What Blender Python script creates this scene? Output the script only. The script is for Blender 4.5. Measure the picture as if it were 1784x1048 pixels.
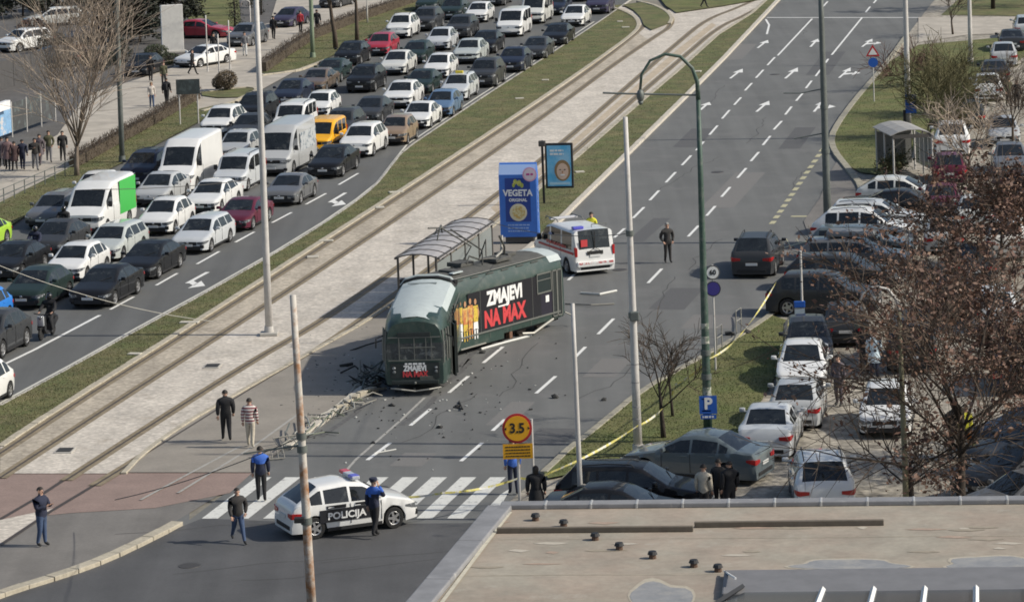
import bpy, bmesh, math, random
from mathutils import Vector, Matrix
from mathutils.geometry import tessellate_polygon
random.seed(7)
scene = bpy.context.scene
for o in list(bpy.data.objects): bpy.data.objects.remove(o)
COL = scene.collection
R = math.radians

# ------------------------------------------------------------------ camera
FPX, CAMH, PITCH, ROLL, CX, CY = 6000.0, 24.95, 0.04184, 0.0355, 892.0, -274.0
cp, sp, cr, sr = math.cos(PITCH), math.sin(PITCH), math.cos(ROLL), math.sin(ROLL)
CF = Vector((0, cp, -sp)); r0 = Vector((1, 0, 0)); d0 = Vector((0, -sp, -cp))
CR = cr*r0 + sr*d0; CD = -sr*r0 + cr*d0
CAMP = Vector((0, 0, CAMH))
def g(px, py, z=0.0):
    d = CF + CR*((px-CX)/FPX) + CD*((py-CY)/FPX)
    return CAMP + d*((z-CAMH)/d.z)
cam_d = bpy.data.cameras.new('camera'); cam = bpy.data.objects.new('camera', cam_d); COL.objects.link(cam)
cam_d.sensor_width = 36.0; cam_d.lens = 36.0*FPX/1784.0
cam_d.shift_x = 0.0; cam_d.shift_y = -(524.0-CY)/1784.0
cam_d.clip_start = 1.0; cam_d.clip_end = 3000.0
m = Matrix((CR, -CD, -CF)).transposed().to_4x4(); m.translation = CAMP
cam.matrix_world = m
scene.camera = cam

# ------------------------------------------------------------------ light
SUN_EL = R(37); saz = Vector((0.982, -0.187))
wd = bpy.data.worlds.new('World'); scene.world = wd; wd.use_nodes = True
nt = wd.node_tree; bg = nt.nodes['Background']
sky = nt.nodes.new('ShaderNodeTexSky'); sky.sky_type = 'NISHITA'; sky.sun_disc = False
sky.sun_elevation = SUN_EL; sky.sun_rotation = math.atan2(saz.x, saz.y)
sky.air_density = 1.0; sky.dust_density = 2.0; sky.ozone_density = 1.0
nt.links.new(sky.outputs[0], bg.inputs[0]); bg.inputs[1].default_value = 0.115
sd = bpy.data.lights.new('sun', 'SUN'); sun = bpy.data.objects.new('sun', sd); COL.objects.link(sun)
sd.energy = 4.3; sd.angle = R(0.9); sd.color = (1.0, 0.94, 0.83)
sdir = Vector((-saz.x*math.cos(SUN_EL), -saz.y*math.cos(SUN_EL), -math.sin(SUN_EL)))
sun.rotation_euler = sdir.to_track_quat('-Z', 'Y').to_euler(); sun.location = (60, 60, 80)
vs = scene.view_settings
scene.display_settings.display_device = 'sRGB'
vs.view_transform = 'Standard'; vs.look = 'None'; vs.gamma = 1.0; vs.exposure = -0.04; vs.use_curve_mapping = False

scene.cycles.filter_width = 1.75   # soft phone-zoom picture
# ------------------------------------------------------------------ materials
MATS = {}
def mat(name, col, rough=0.7, metal=0.0, spec=0.5, var=0.0, vscale=3.0, coat=0.0, bump=0.0, bscale=30.0,
        var2=0.0, v2scale=0.2, col2=None, emis=0.0, alpha=1.0, wear=None, cob=None, streak=0.0):
    """principled material with procedural colour variation (world position) and fine relief"""
    if name in MATS: return MATS[name]
    M = bpy.data.materials.new(name); M.use_nodes = True; MATS[name] = M
    t = M.node_tree; b = t.nodes['Principled BSDF']
    b.inputs['Base Color'].default_value = (*col, 1); b.inputs['Roughness'].default_value = rough
    b.inputs['Metallic'].default_value = metal; b.inputs['Specular IOR Level'].default_value = spec
    if coat: b.inputs['Coat Weight'].default_value = coat; b.inputs['Coat Roughness'].default_value = 0.03
    if alpha < 1: b.inputs['Alpha'].default_value = alpha
    geo = None
    def noise(scale, detail=4.0, rgh=0.6):
        nonlocal geo
        if geo is None: geo = t.nodes.new('ShaderNodeNewGeometry')
        n = t.nodes.new('ShaderNodeTexNoise'); n.inputs['Scale'].default_value = scale
        n.inputs['Detail'].default_value = detail; n.inputs['Roughness'].default_value = rgh
        t.links.new(geo.outputs['Position'], n.inputs['Vector']); return n
    last = None
    def mixcol(fac, a, bcol, mode='MIX'):
        x = t.nodes.new('ShaderNodeMix'); x.data_type = 'RGBA'; x.blend_type = mode
        if isinstance(fac, float): x.inputs[0].default_value = fac
        else: t.links.new(fac, x.inputs[0])
        for s, v in ((6, a), (7, bcol)):
            if isinstance(v, tuple): x.inputs[s].default_value = (*v, 1)
            else: t.links.new(v, x.inputs[s])
        return x.outputs[2]
    cur = col
    def ramp(src, lo, hi):
        r = t.nodes.new('ShaderNodeMapRange'); r.inputs[1].default_value = lo; r.inputs[2].default_value = hi
        t.links.new(src, r.inputs[0]); return r.outputs[0]
    if col2 is not None:
        cur = mixcol(ramp(noise(v2scale, 5.0).outputs['Fac'], 0.38, 0.62), cur, col2)
    if var2:
        f = ramp(noise(v2scale*1.7, 5.0).outputs['Fac'], 0.3, 0.7)
        lo = tuple(c*(1-var2) for c in (1, 1, 1)); hi = tuple(c*(1+var2) for c in (1, 1, 1))
        cur = mixcol(1.0, cur, mixcol(f, lo, hi), 'MULTIPLY')
    if var:
        f = ramp(noise(vscale, 6.0, 0.7).outputs['Fac'], 0.25, 0.75)
        cur = mixcol(1.0, cur, mixcol(f, (1-var,)*3, (1+var,)*3), 'MULTIPLY')
    if streak:
        if geo is None: geo = t.nodes.new('ShaderNodeNewGeometry')
        mp = t.nodes.new('ShaderNodeMapping'); mp.inputs['Rotation'].default_value = (0, 0, R(12.5)); mp.inputs['Scale'].default_value = (1.0, .035, 1.0)
        n = t.nodes.new('ShaderNodeTexNoise'); n.inputs['Scale'].default_value = 1.1; n.inputs['Detail'].default_value = 3.0
        t.links.new(geo.outputs['Position'], mp.inputs[0]); t.links.new(mp.outputs[0], n.inputs['Vector'])
        cur = mixcol(1.0, cur, mixcol(ramp(n.outputs['Fac'], .3, .7), (1-streak,)*3, (1+streak,)*3), 'MULTIPLY')
    if cob is not None:
        cs, ca, ce = cob
        if geo is None: geo = t.nodes.new('ShaderNodeNewGeometry')
        vo = t.nodes.new('ShaderNodeTexVoronoi'); vo.inputs['Scale'].default_value = cs; t.links.new(geo.outputs['Position'], vo.inputs['Vector'])
        sx_ = t.nodes.new('ShaderNodeSeparateColor'); t.links.new(vo.outputs['Color'], sx_.inputs[0])
        cur = mixcol(1.0, cur, mixcol(sx_.outputs[0], (1-ca,)*3, (1+ca*.6,)*3), 'MULTIPLY')
        cur = mixcol(1.0, cur, mixcol(ramp(vo.outputs['Distance'], .35, .75), (1, 1, 1), (1-ce,)*3), 'MULTIPLY')
    if wear is not None:
        wc, ws, lo, hi = wear
        cur = mixcol(ramp(noise(ws, 8.0, 0.7).outputs['Fac'], lo, hi), cur, wc)
    if not isinstance(cur, tuple): t.links.new(cur, b.inputs['Base Color'])
    if bump:
        bp = t.nodes.new('ShaderNodeBump'); bp.inputs['Strength'].default_value = bump; bp.inputs['Distance'].default_value = 0.03
        t.links.new(noise(bscale, 6.0, 0.7).outputs['Fac'], bp.inputs['Height']); t.links.new(bp.outputs[0], b.inputs['Normal'])
    return M

def leafmat(name, cols, rough=0.7):
    """foliage: colour picked per leaf (mesh island)"""
    M = bpy.data.materials.new(name); M.use_nodes = True; MATS[name] = M
    t = M.node_tree; b = t.nodes['Principled BSDF']; b.inputs['Roughness'].default_value = rough
    ge = t.nodes.new('ShaderNodeNewGeometry'); cr_ = t.nodes.new('ShaderNodeValToRGB')
    e = cr_.color_ramp.elements
    e[0].position = 0; e[0].color = (*cols[0], 1); e[1].position = 1; e[1].color = (*cols[-1], 1)
    for i, c in enumerate(cols[1:-1]):
        k = e.new((i+1)/(len(cols)-1)); k.color = (*c, 1)
    t.links.new(ge.outputs['Random Per Island'], cr_.inputs[0]); t.links.new(cr_.outputs[0], b.inputs['Base Color'])
    return M

# ------------------------------------------------------------------ mesh helpers
class MB:
    def __init__(s): s.v = []; s.f = []; s.mi = []
    def add(s, vs_, fs, mi=0):
        o = len(s.v); s.v += [tuple(x) for x in vs_]; s.f += [tuple(i+o for i in f) for f in fs]; s.mi += [mi]*len(fs); return s
    def box(s, c, sz, rz=0.0, mi=0, M=None):
        hx, hy, hz = sz[0]/2, sz[1]/2, sz[2]/2
        P = [Vector((x*hx, y*hy, z*hz)) for z in (-1, 1) for y in (-1, 1) for x in (-1, 1)]
        if rz: q = Matrix.Rotation(rz, 3, 'Z'); P = [q @ p for p in P]
        if M is not None: P = [M @ p for p in P]
        P = [p+Vector(c) for p in P]
        return s.add(P, [(0, 2, 3, 1), (4, 5, 7, 6), (0, 1, 5, 4), (2, 6, 7, 3), (0, 4, 6, 2), (1, 3, 7, 5)], mi)
    def rbox(s, c, sz, b=0.02, rz=0.0, mi=0):
        bm = bmesh.new(); bmesh.ops.create_cube(bm, size=1.0)
        for v in bm.verts: v.co = Vector((v.co.x*sz[0], v.co.y*sz[1], v.co.z*sz[2]))
        bmesh.ops.bevel(bm, geom=bm.edges[:], offset=b, segments=2, affect='EDGES', profile=0.5)
        q = Matrix.Rotation(rz, 3, 'Z'); bm.verts.index_update()
        s.add([q @ v.co + Vector(c) for v in bm.verts], [[v.index for v in f.verts] for f in bm.faces], mi); bm.free(); return s
    def tube(s, pts, rad, n=8, caps=True, mi=0):
        pts = [Vector(p) for p in pts]; k = len(pts)
        rad = [rad]*k if isinstance(rad, (int, float)) else rad
        V = []; up = None
        for i, p in enumerate(pts):
            d = (pts[min(i+1, k-1)]-pts[max(i-1, 0)]).normalized()
            if up is None: up = Vector((0, 0, 1)) if abs(d.z) < .9 else Vector((1, 0, 0))
            a = d.cross(up)
            if a.length < 1e-5: a = d.orthogonal()
            a.normalize(); b = a.cross(d).normalized(); up = b
            for j in range(n):
                t = 2*math.pi*j/n; V.append(p+(a*math.cos(t)+b*math.sin(t))*rad[i])
        F = [(i*n+j, i*n+(j+1) % n, (i+1)*n+(j+1) % n, (i+1)*n+j) for i in range(k-1) for j in range(n)]
        if caps: F += [tuple(range(n))[::-1], tuple((k-1)*n+j for j in range(n))]
        return s.add(V, F, mi)
    def cyl(s, a, b, ra, rb=None, n=12, mi=0): return s.tube([a, b], [ra, ra if rb is None else rb], n, True, mi)
    def ball(s, c, r, nu=8, nv=6, mi=0):
        r = (r, r, r) if isinstance(r, (int, float)) else r
        V = [(c[0], c[1], c[2]-r[2])]; F = []
        for i in range(1, nv):
            th = math.pi*i/nv
            for j in range(nu):
                ph = 2*math.pi*j/nu
                V.append((c[0]+r[0]*math.sin(th)*math.cos(ph), c[1]+r[1]*math.sin(th)*math.sin(ph), c[2]-r[2]*math.cos(th)))
        V.append((c[0], c[1], c[2]+r[2])); e = len(V)-1
        F += [(0, 1+(j+1) % nu, 1+j) for j in range(nu)]
        for i in range(nv-2): F += [(1+i*nu+j, 1+i*nu+(j+1) % nu, 1+(i+1)*nu+(j+1) % nu, 1+(i+1)*nu+j) for j in range(nu)]
        F += [(e, 1+(nv-2)*nu+j, 1+(nv-2)*nu+(j+1) % nu) for j in range(nu)]
        return s.add(V, F, mi)
    def prism(s, poly, z0, z1, mi=0):
        n = len(poly); V = [(x, y, z0) for x, y in poly]+[(x, y, z1) for x, y in poly]
        return s.add(V, [tuple(range(n))[::-1], tuple(range(n, 2*n))]+[(i, (i+1) % n, n+(i+1) % n, n+i) for i in range(n)], mi)
    def xprism(s, poly, x0, x1, mi=0):   # poly in (y,z), extruded along x
        n = len(poly); V = [(x0, a, b) for a, b in poly]+[(x1, a, b) for a, b in poly]
        return s.add(V, [tuple(range(n))[::-1], tuple(range(n, 2*n))]+[(i, (i+1) % n, n+(i+1) % n, n+i) for i in range(n)], mi)
    def yprism(s, poly, y0, y1, mi=0):   # poly in (x,z), extruded along y
        n = len(poly); V = [(a, y0, b) for a, b in poly]+[(a, y1, b) for a, b in poly]
        return s.add(V, [tuple(range(n)), tuple(range(n, 2*n))[::-1]]+[(i, n+i, n+(i+1) % n, (i+1) % n) for i in range(n)], mi)
    def mesh(s, name, mats, smooth=False, angle=None):
        me = bpy.data.meshes.new(name); me.from_pydata(s.v, [], s.f)
        for m_ in (mats if isinstance(mats, (list, tuple)) else [mats]): me.materials.append(m_)
        if any(s.mi): me.polygons.foreach_set('material_index', s.mi)
        if smooth: me.polygons.foreach_set('use_smooth', [True]*len(me.polygons))
        me.update()
        if smooth and angle: me.set_sharp_from_angle(angle=R(angle))
        return me
    def build(s, name, mats, parent=None, smooth=False, angle=None): return ob(name, s.mesh(name, mats, smooth, angle), parent)

def ob(name, data, parent=None, loc=None, rz=None):
    o = bpy.data.objects.new(name, data); COL.objects.link(o)
    if parent is not None: o.parent = parent
    if loc is not None: o.location = loc
    if rz is not None: o.rotation_euler = (0, 0, rz)
    return o
def tag(o, label=None, cat=None, group=None, kind=None):
    if label: o['label'] = label
    if cat: o['category'] = cat
    if group: o['group'] = group
    if kind: o['kind'] = kind
    return o
def thing(name, label, cat, loc=(0, 0, 0), rz=0.0, group=None):
    o = bpy.data.objects.new(name, None); COL.objects.link(o); o.empty_display_size = 0.2
    o.location = loc; o.rotation_euler = (0, 0, rz); return tag(o, label, cat, group)
def copy_tree(o, parent=None):
    c = o.copy(); COL.objects.link(c); c.parent = parent
    for ch in o.children: copy_tree(ch, c)
    return c
def kill_tree(o):
    for ch in list(o.children): kill_tree(ch)
    bpy.data.objects.remove(o)
TMP = bpy.data.scenes.new('scratch')
def eval_mesh(o):
    """evaluate one object in an empty scratch scene (fast) and drop it"""
    TMP.collection.objects.link(o); vl = TMP.view_layers[0]; vl.update(); dg = vl.depsgraph
    me = bpy.data.meshes.new_from_object(o.evaluated_get(dg)); bpy.data.objects.remove(o); return me
def text_mesh(name, s, size, mt, bold=0.0, extrude=0.004, align='CENTER', sx=1.0, shear=0.0):
    c = bpy.data.curves.new(name, 'FONT'); c.body = s; c.size = size; c.offset = bold; c.extrude = extrude
    c.align_x = align; c.align_y = 'CENTER'; c.shear = shear; c.resolution_u = 3
    me = eval_mesh(bpy.data.objects.new(name, c)); bpy.data.curves.remove(c)
    me.name = name; me.materials.clear(); me.materials.append(mt)
    if sx != 1.0:
        for v in me.vertices: v.co.x *= sx
    return me
def face_rot(nx, ny):
    """rotation that stands a text (local xy) upright with its front towards (nx,ny)"""
    return (R(90), 0, math.atan2(ny, nx)+R(90))
ROADN = Vector((0.2307, 0.973, 0)).normalized(); ROADF = Vector((0.1766, 0.984, 0)).normalized()
def roaddir(py):
    t = min(1, max(0, (py-200)/250)); return (ROADF*(1-t)+ROADN*t).normalized()
# ------------------------------------------------------------------ ground materials
M_ASPH = mat('asphalt', (0.130, 0.132, 0.127), 0.85, var=0.10, vscale=14, var2=0.10, v2scale=0.12, bump=0.25, bscale=40, wear=((0.165, 0.162, 0.157), 0.5, 0.52, 0.75), streak=.13)
M_ASPHD = mat('asphalt_dark', (0.078, 0.078, 0.079), 0.8, var=0.14, vscale=9, var2=0.16, v2scale=0.25, bump=0.25, bscale=40, streak=.13)
M_ASPHL = mat('asphalt_left', (0.108, 0.110, 0.107), 0.85, var=0.10, vscale=14, var2=0.10, v2scale=0.12, bump=0.25, bscale=40, streak=.13)
M_ASPHO = mat('asphalt_old', (0.165, 0.155, 0.142), 0.9, var=0.14, vscale=8, var2=0.14, v2scale=0.3, bump=0.3, bscale=30, streak=.13)
M_PLAT = mat('platform_concrete', (0.26, 0.235, 0.20), 0.9, var=0.12, vscale=10, var2=0.12, v2scale=0.4, bump=0.2, bscale=30)
M_BED = mat('tram_bed_paving', (0.56, 0.51, 0.44), 0.9, var=0.22, vscale=5, var2=0.14, v2scale=0.25, bump=0.5, bscale=9, wear=((0.30, 0.25, 0.19), 0.9, 0.55, 0.8), cob=(6.5, .16, .14), streak=.07)
M_BED2 = mat('tram_bed_sand', (0.44, 0.365, 0.27), 0.9, var=0.35, vscale=9, var2=0.15, v2scale=0.3, bump=0.5, bscale=12)
M_RED = mat('red_paving', (0.25, 0.182, 0.155), 0.9, var=0.20, vscale=12, var2=0.12, v2scale=0.5, bump=0.3, bscale=20)
M_GRASS = mat('grass_ground', (0.092, 0.108, 0.034), 0.95, var=0.35, vscale=6, var2=0.3, v2scale=0.5, col2=(0.140, 0.126, 0.054), bump=0.6, bscale=25)
M_GRASSG = mat('grass_ground_green', (0.098, 0.116, 0.032), 0.95, var=0.3, vscale=6, var2=0.25, v2scale=0.5, col2=(0.138, 0.132, 0.048), bump=0.6, bscale=25)
M_PLAZA = mat('plaza_paving', (0.43, 0.39, 0.33), 0.9, cob=(1.1, .10, .10), var=0.10, vscale=6, var2=0.10, v2scale=0.4)
M_PARK = mat('parking_pavers', (0.37, 0.335, 0.275), 0.9, cob=(3.5, .25, .35), var=0.25, vscale=7, var2=0.18, v2scale=0.4, bump=0.4, bscale=10)
M_GROUND = mat('ground_soil', (0.20, 0.185, 0.15), 0.95, var=0.25, vscale=2, var2=0.2, v2scale=0.15)
M_KERB = mat('kerb_stone', (0.40, 0.36, 0.28), 0.9, var=0.25, vscale=8, var2=0.15, v2scale=1.0)
M_PAINT = mat('road_paint', (0.72, 0.72, 0.69), 0.7, var=0.10, vscale=25, wear=((0.30, 0.30, 0.29), 9.0, 0.60, 0.75))
M_PAINTY = mat('road_paint_yellow', (0.46, 0.43, 0.27), 0.7, var=0.15, vscale=25, wear=((0.25, 0.24, 0.2), 6.0, 0.52, 0.7))
M_PAINTD = mat('road_paint_faded', (0.36, 0.35, 0.32), 0.8, var=0.15, vscale=25, wear=((0.2, 0.195, 0.18), 7.0, 0.5, 0.65))
M_RAIL = mat('rail_steel', (0.10, 0.075, 0.055), 0.5, 0.5, var=0.2, vscale=5)
M_DIRT = mat('rail_groove', (0.215, 0.175, 0.115), 0.95, var=0.4, vscale=3)

def pxpoly(pts, z): return [g(x, y, z) for x, y in pts]
def sheet(name, pts, z, mt, parent=None, kind='structure'):
    P = pxpoly(pts, z); me = bpy.data.meshes.new(name)
    area = sum(P[i].x*P[(i+1) % len(P)].y-P[(i+1) % len(P)].x*P[i].y for i in range(len(P)))
    if area < 0: P = P[::-1]
    me.from_pydata([tuple(p) for p in P], [], [tuple(t)[::1] for t in tessellate_polygon([P])])
    me.materials.append(mt); me.update()
    for pl in me.polygons:
        if pl.normal.z < 0: pl.flip()
    o = ob(name, me, parent)
    if parent is None and kind: o['kind'] = kind
    return o
def strip(P, w, z):
    """ribbon mesh data along world polyline P"""
    mb = MB(); V = []; n = len(P)
    for i, p in enumerate(P):
        d = (P[min(i+1, n-1)]-P[max(i-1, 0)]); d.z = 0; d.normalize(); s = Vector((-d.y, d.x, 0))*w/2
        V += [Vector((p.x, p.y, z))+s, Vector((p.x, p.y, z))-s]
    mb.add(V, [(2*i, 2*i+1, 2*i+3, 2*i+2) for i in range(n-1)]); return mb
def resample(P, step):
    out = [P[0]]; acc = 0
    for a, b in zip(P, P[1:]):
        L = (b-a).length; t = step-acc
        while t <= L: out.append(a+(b-a)*(t/L)); t += step
        acc = (acc+L) % step
    return out
def smooth(pts, k=2):
    for _ in range(k):
        q = [pts[0]]
        for a, b in zip(pts, pts[1:]): q += [(a[0]*.75+b[0]*.25, a[1]*.75+b[1]*.25), (a[0]*.25+b[0]*.75, a[1]*.25+b[1]*.75)]
        pts = q+[pts[-1]]
    return pts
def line(pts, z=0.0): return [g(x, y, z) for x, y in pts]

sh = sheet
ground_me = bpy.data.meshes.new('ground')
ground_me.from_pydata([(-900, -200, -.03), (900, -200, -.03), (900, 2200, -.03), (-900, 2200, -.03)], [], [(0, 1, 2, 3)])
ground_me.materials.append(M_GROUND); tag(ob('ground', ground_me), kind='structure')

# image-traced edges (pixels of the photograph, laid on the ground plane)
L_RIGHT = [(-260, 848), (0, 705), (120, 640), (240, 573), (360, 508), (480, 440), (560, 391), (620, 350), (655, 322), (680, 290), (702, 262), (760, 223), (830, 176), (900, 131), (970, 86), (1040, 40), (1072, 18), (1105, -6), (1180, -60)]
L_LEFT = [(-260, 560), (-100, 465), (0, 405), (60, 365), (130, 325), (215, 282), (300, 237), (370, 200), (430, 168), (520, 122), (575, 100), (640, 68), (700, 32), (760, -5), (850, -60)]
BED_L = [(-260, 945), (0, 775), (60, 735), (150, 678), (300, 584), (450, 489), (600, 393), (750, 297), (870, 219), (960, 159), (1040, 104), (1098, 62), (1114, 46), (1110, 31), (1090, 19), (1060, 10)]
BED_R = [(-180, 1075), (90, 905), (215, 822), (245, 790), (310, 742), (400, 690), (520, 623), (660, 545), (760, 470), (880, 375), (950, 318), (1010, 268), (1100, 190), (1180, 123), (1250, 60), (1310, 22), (1345, -10), (1390, -60)]
R_LEFT = [(330, 905), (420, 838), (500, 775), (610, 690), (700, 620), (830, 508), (960, 395), (1005, 350), (1100, 258), (1200, 160), (1262, 98), (1340, 15), (1410, -60)]
R_RIGHT = [(560, 1240), (700, 1080), (880, 880), (947, 820), (990, 780), (1037, 744), (1097, 694), (1137, 667), (1200, 632), (1290, 582), (1340, 548), (1380, 505)]
BAY_R = [(1380, 505), (1412, 420), (1450, 385), (1500, 350), (1503, 325), (1478, 292), (1453, 262), (1447, 238), (1462, 210), (1490, 172), (1525, 132), (1545, 108), (1580, 60), (1620, 10), (1680, -60)]

road_l = sheet('road_west', L_LEFT+L_RIGHT[::-1], 0.0, M_ASPHL)
road_r = sheet('road_east', R_LEFT+[(1760, -60)]+[(1700, 0), (1620, 28), (1600, 60)]+[(1560, 95)]+BAY_R[:-4][::-1]+R_RIGHT[::-1]+[(0, 1240), (-200, 1110), (0, 1028), (150, 985), (260, 933), (330, 893)], 0.0, M_ASPH)
# fresh dark asphalt of the junction in front of the crossing
sheet('junction_asphalt', [(0, 1034), (150, 990), (262, 938), (352, 902), (600, 912), (840, 910), (700, 1080), (560, 1240), (-100, 1240), (-200, 1110)], 0.004, M_ASPHD)
# old asphalt by the tram crossing
sheet('crossing_asphalt', [(-200, 1110), (0, 1028), (150, 985), (260, 933), (330, 893), (420, 838), (440, 822), (-50, 895), (-260, 960), (-300, 1100)], 0.003, M_ASPHO)
sheet('median_grass', L_RIGHT+[(1085, 8)]+BED_L[::-1], 0.05, M_GRASS)
tram_bed = sheet('tram_bed', [(p[0], p[1]) for p in BED_L[1:]]+[(1160, 20), (1230, -20), (1390, -60)]+BED_R[3:][::-1]+[(215, 824), (0, 824)], 0.03, M_BED)
sheet('red_crossing', [(-260, 1000), (-260, 825), (0, 825), (215, 823), (440, 822), (400, 858), (270, 884), (120, 893), (0, 905)], 0.012, M_RED)
sheet('tram_crossing_paving', [(-260, 1040), (-260, 1000), (0, 905), (105, 882), (60, 912), (0, 950)], 0.014, M_BED)
platform = sheet('tram_platform', BED_R[2:9]+[(790, 450), (880, 375), (930, 420), (830, 508), (700, 620), (610, 690), (500, 775), (440, 822)], 0.035, M_PLAT)
sheet('verge_grass', [(880, 375), (950, 318), (1010, 268), (1100, 190), (1180, 123), (1250, 60), (1310, 22), (1345, -10), (1410, -60), (1340, 15), (1262, 98), (1200, 160), (1100, 258), (1005, 350), (960, 395), (930, 420)], 0.11, M_GRASS)
sheet('turnout_grass', [(1085, 8), (1118, 4), (1150, 14), (1168, 28), (1166, 40), (1135, 52), (1122, 44), (1116, 30), (1104, 18)], 0.115, M_GRASS)
sheet('junction_grass', [(1120, -40), (1160, 10), (1178, 22), (1260, 10), (1340, -4), (1400, -60)], 0.115, M_GRASSG)
# right hand side
sheet('parking_ground', [(1380, 505), (1340, 548), (1290, 582), (1200, 632), (1137, 667), (947, 822), (880, 880), (700, 1080), (640, 1240), (2300, 1240), (2300, -60), (1680, -60), (1620, 10), (1545, 108), (1447, 238), (1503, 325), (1500, 350), (1412, 420)], 0.02, M_PARK)
sheet('island_grass', [(955, 832), (947, 821), (990, 781), (1037, 745), (1097, 695), (1137, 668), (1200, 633), (1290, 583), (1345, 549), (1400, 566), (1392, 588), (1372, 612), (1348, 660), (1318, 712), (1290, 768), (1130, 800), (1060, 812)], 0.11, M_GRASSG)
sheet('lawn_grass', [(1450, 240), (1464, 211), (1491, 173), (1526, 133), (1547, 109), (1600, 78), (1784, 62), (1960, 52), (1960, 95), (1784, 98), (1700, 160), (1640, 215), (1590, 262), (1562, 308), (1500, 300), (1478, 288), (1455, 260)], 0.10, M_GRASSG)
sheet('footpath_north', [(1600, 30), (1700, 31), (1960, 24), (1960, 50), (1784, 58), (1690, 60), (1600, 74)], 0.05, M_PLAZA)
sheet('north_grass', [(1640, 26), (1690, -20), (1720, -60), (2100, -60), (2100, 20), (1784, 28)], 0.05, M_GRASS)
sheet('bay_pavement', [(1412, 420), (1450, 385), (1500, 350), (1503, 325), (1478, 292), (1462, 274), (1446, 300), (1428, 345), (1400, 385)], 0.03, M_ASPHO)
# left hand side
sheet('left_verge_grass', L_LEFT[:8]+[(410, 176), (345, 190), (340, 170), (215, 242), (120, 292), (0, 352), (-260, 490)], 0.10, M_GRASS)
sheet('left_verge_grass_north', [(520, 120), (575, 99), (640, 66), (700, 30), (760, -7), (850, -62), (770, -62), (720, 2), (620, 37), (540, 68), (455, 126), (462, 128)], 0.10, M_GRASS)
sheet('plaza', [(-260, 490), (0, 352), (120, 292), (215, 242), (340, 170), (346, 190), (430, 170), (520, 121), (455, 128), (540, 68), (620, 37), (720, 2), (800, -62), (500, -62), (470, 40), (380, 60), (300, 118), (240, 138), (150, 165), (100, 235), (0, 290), (-260, 430)], 0.06, M_PLAZA)
sheet('hedge_island', [(350, 160), (440, 152), (455, 158), (450, 168), (380, 170), (352, 166)], 0.12, M_GRASS)
sheet('car_park_north', [(-260, 430), (0, 290), (100, 235), (150, 165), (240, 138), (300, 118), (380, 60), (470, 40), (500, -62), (-400, -62), (-400, 300)], 0.03, mat('car_park_asphalt', (.10, .095, .09), .9, var=.2, vscale=4, var2=.2, v2scale=.3))  # asphalt colour darkened so the car park's shadowy look is in the tone
sheet('north_lawn', [(325, 0), (415, -10), (420, 40), (380, 58), (330, 50)], 0.06, M_GRASSG)

# ------------------------------------------------------------------ kerbs: stones one by one
def kerb(name, pts, zt, w=0.22, step=1.0, mt=M_KERB, hgt=0.22):
    P = resample(line(pts, zt), step)
    root = tag(ob(name, None), kind='structure')
    base = MB().rbox((0, 0, -hgt/2), (step-0.025, w, hgt), 0.018).mesh('kerb_stone', mt)
    for i in range(len(P)-1):
        c = (P[i]+P[i+1])/2; d = P[i+1]-P[i]
        o = ob('kerb_stone', base, root, (c.x, c.y, zt+random.uniform(-.008, .008)), math.atan2(d.y, d.x)+random.uniform(-.012, .012))
    return root
kerb('kerb_west_road', smooth(L_RIGHT[1:-1], 1), 0.06, 0.14, 1.0, mat('kerb_pale', (0.42, 0.40, 0.36), 0.9, var=0.2, vscale=8))
kerb('kerb_tram_bed_west', smooth(BED_L[1:], 1), 0.085, 0.30, 1.2)
kerb('kerb_platform', smooth(BED_R[2:10], 1), 0.085, 0.20, 1.0)
kerb('kerb_tram_bed_east', BED_R[9:], 0.125, 0.28, 1.2)
kerb('kerb_east_road_west', R_LEFT[2:], 0.14, 0.30, 1.0, mat('kerb_white', (0.50, 0.46, 0.39), 0.9, var=0.25, vscale=5))
kerb('kerb_east_road_east', R_RIGHT[3:], 0.14, 0.26, 0.9, mat('kerb_old', (0.30, 0.28, 0.22), 0.9, var=0.3, vscale=5))
kerb('kerb_bay', smooth(BAY_R[3:-2], 1), 0.13, 0.35, 0.8, mat('kerb_old', (0.30, 0.28, 0.22)))
kerb('kerb_junction', smooth([(-200, 1108), (0, 1028), (150, 984), (258, 934), (330, 895)], 2), 0.13, 0.40, 1.0)
kerb('kerb_turnout', smooth([(1166, 40), (1172, 30), (1160, 17), (1135, 6), (1105, 0)], 2), 0.14, 0.3, 1.0)
kerb('kerb_driveway', smooth([(352, 192), (400, 178), (440, 160), (450, 153), (425, 150), (350, 160)], 1), 0.16, 0.25, 1.0)
kerb('kerb_verge_north', [(455, 130), (520, 121), (575, 100)], 0.14, 0.25, 1.0)

# ------------------------------------------------------------------ rails
def rail(pts):
    P = line(smooth(pts, 2), 0.03)
    o = strip(P, 0.46, 0.034).build('rail_groove', M_DIRT, tram_bed)
    o2 = strip(P, 0.085, 0.040).build('rail', M_RAIL, tram_bed)
rail([(-60, 828), (0, 790), (150, 690), (300, 596), (450, 501), (600, 404), (750, 307), (880, 221), (985, 152), (1060, 97), (1118, 50), (1126, 38), (1120, 25), (1090, 10)])
rail([(0, 832), (150, 734), (300, 637), (450, 540), (600, 441), (750, 340), (880, 250), (985, 175), (1070, 112), (1150, 58), (1164, 50), (1172, 36), (1162, 20), (1120, 2)])
rail([(115, 836), (300, 716), (450, 622), (560, 560), (700, 462), (850, 352), (985, 245), (1100, 145), (1180, 75), (1230, 34), (1290, 12), (1345, -15)])
rail([(165, 845), (300, 762), (450, 668), (570, 600), (700, 505), (850, 390), (985, 278), (1100, 176), (1190, 100), (1250, 48), (1300, 26), (1360, -8)])
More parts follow.
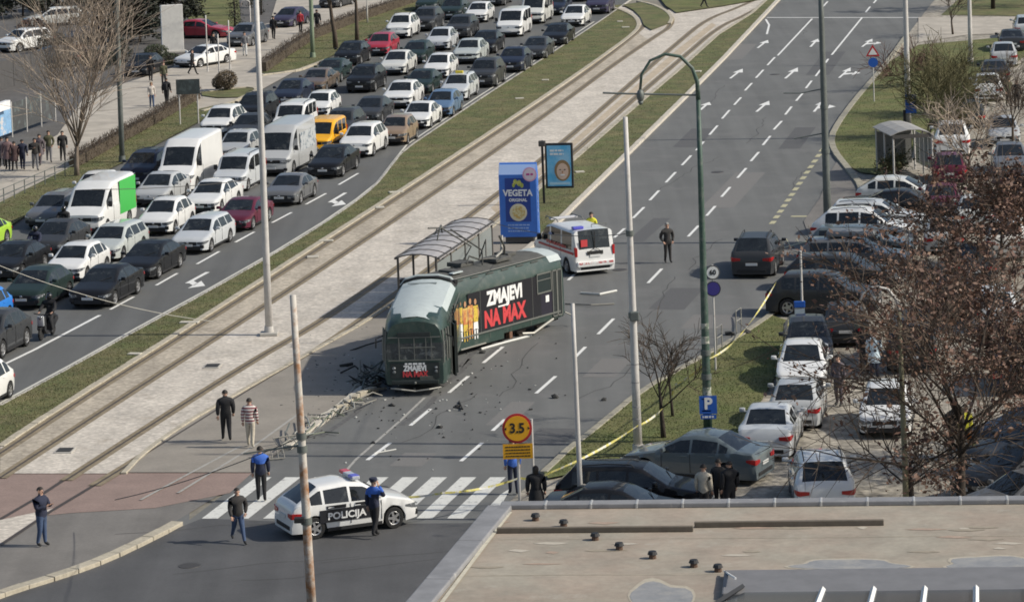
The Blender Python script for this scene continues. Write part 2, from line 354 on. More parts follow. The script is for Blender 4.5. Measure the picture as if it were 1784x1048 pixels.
TL = [(0, 790), (150, 690), (300, 596), (450, 501), (600, 404), (750, 307), (880, 221), (985, 152), (1060, 97), (1110, 56)]; TR = [(0, 832), (150, 734), (300, 637), (450, 540), (600, 441), (750, 340), (880, 250), (985, 175), (1070, 112), (1130, 70)]
sheet('track_paving', TL+TR[::-1], .032, mat('track_paving_tan', (.44, .385, .305), .9, var=.25, vscale=5, var2=.15, v2scale=.3, cob=(6.5, .18, .16), streak=.12), tram_bed)
# continuation through the red crossing
for a in ([(0, 905), (60, 870), (115, 834)], [(0, 950), (90, 890), (165, 845)]):
    P = line(a, 0.0); strip(P, 0.16, 0.02).build('rail', M_RAIL, tram_bed)
sheet('sand_strip', [(865, 372), (985, 268), (1100, 168), (1188, 93), (1248, 44), (1240, 40), (1180, 86), (1100, 156), (985, 256), (855, 362)], 0.033, M_BED2, tram_bed)
for (x, y) in ((370, 638), (113, 785), (757, 428)):
    c = g(x, y, .03); hatch_root = tag(ob('drain_cover', None, None, (c.x, c.y, .02), R(-5)), 'rectangular dark iron drain cover in the tram bed' + {370: ' near the two walking men', 113: ' by the red crossing', 757: ' beside the shelter'}[x], 'drain cover', 'drain covers in the tram bed')
    MB().rbox((0, 0, .02), (.62, .8, .05), .01).build('frame', mat('pale_concrete', (.42, .40, .36), .9), hatch_root)
    MB().rbox((0, 0, .05), (.5, .6, .03), .008).build('lid', mat('cast_iron', (.05, .045, .04), .6, .3), hatch_root)

# ------------------------------------------------------------------ repairs, cracks, manholes on the asphalt
rdm = random.Random(31)
M_PATCHD = mat('asphalt_patch_dark', (.095, .095, .095), .85, var=.15, vscale=10, bump=.3, bscale=40); M_PATCHL = mat('asphalt_patch_pale', (.165, .16, .152), .9, var=.15, vscale=10)
M_CRACK = mat('asphalt_crack', (.055, .054, .052), .9); M_SKID = mat('tyre_mark', (.085, .084, .083), .85, wear=((.13, .13, .128), 5, .45, .6)); M_IRON = mat('manhole_iron', (.07, .065, .06), .6, .3, var=.2, vscale=12)
def patch(x, y, L_, w, mt, z=.0035):
    c = g(x, y); d = roaddir(y); n = Vector((-d.y, d.x, 0)); q = [c-d*L_/2-n*w/2, c+d*L_/2-n*w/2*rdm.uniform(.9, 1.1), c+d*L_/2+n*w/2, c-d*L_/2*rdm.uniform(.95, 1.05)+n*w/2]
    MB().add([(p.x, p.y, z) for p in q], [(0, 1, 2, 3)][::-1]).build('asphalt_patch', mt, road_r).data.flip_normals()
for x, y, L_, w, dk in ((1180, 520, 5, 1.5, 0), (1060, 640, 3.5, 1.2, 1), (890, 720, 4, .9, 1), (1280, 330, 12, 1.6, 1), (1390, 240, 9, 1.2, 0), (1210, 240, 8, 1.4, 0), (720, 800, 2.0, 1.1, 1), (960, 760, 2.6, 1.4, 0), (1330, 450, 5, 2.2, 1), (1130, 400, 7, .8, 0), (1440, 110, 14, 1.5, 0), (1290, 90, 10, 1.3, 1), (1240, 560, 3, 2.0, 1)):
    patch(x, y, L_, w, M_PATCHL if dk else M_PATCHD)
for x, y, n_ in ((700, 770, 9), (870, 690, 10), (1000, 700, 9), (1110, 560, 12), (1200, 470, 10), (1150, 330, 14), (1300, 250, 14), (1380, 330, 10), (1230, 190, 14), (1400, 60, 16), (300, 1000, 7), (560, 980, 8), (420, 1010, 6), (200, 930, 7)):
    p = g(x, y); d = roaddir(y); P = [p]
    if y > 900: d = Vector((1, .2, 0)).normalized()
    for k in range(n_): P.append(P[-1]+d*rdm.uniform(.5, 1.3)+Vector((-d.y, d.x, 0))*rdm.gauss(0, .16))
    strip(P, .035, .0055 if y < 900 else .0075).build('crack', M_CRACK, road_r)
for x, y in ((1080, 470), (905, 775), (1250, 300), (1350, 130), (660, 850), (330, 985)):
    p = g(x, y); o = MB().cyl((0, 0, 0), (0, 0, .012), .33, .32, 20).build('manhole_cover', M_IRON, road_r); o.location = (p.x, p.y, .004)
for (x0, y0, x1, y1) in ((870, 560, 800, 640), (900, 555, 845, 625), (820, 625, 772, 672), (640, 700, 560, 760), (760, 690, 700, 740)):
    A, B = g(x0, y0), g(x1, y1); strip([A, A.lerp(B, .4)+Vector((.12, 0, 0)), B], .22, .0065).build('skid_mark', M_SKID, road_r)
# ------------------------------------------------------------------ markings
def dashline(name, road, pts, dash, gap, w, z=.008, mt=M_PAINT, off=0.0):
    P = line(pts); L = [0]
    for a, b in zip(P, P[1:]): L.append(L[-1]+(b-a).length)
    def at(s):
        for i in range(len(P)-1):
            if s <= L[i+1]: return P[i]+(P[i+1]-P[i])*((s-L[i])/(L[i+1]-L[i]))
        return P[-1]
    s = off
    while s+dash < L[-1]:
        a, b = at(s), at(s+dash); strip([a, b], w, z).build(name, mt, road); s += dash+gap
def pxdash(road, segs, w=0.14, mt=M_PAINT, z=.008, name='lane_dash'):
    for (a, b, c, d) in segs: strip([g(a, b), g(c, d)], w, z).build(name, mt, road)
# east road: lane line A and B
A_ = [(640, 801, 680, 771), (715, 741, 750, 712), (782, 684, 816, 655), (842, 632, 876, 604), (892, 588, 912, 571), (990, 488, 1006, 473), (1070, 414, 1088, 398), (1103, 380, 1122, 361), (1132, 349, 1148, 332), (1160, 318, 1177, 300), (1188, 288, 1204, 271), (1213, 262, 1226, 247), (1236, 235, 1250, 219), (1258, 207, 1271, 192), (1279, 183, 1291, 170), (1298, 158, 1310, 145), (1317, 136, 1330, 122), (1337, 114, 1350, 100)]
B_ = [(803, 803, 840, 771), (934, 685, 968, 655), (1002, 622, 1020, 604), (1042, 582, 1069, 555), (1129, 493, 1153, 468), (1199, 412, 1217, 393), (1231, 376, 1246, 359), (1257, 343, 1272, 326), (1285, 310, 1300, 293), (1308, 281, 1322, 265), (1329, 253, 1342, 237), (1348, 226, 1362, 211), (1368, 200, 1379, 186), (1387, 176, 1399, 162), (1404, 154, 1414, 141), (1421, 133, 1431, 120), (1438, 110, 1443, 103)]
pxdash(road_r, A_); pxdash(road_r, B_)
pxdash(road_r, [(1355, 97, 1415, 33), (1449, 96, 1502, 31), (1508, 22, 1516, 12), (1522, 6, 1530, -4), (1432, 14, 1442, 3), (858, 750, 880, 730)], name='lane_line')
strip(line([(1336, 31), (1480, 31), (1640, 31)]), .35, .009).build('stop_line', M_PAINT, road_r)
strip(line([(1336, 60), (1340, 44), (1334, 34)]), .15, .009).build('edge_line', M_PAINT, road_r)
strip(line([(560, 868), (620, 800), (700, 730), (740, 692)]), .10, .006).build('edge_line', M_PAINTD, road_r)
strip(line([(310, 860), (440, 780), (520, 722)]), .10, .040).build('edge_line', M_PAINTD, platform)
strip(line([(245, 872), (330, 826), (420, 778)]), .10, .040).build('edge_line', M_PAINTD, platform)
# yellow dashes of the bus bay
for i in range(14):
    t = i/13; x = 1346+(1432-1346)*t; y = 388+(262-388)*t
    strip([g(x-2, y+2), g(x+3, y-3)], .26, .008).build('bay_dash', M_PAINTY, road_r)
P = [g(1352+i*9, (432 if i % 2 else 416)) for i in range(9)]; strip(P, .16, .008).build('bay_zigzag', M_PAINTY, road_r)
strip([g(1346, 437), g(1425, 415)], .14, .0095).build('bay_line', M_PAINTY, road_r)
strip([g(1378, 377), g(1420, 377)], .35, .0095).build('bay_line', M_PAINTY, road_r)
# west road
dash_w = [(300, 440, 378, 398), (410, 422, 443, 404), (343, 460, 382, 438), (272, 497, 309, 476), (192, 539, 233, 517), (474, 388, 508, 370), (533, 356, 568, 337), (590, 322, 624, 302), (430, 330, 452, 318)]
pxdash(road_l, dash_w[1:], .14)
strip(line([(-60, 660), (0, 638), (60, 609), (174, 549)]), .16, .009).build('lane_line', M_PAINT, road_l)
strip(line([(x+2, y-4) for x, y in L_RIGHT[:10]]+[(709, 252)]+[(x-5, y-2) for x, y in L_RIGHT[11:16]]), .12, .0095).build('edge_line', mat('edge_paint', (.55, .54, .48), .8, var=.1, vscale=20), road_l)
# arrows
def arrow(road, tip, tail, kind, s=1.0, z=.009):
    a = g(*tail); b = g(*tip); d = (b-a); L = d.length; d.normalize(); n = Vector((-d.y, d.x, 0))
    mb = MB()
    def q(u, v): p = a+d*u+n*v; return (p.x, p.y, z)
    hw = .11*s
    if kind == 'straight':
        mb.add([q(0, -hw), q(L*.6, -hw), q(L*.6, hw), q(0, hw)], [(0, 1, 2, 3)]); mb.add([q(L*.6, -.45*s), q(L, 0), q(L*.6, .45*s)], [(0, 1, 2)])
    elif kind == 'both':
        mb.add([q(0, -hw), q(L*.62, -hw), q(L*.62, hw), q(0, hw)], [(0, 1, 2, 3)]); mb.add([q(L*.62, -.4*s), q(L, 0), q(L*.62, .4*s)], [(0, 1, 2)])
        mb.add([q(L*.28, -hw), q(L*.38, -.9*s), q(L*.48, -.9*s), q(L*.45, -hw)], [(0, 1, 2, 3)]); mb.add([q(L*.25, -.85*s), q(L*.62, -.85*s), q(L*.45, -1.5*s)], [(0, 1, 2)])
    else:
        mb.add([q(0, -hw), q(L*.7, -hw), q(L*.7, hw), q(0, hw)], [(0, 1, 2, 3)])
        mb.add([q(L*.55, hw), q(L*.70, hw), q(L*.85, .55*s), q(L*.70, .55*s)], [(0, 1, 2, 3)]); mb.add([q(L*.55, .5*s), q(L*1.0, .5*s), q(L*.85, 1.15*s)], [(0, 1, 2)])
    o = mb.build('lane_arrow', M_PAINT, road)
    for pl in o.data.polygons:
        if pl.normal.z < 0: pl.flip()
for tip, tail, k in (((1338, 70), (1320, 84), 'straight'), ((1294, 120), (1272, 137), 'straight'), ((1236, 178), (1220, 192), 'straight'), ((1425, 68), (1412, 82), 'straight'), ((1390, 118), (1368, 137), 'straight'), ((1340, 176), (1318, 195), 'straight'), ((1520, 68), (1502, 82), 'both'), ((1482, 118), (1462, 136), 'both'), ((1434, 176), (1418, 195), 'both'),
                     ((1000, 515), (980, 535), 'straight')):
    if k != 'straight' or tip[0] != 1000: arrow(road_r, tip, tail, k, .75 if k == 'straight' else .7)
arrow(road_l, (310, 502), (362, 474), 'left', .9); arrow(road_l, (562, 360), (602, 336), 'left', .9)
# zebra crossing
for k in range(0, 10):
    bx = 832-53.4*k; tx = 905-51.0*k
    a, b, c, d = g(bx, 903), g(bx+28, 903), g(tx+27, 831), g(tx, 831)
    if k == 0: c, d = g(890, 850), g(872, 861)
    MB().add([(p.x, p.y, .01) for p in (a, b, c, d)], [(0, 1, 2, 3)]).build('zebra_stripe', mat('zebra_paint', (.62, .62, .58), .75, var=.12, vscale=12, wear=((.27, .27, .26), 4.5, .55, .68)), road_r)
# ------------------------------------------------------------------ vehicles
M_GLASS = mat('car_glass', (0.016, 0.019, 0.021), 0.05, 0.0, 0.6, var=.5, vscale=3.0, wear=((.085, .09, .088), 2.2, .56, .72))
M_GLASSG = mat('car_glass_green', (0.03, 0.05, 0.042), 0.06, 0.0, 0.6)
M_TYRE = mat('tyre_rubber', (0.018, 0.018, 0.018), 0.9)
M_RIM = mat('rim_alloy', (0.45, 0.45, 0.45), 0.35, 0.7)
M_BLK = mat('black_plastic', (0.016, 0.016, 0.017), 0.6)
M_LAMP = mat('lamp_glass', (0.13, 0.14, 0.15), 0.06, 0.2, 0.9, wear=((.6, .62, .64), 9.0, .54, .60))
M_TAIL = mat('tail_lamp', (0.38, 0.02, 0.02), 0.2)
M_PLATE = mat('number_plate', (0.65, 0.65, 0.63), 0.5)
M_CHROME = mat('chrome', (0.6, 0.6, 0.6), 0.2, 1.0)
PAINT = {}
def paint(nm, c, rough=0.5, metal=0.0):
    PAINT[nm] = mat('paint_'+nm, c, rough, metal, 0.3 if max(c) > .1 else 0.12, coat=.9 if max(c) > .1 else .45, var=0.05, vscale=2.0, wear=((c[0]*.8+.02*max(c), c[1]*.8+.018*max(c), c[2]*.8+.015*max(c)), 1.2, 0.6, 0.9))
for nm, c in dict(white=(.72, .72, .70), offwhite=(.62, .62, .58), silver=(.42, .43, .43), palesilver=(.52, .54, .55), lightgreen=(.45, .48, .46), grey=(.12, .122, .125), darkgrey=(.040, .042, .045), black=(.012, .0125, .014),
                  navy=(.020, .026, .045), blue=(.10, .17, .28), brightblue=(.03, .20, .62), red=(.36, .03, .05), burgundy=(.10, .018, .035), brown=(.13, .095, .065), tan=(.26, .19, .13), darkgreen=(.020, .034, .031), teal=(.10, .125, .135), yellow=(.85, .42, .01), lime=(.38, .62, .06), purple=(.05, .045, .08)).items(): paint(nm, c)

SPEC = {
 # top profile (x from the nose, z), indices of cowl / roof front / roof rear / rear glass base, side windows, wheels
 'hatch': dict(L=4.05, W=1.76, H=1.48, top=[(0, .58), (.05, .69), (.25, .80), (.98, .97), (1.72, 1.40), (2.3, 1.48), (3.15, 1.43), (3.82, 1.03), (3.95, .95), (4.03, .80), (4.05, .55)], c=3, rf=4, rr=6, gb=7, win=[(1.2, 2.15), (2.23, 3.0), (3.08, 3.45)], wx=(.80, 3.33), r=.31),
 'supermini': dict(L=3.75, W=1.68, H=1.47, top=[(0, .58), (.05, .70), (.25, .82), (.85, .98), (1.5, 1.39), (2.0, 1.47), (3.0, 1.44), (3.52, 1.02), (3.65, .95), (3.73, .80), (3.75, .55)], c=3, rf=4, rr=6, gb=7, win=[(1.05, 1.95), (2.03, 2.75), (2.83, 3.2)], wx=(.72, 3.12), r=.29),
 'sedan': dict(L=4.72, W=1.83, H=1.45, top=[(0, .55), (.05, .66), (.25, .77), (1.28, .95), (2.1, 1.38), (2.65, 1.45), (3.35, 1.40), (4.05, 1.06), (4.58, 1.01), (4.69, .86), (4.72, .55)], c=3, rf=4, rr=6, gb=7, win=[(1.5, 2.45), (2.53, 3.4), (3.46, 3.75)], wx=(.9, 3.68), r=.33),
 'wagon': dict(L=4.62, W=1.80, H=1.47, top=[(0, .56), (.05, .67), (.25, .78), (1.2, .96), (1.95, 1.40), (2.5, 1.47), (4.05, 1.42), (4.45, 1.02), (4.55, .95), (4.6, .80), (4.62, .55)], c=3, rf=4, rr=6, gb=7, win=[(1.4, 2.35), (2.43, 3.25), (3.33, 4.05)], wx=(.87, 3.6), r=.32),
 'suv': dict(L=4.48, W=1.86, H=1.68, top=[(0, .68), (.05, .84), (.25, .96), (1.08, 1.12), (1.72, 1.58), (2.35, 1.68), (3.7, 1.62), (4.28, 1.15), (4.40, 1.06), (4.47, .9), (4.48, .6)], c=3, rf=4, rr=6, gb=7, win=[(1.25, 2.25), (2.33, 3.2), (3.28, 3.8)], wx=(.86, 3.55), r=.36),
 'coupe': dict(L=4.45, W=1.82, H=1.36, top=[(0, .52), (.05, .63), (.25, .74), (1.25, .90), (2.05, 1.29), (2.5, 1.36), (3.05, 1.31), (3.95, .98), (4.3, .92), (4.42, .78), (4.45, .52)], c=3, rf=4, rr=6, gb=7, win=[(1.45, 2.55), (2.63, 3.35)], wx=(.88, 3.5), r=.33),
 'crossover': dict(L=4.32, W=1.82, H=1.58, top=[(0, .64), (.05, .78), (.25, .90), (1.05, 1.06), (1.75, 1.50), (2.3, 1.58), (3.25, 1.52), (4.02, 1.12), (4.18, 1.04), (4.30, .86), (4.32, .58)], c=3, rf=4, rr=6, gb=7, win=[(1.25, 2.2), (2.28, 3.1), (3.18, 3.55)], wx=(.84, 3.48), r=.35),
 'fastback': dict(L=4.36, W=1.80, H=1.44, top=[(0, .54), (.05, .65), (.25, .76), (1.12, .93), (1.95, 1.37), (2.45, 1.44), (3.1, 1.39), (4.0, 1.03), (4.2, .97), (4.33, .80), (4.36, .54)], c=3, rf=4, rr=6, gb=7, win=[(1.32, 2.3), (2.38, 3.2), (3.27, 3.6)], wx=(.86, 3.5), r=.33),
 'caddy': dict(L=4.4, W=1.80, H=1.82, top=[(0, .68), (.05, .86), (.3, .98), (.95, 1.12), (1.55, 1.70), (2.1, 1.82), (4.15, 1.80), (4.34, 1.12), (4.38, .95), (4.39, .85), (4.4, .6)], c=3, rf=4, rr=6, gb=7, win=[(1.15, 2.15), (2.25, 3.1), (3.2, 4.0)], wx=(.85, 3.55), r=.32, box=1),
 'panel': dict(L=5.9, W=2.0, H=2.62, top=[(0, .7), (.06, 1.0), (.45, 1.2), (.8, 1.34), (1.5, 2.2), (2.1, 2.55), (5.78, 2.62), (5.87, 1.4), (5.885, 1.2), (5.89, 1.0), (5.9, .6)], c=3, rf=4, rr=6, gb=7, win=[(1.05, 1.95)], wx=(.98, 4.55), r=.36, box=1),
 'boxvan': dict(L=5.4, W=2.0, H=2.35, top=[(0, .7), (.06, 1.0), (.4, 1.18), (.75, 1.32), (1.45, 2.0), (2.2, 2.3), (5.3, 2.35), (5.37, 1.4), (5.385, 1.2), (5.39, 1.0), (5.4, .6)], c=3, rf=4, rr=6, gb=7, win=[(1.0, 1.85)], wx=(.95, 4.2), r=.34, box=1),
 't5': dict(L=4.9, W=1.92, H=1.98, top=[(0, .7), (.06, .92), (.4, 1.06), (.85, 1.2), (1.6, 1.86), (2.2, 1.98), (4.72, 1.95), (4.86, 1.15), (4.88, .95), (4.89, .85), (4.9, .6)], c=3, rf=4, rr=6, gb=7, win=[(1.1, 2.05), (2.2, 3.3), (3.42, 4.5)], wx=(.9, 3.9), r=.34, box=1),
}
def interp(pts, x):
    if x <= pts[0][0]: return pts[0][1]
    for (a, b), (c, d) in zip(pts, pts[1:]):
        if x <= c: return b+(d-b)*((x-a)/(c-a) if c > a else 1)
    return pts[-1][1]
PROTO = {}
def make_car(kind):
    S = SPEC[kind]; L, W, H = S['L'], S['W'], S['H']; top = S['top']; box = S.get('box', 0)
    xc, xrf, xrr, xgb = (top[S[k]][0] for k in ('c', 'rf', 'rr', 'gb')); zc = top[S['c']][1]; zgb = top[S['gb']][1]
    ra = S['r']+.05
    xs = {p[0] for p in top} | {v for w_ in S['win'] for v in w_}
    for wx in S['wx']: xs |= {wx+ra*math.cos(math.pi*k/8) for k in range(9)} | {wx-ra-.02, wx+ra+.02}
    xs |= {L*k/18 for k in range(19)}
    xs = sorted(x for x in xs if 0 <= x <= L); q = [xs[0]]
    keep = {p[0] for p in top} | {v for w_ in S['win'] for v in w_}
    for x in xs[1:]:
        if x-q[-1] > .03: q.append(x)
        elif x in keep and q[-1] not in keep: q[-1] = x
        elif x in keep: q.append(x)
    xs = q
    def half(x):
        f = 1.0
        if x < .5: f -= .16*((.5-x)/.5)**2.2
        if x > L-.45: f -= (.05 if box else .11)*((x-L+.45)/.45)**2.2
        return W/2*f
    nose_ring = []
    V = []; n = 9
    for x in xs:
        t = interp(top, x); w = half(x)
        h = min(1, max(0, (t-zc)/(H-zc))) if xc <= x <= xgb+.001 or x < xgb else 0
        belt = zc-.05+(zgb-zc)*min(1, max(0, (x-xc)/(xgb-xc))); belt = min(belt, t-.05)
        zb = .20
        for wx in S['wx']:
            if abs(x-wx) < ra: zb = max(zb, S['r']+math.sqrt(max(0, ra*ra-(x-wx)**2)))
        if x < .3: zb = max(zb, .24-.1*x)
        zb = min(zb, belt-.12)
        tw = (.93+(.90-.93)*h if box else .90+(.72-.90)*h)
        wt = w*tw
        e = .10*h+.02
        z1 = max(zb+.012, min(.36, belt-.10)); z2 = max(z1+.012, belt-.20 if belt > .6 else (z1+belt)/2)
        z2 = min(z2, belt-.02); z1 = min(z1, z2-.005)
        V.append([(w*.955, zb), (w*.985, z1), (w*1.0, z2), (w*.965, belt), (wt+.035*h, t-e), (wt*.95, t-e*.28), (wt*.84, t-.004), (wt*.45, t+.012), (0, t+.018)])
    nx = len(xs)
    def P(i, j, s): y, z = V[i][j]; return (L/2-xs[i], s*y, z)
    parts = {}
    def quad(nm, i, j, s, mi=0):
        mb = parts.setdefault(nm, MB()); q = [P(i, j, s), P(i+1, j, s), P(i+1, j+1, s), P(i, j+1, s)]
        if s < 0: q = q[::-1]
        mb.add(q, [(0, 1, 2, 3)], mi)
    for i in range(nx-1):
        xm = (xs[i]+xs[i+1])/2
        for j in range(n-1):
            for s in (1, -1):
                nm = 'body'
                if j in (6, 7) and xc < xm < xrf: nm = 'windscreen'
                elif j in (6, 7) and xrr < xm < xgb and kind not in ('boxvan',): nm = 'rear_window'
                elif j == 3:
                    for k, (a, b) in enumerate(S['win']):
                        if a < xm < b: nm = 'side_window|%d|%d' % (k, s)
                quad(nm, i, j, s)
    # nose and tail caps
    b = parts['body']
    for i, fl in ((0, 0), (nx-1, 1)):
        ring = [P(i, j, 1) for j in range(n)]+[P(i, j, -1) for j in range(n-2, -1, -1)]
        b.add(ring, [tuple(range(len(ring)))[::-1] if fl else tuple(range(len(ring)))])
    root = bpy.data.objects.new('car', None); COL.objects.link(root)
    for nm, mb in parts.items():
        me = bpy.data.meshes.new(nm.split('|')[0]); me.from_pydata(mb.v, [], mb.f)
        bm = bmesh.new(); bm.from_mesh(me); bmesh.ops.remove_doubles(bm, verts=bm.verts, dist=.0008); bmesh.ops.recalc_face_normals(bm, faces=bm.faces)
        ctr = Vector((0, 0, .8))
        tot = sum(((f.calc_center_median()-ctr).dot(f.normal))*f.calc_area() for f in bm.faces)
        if tot < 0: bmesh.ops.reverse_faces(bm, faces=bm.faces)
        bm.to_mesh(me); bm.free()
        me.materials.append(PAINT['white'] if nm == 'body' else M_GLASS)
        me.polygons.foreach_set('use_smooth', [True]*len(me.polygons)); me.set_sharp_from_angle(angle=R(38))
        ob(nm.split('|')[0], me, root)
    # underbody, wheels
    MB().box((0, 0, .42), (L-.25, W-.42, .40)).build('underbody', M_BLK, root)
    tw_, r = .20, S['r']
    tm = MB()
    prof = [(-tw_/2, r*.66), (-tw_/2, r*.93), (-tw_/2+.03, r), (tw_/2-.03, r), (tw_/2, r*.93), (tw_/2, r*.66)]
    N = 20; Vv = [(pr[1]*math.cos(2*math.pi*k/N), pr[0], pr[1]*math.sin(2*math.pi*k/N)) for pr in prof for k in range(N)]
    tm.add(Vv, [(a*N+k, a*N+(k+1) % N, (a+1)*N+(k+1) % N, (a+1)*N+k) for a in range(len(prof)-1) for k in range(N)])
    tyre = tm.mesh('tyre', M_TYRE, True, 40)
    rm = MB(); rm.cyl((0, -.03, 0), (0, .085, 0), r*.30, r*.26, 10)
    for k in range(5):
        q = Matrix.Rotation(2*math.pi*k/5, 3, 'Y'); rm.box(q @ Vector((r*.42, .075, 0)), (r*.5, .03, r*.22), M=q)
    ring = [(r*.6*math.cos(2*math.pi*k/16), .07, r*.6*math.sin(2*math.pi*k/16)) for k in range(17)]
    rm.tube(ring, r*.07, 5, False); rimm = rm.mesh('rim', M_RIM, True, 40)
    disc = MB().cyl((0, -.02, 0), (0, .02, 0), r*.68, n=16).mesh('brake_disc', M_BLK)
    for wx in S['wx']:
        for s in (1, -1):
            w_ = ob('wheel', tyre, root, (L/2-wx, s*(half(wx)-tw_/2-.005), r))
            if s < 0: w_.rotation_euler = (0, 0, math.pi)
            ob('rim', rimm, w_); ob('brake_disc', disc, w_)
    # front fittings follow the plan outline of the nose
    t0 = interp(top, .05); zl = t0-.02
    def surf(x, z, s, out=.012): return (L/2-x+(out if x < .02 else 0), s*(half(x)+out*(x >= .02)), z)
    hh = .15 if not box else .2
    for s in (1, -1):
        def panel(xa, fr, z0, z1, nm, mt, rear=False):
            pts = []
            w0 = half(0 if not rear else L); X = (lambda x: L/2-x) if not rear else (lambda x: -L/2+x)
            hw = (lambda x: half(x)) if not rear else (lambda x: half(L-x))
            so = 1 if not rear else -1
            row = [(X(0)+so*.012, w0*fr), (X(0)+so*.014, w0*.93), (X(.03)+so*.02, hw(.03)*1.0+.012), (X(xa*.5), hw(xa*.5)*1.0+.014), (X(xa), hw(xa)*1.0+.010)]
            inn = [(X(.10), w0*fr), (X(.10), w0*.9), (X(.14), hw(.03)*.9), (X(xa*.5), hw(xa*.5)*.9), (X(xa), hw(xa)*.9)]
            mb = MB(); k = len(row)
            zz0 = [z0+.03, z0, z0+.01, z0+.04, (z0+z1)/2+.02]; zz1 = [z1-.03, z1-.01, z1, z1+.01, z1]
            Vv = [(a, s*b_, z) for (a, b_), z in zip(row, zz0)]+[(a, s*b_, z) for (a, b_), z in zip(row, zz1)]+[(a, s*b_, z) for (a, b_), z in zip(inn, zz0)]+[(a, s*b_, z) for (a, b_), z in zip(inn, zz1)]
            F = []
            for i in range(k-1):
                F += [(i, i+1, k+i+1, k+i), (k+i, k+i+1, 3*k+i+1, 3*k+i), (2*k+i, 2*k+i+1, i+1, i)]
            F += [(0, k, 3*k, 2*k), (k-1, 3*k-1, 4*k-1, 2*k-1)]
            me = mb.add(Vv, F).mesh(nm, mt, False)
            bm = bmesh.new(); bm.from_mesh(me); bmesh.ops.recalc_face_normals(bm, faces=bm.faces); bm.to_mesh(me); bm.free()
            ob(nm, me, root)
        panel(.42, .62, t0-hh-.02, t0-.03, 'headlight', M_LAMP)
        zt = interp(top, L-.03)
        if box: panel(.10, .90, .85, 1.25, 'taillight', M_TAIL, True)
        else: panel(.30, .58, zt-.20, zt-.04, 'taillight', M_TAIL, True)
        mx = xc+.33
        m_ = MB().rbox((L/2-mx, s*(half(mx)+.11), zc+.08), (.12, .20, .14 if not box else .26), .035); m_.box((L/2-mx, s*(half(mx)-.02), zc+.03), (.05, .14, .04)); m_.build('mirror', M_BLK if box else PAINT['white'], root, True, 40)
        for (a, b2) in S['win'][:2 if not box else 1]:
            zz = interp([(xc, zc), (xgb, zgb)], b2)-.16
            MB().rbox((L/2-b2+.18, s*(half(b2)*.985+.012), zz), (.2, .03, .03), .01).build('door_handle', PAINT['white'], root)
    w0 = half(0)
    for s in (1, -1): MB().rbox((L/2-.03, s*w0*.92, .40), (.09, .20, .16), .03).build('fog_lamp_recess', M_BLK, root)
    MB().ball((L/2+.03, 0, t0-.09), (.02, .06, .05), 8, 6).build('badge', M_CHROME, root)
    MB().rbox((L/2+.004, 0, t0-.13), (.036, w0*1.22, .16), .012).build('grille', M_BLK, root)
    MB().rbox((L/2+.004, 0, .33), (.036, w0*1.7, .19), .02).build('lower_intake', M_BLK, root)
    pl = MB().rbox((0, 0, 0), (.02, .5, .11), .005).mesh('number_plate', M_PLATE)
    ob('number_plate', pl, root, (L/2+.026, 0, .46)); ob('number_plate', pl, root, (-L/2-.012, 0, .62 if not box else .85))
    MB().rbox((-L/2-.003, 0, .34), (.03, half(L)*1.5, .12), .02).build('rear_diffuser', M_BLK, root)
    if kind in ('suv', 'wagon', 'caddy'):
        for s in (1, -1):
            yy = W/2*(.90 if box else .72)*.86; a, b2 = L/2-xrf-.25, L/2-xrr+.1
            MB().tube([(a, s*yy, H-.07), (a-.1, s*yy, H+.045), ((a+b2)/2, s*yy, H+.055), (b2+.1, s*yy, interp(top, xrr)+.04), (b2, s*yy, interp(top, xrr)-.03)], .018, 6).build('roof_rail', M_BLK, root)
    for s in (1, -1):
        a_, b_ = S['wx'][0]+ra+.03, S['wx'][1]-ra-.03
        MB().box((L/2-(a_+b_)/2, s*(W/2*.978), .235), (b_-a_, .03, .09)).build('sill_trim', M_BLK, root)
        for xw in [w_[1]+.04 for w_ in S['win'][:2]]+[S['win'][0][0]]:
            zz = interp([(xc, zc), (xgb, zgb)], xw)-.06
            if not any(abs(xw-q_) < ra for q_ in S['wx']): MB().box((L/2-xw, s*(half(xw)*.998), (zz+.32)/2), (.014, .012, zz-.32-.05)).build('door_seam', M_BLK, root)
    # wipers
    MB().tube([(L/2-xc-.02, .1, zc+.03), (L/2-xc-.25, .55, zc+.17)], .012, 4).build('wiper', M_BLK, root)
    return root
def setmat(o, m_):
    o.material_slots[0].link = 'OBJECT'; o.material_slots[0].material = m_
CARN = {}
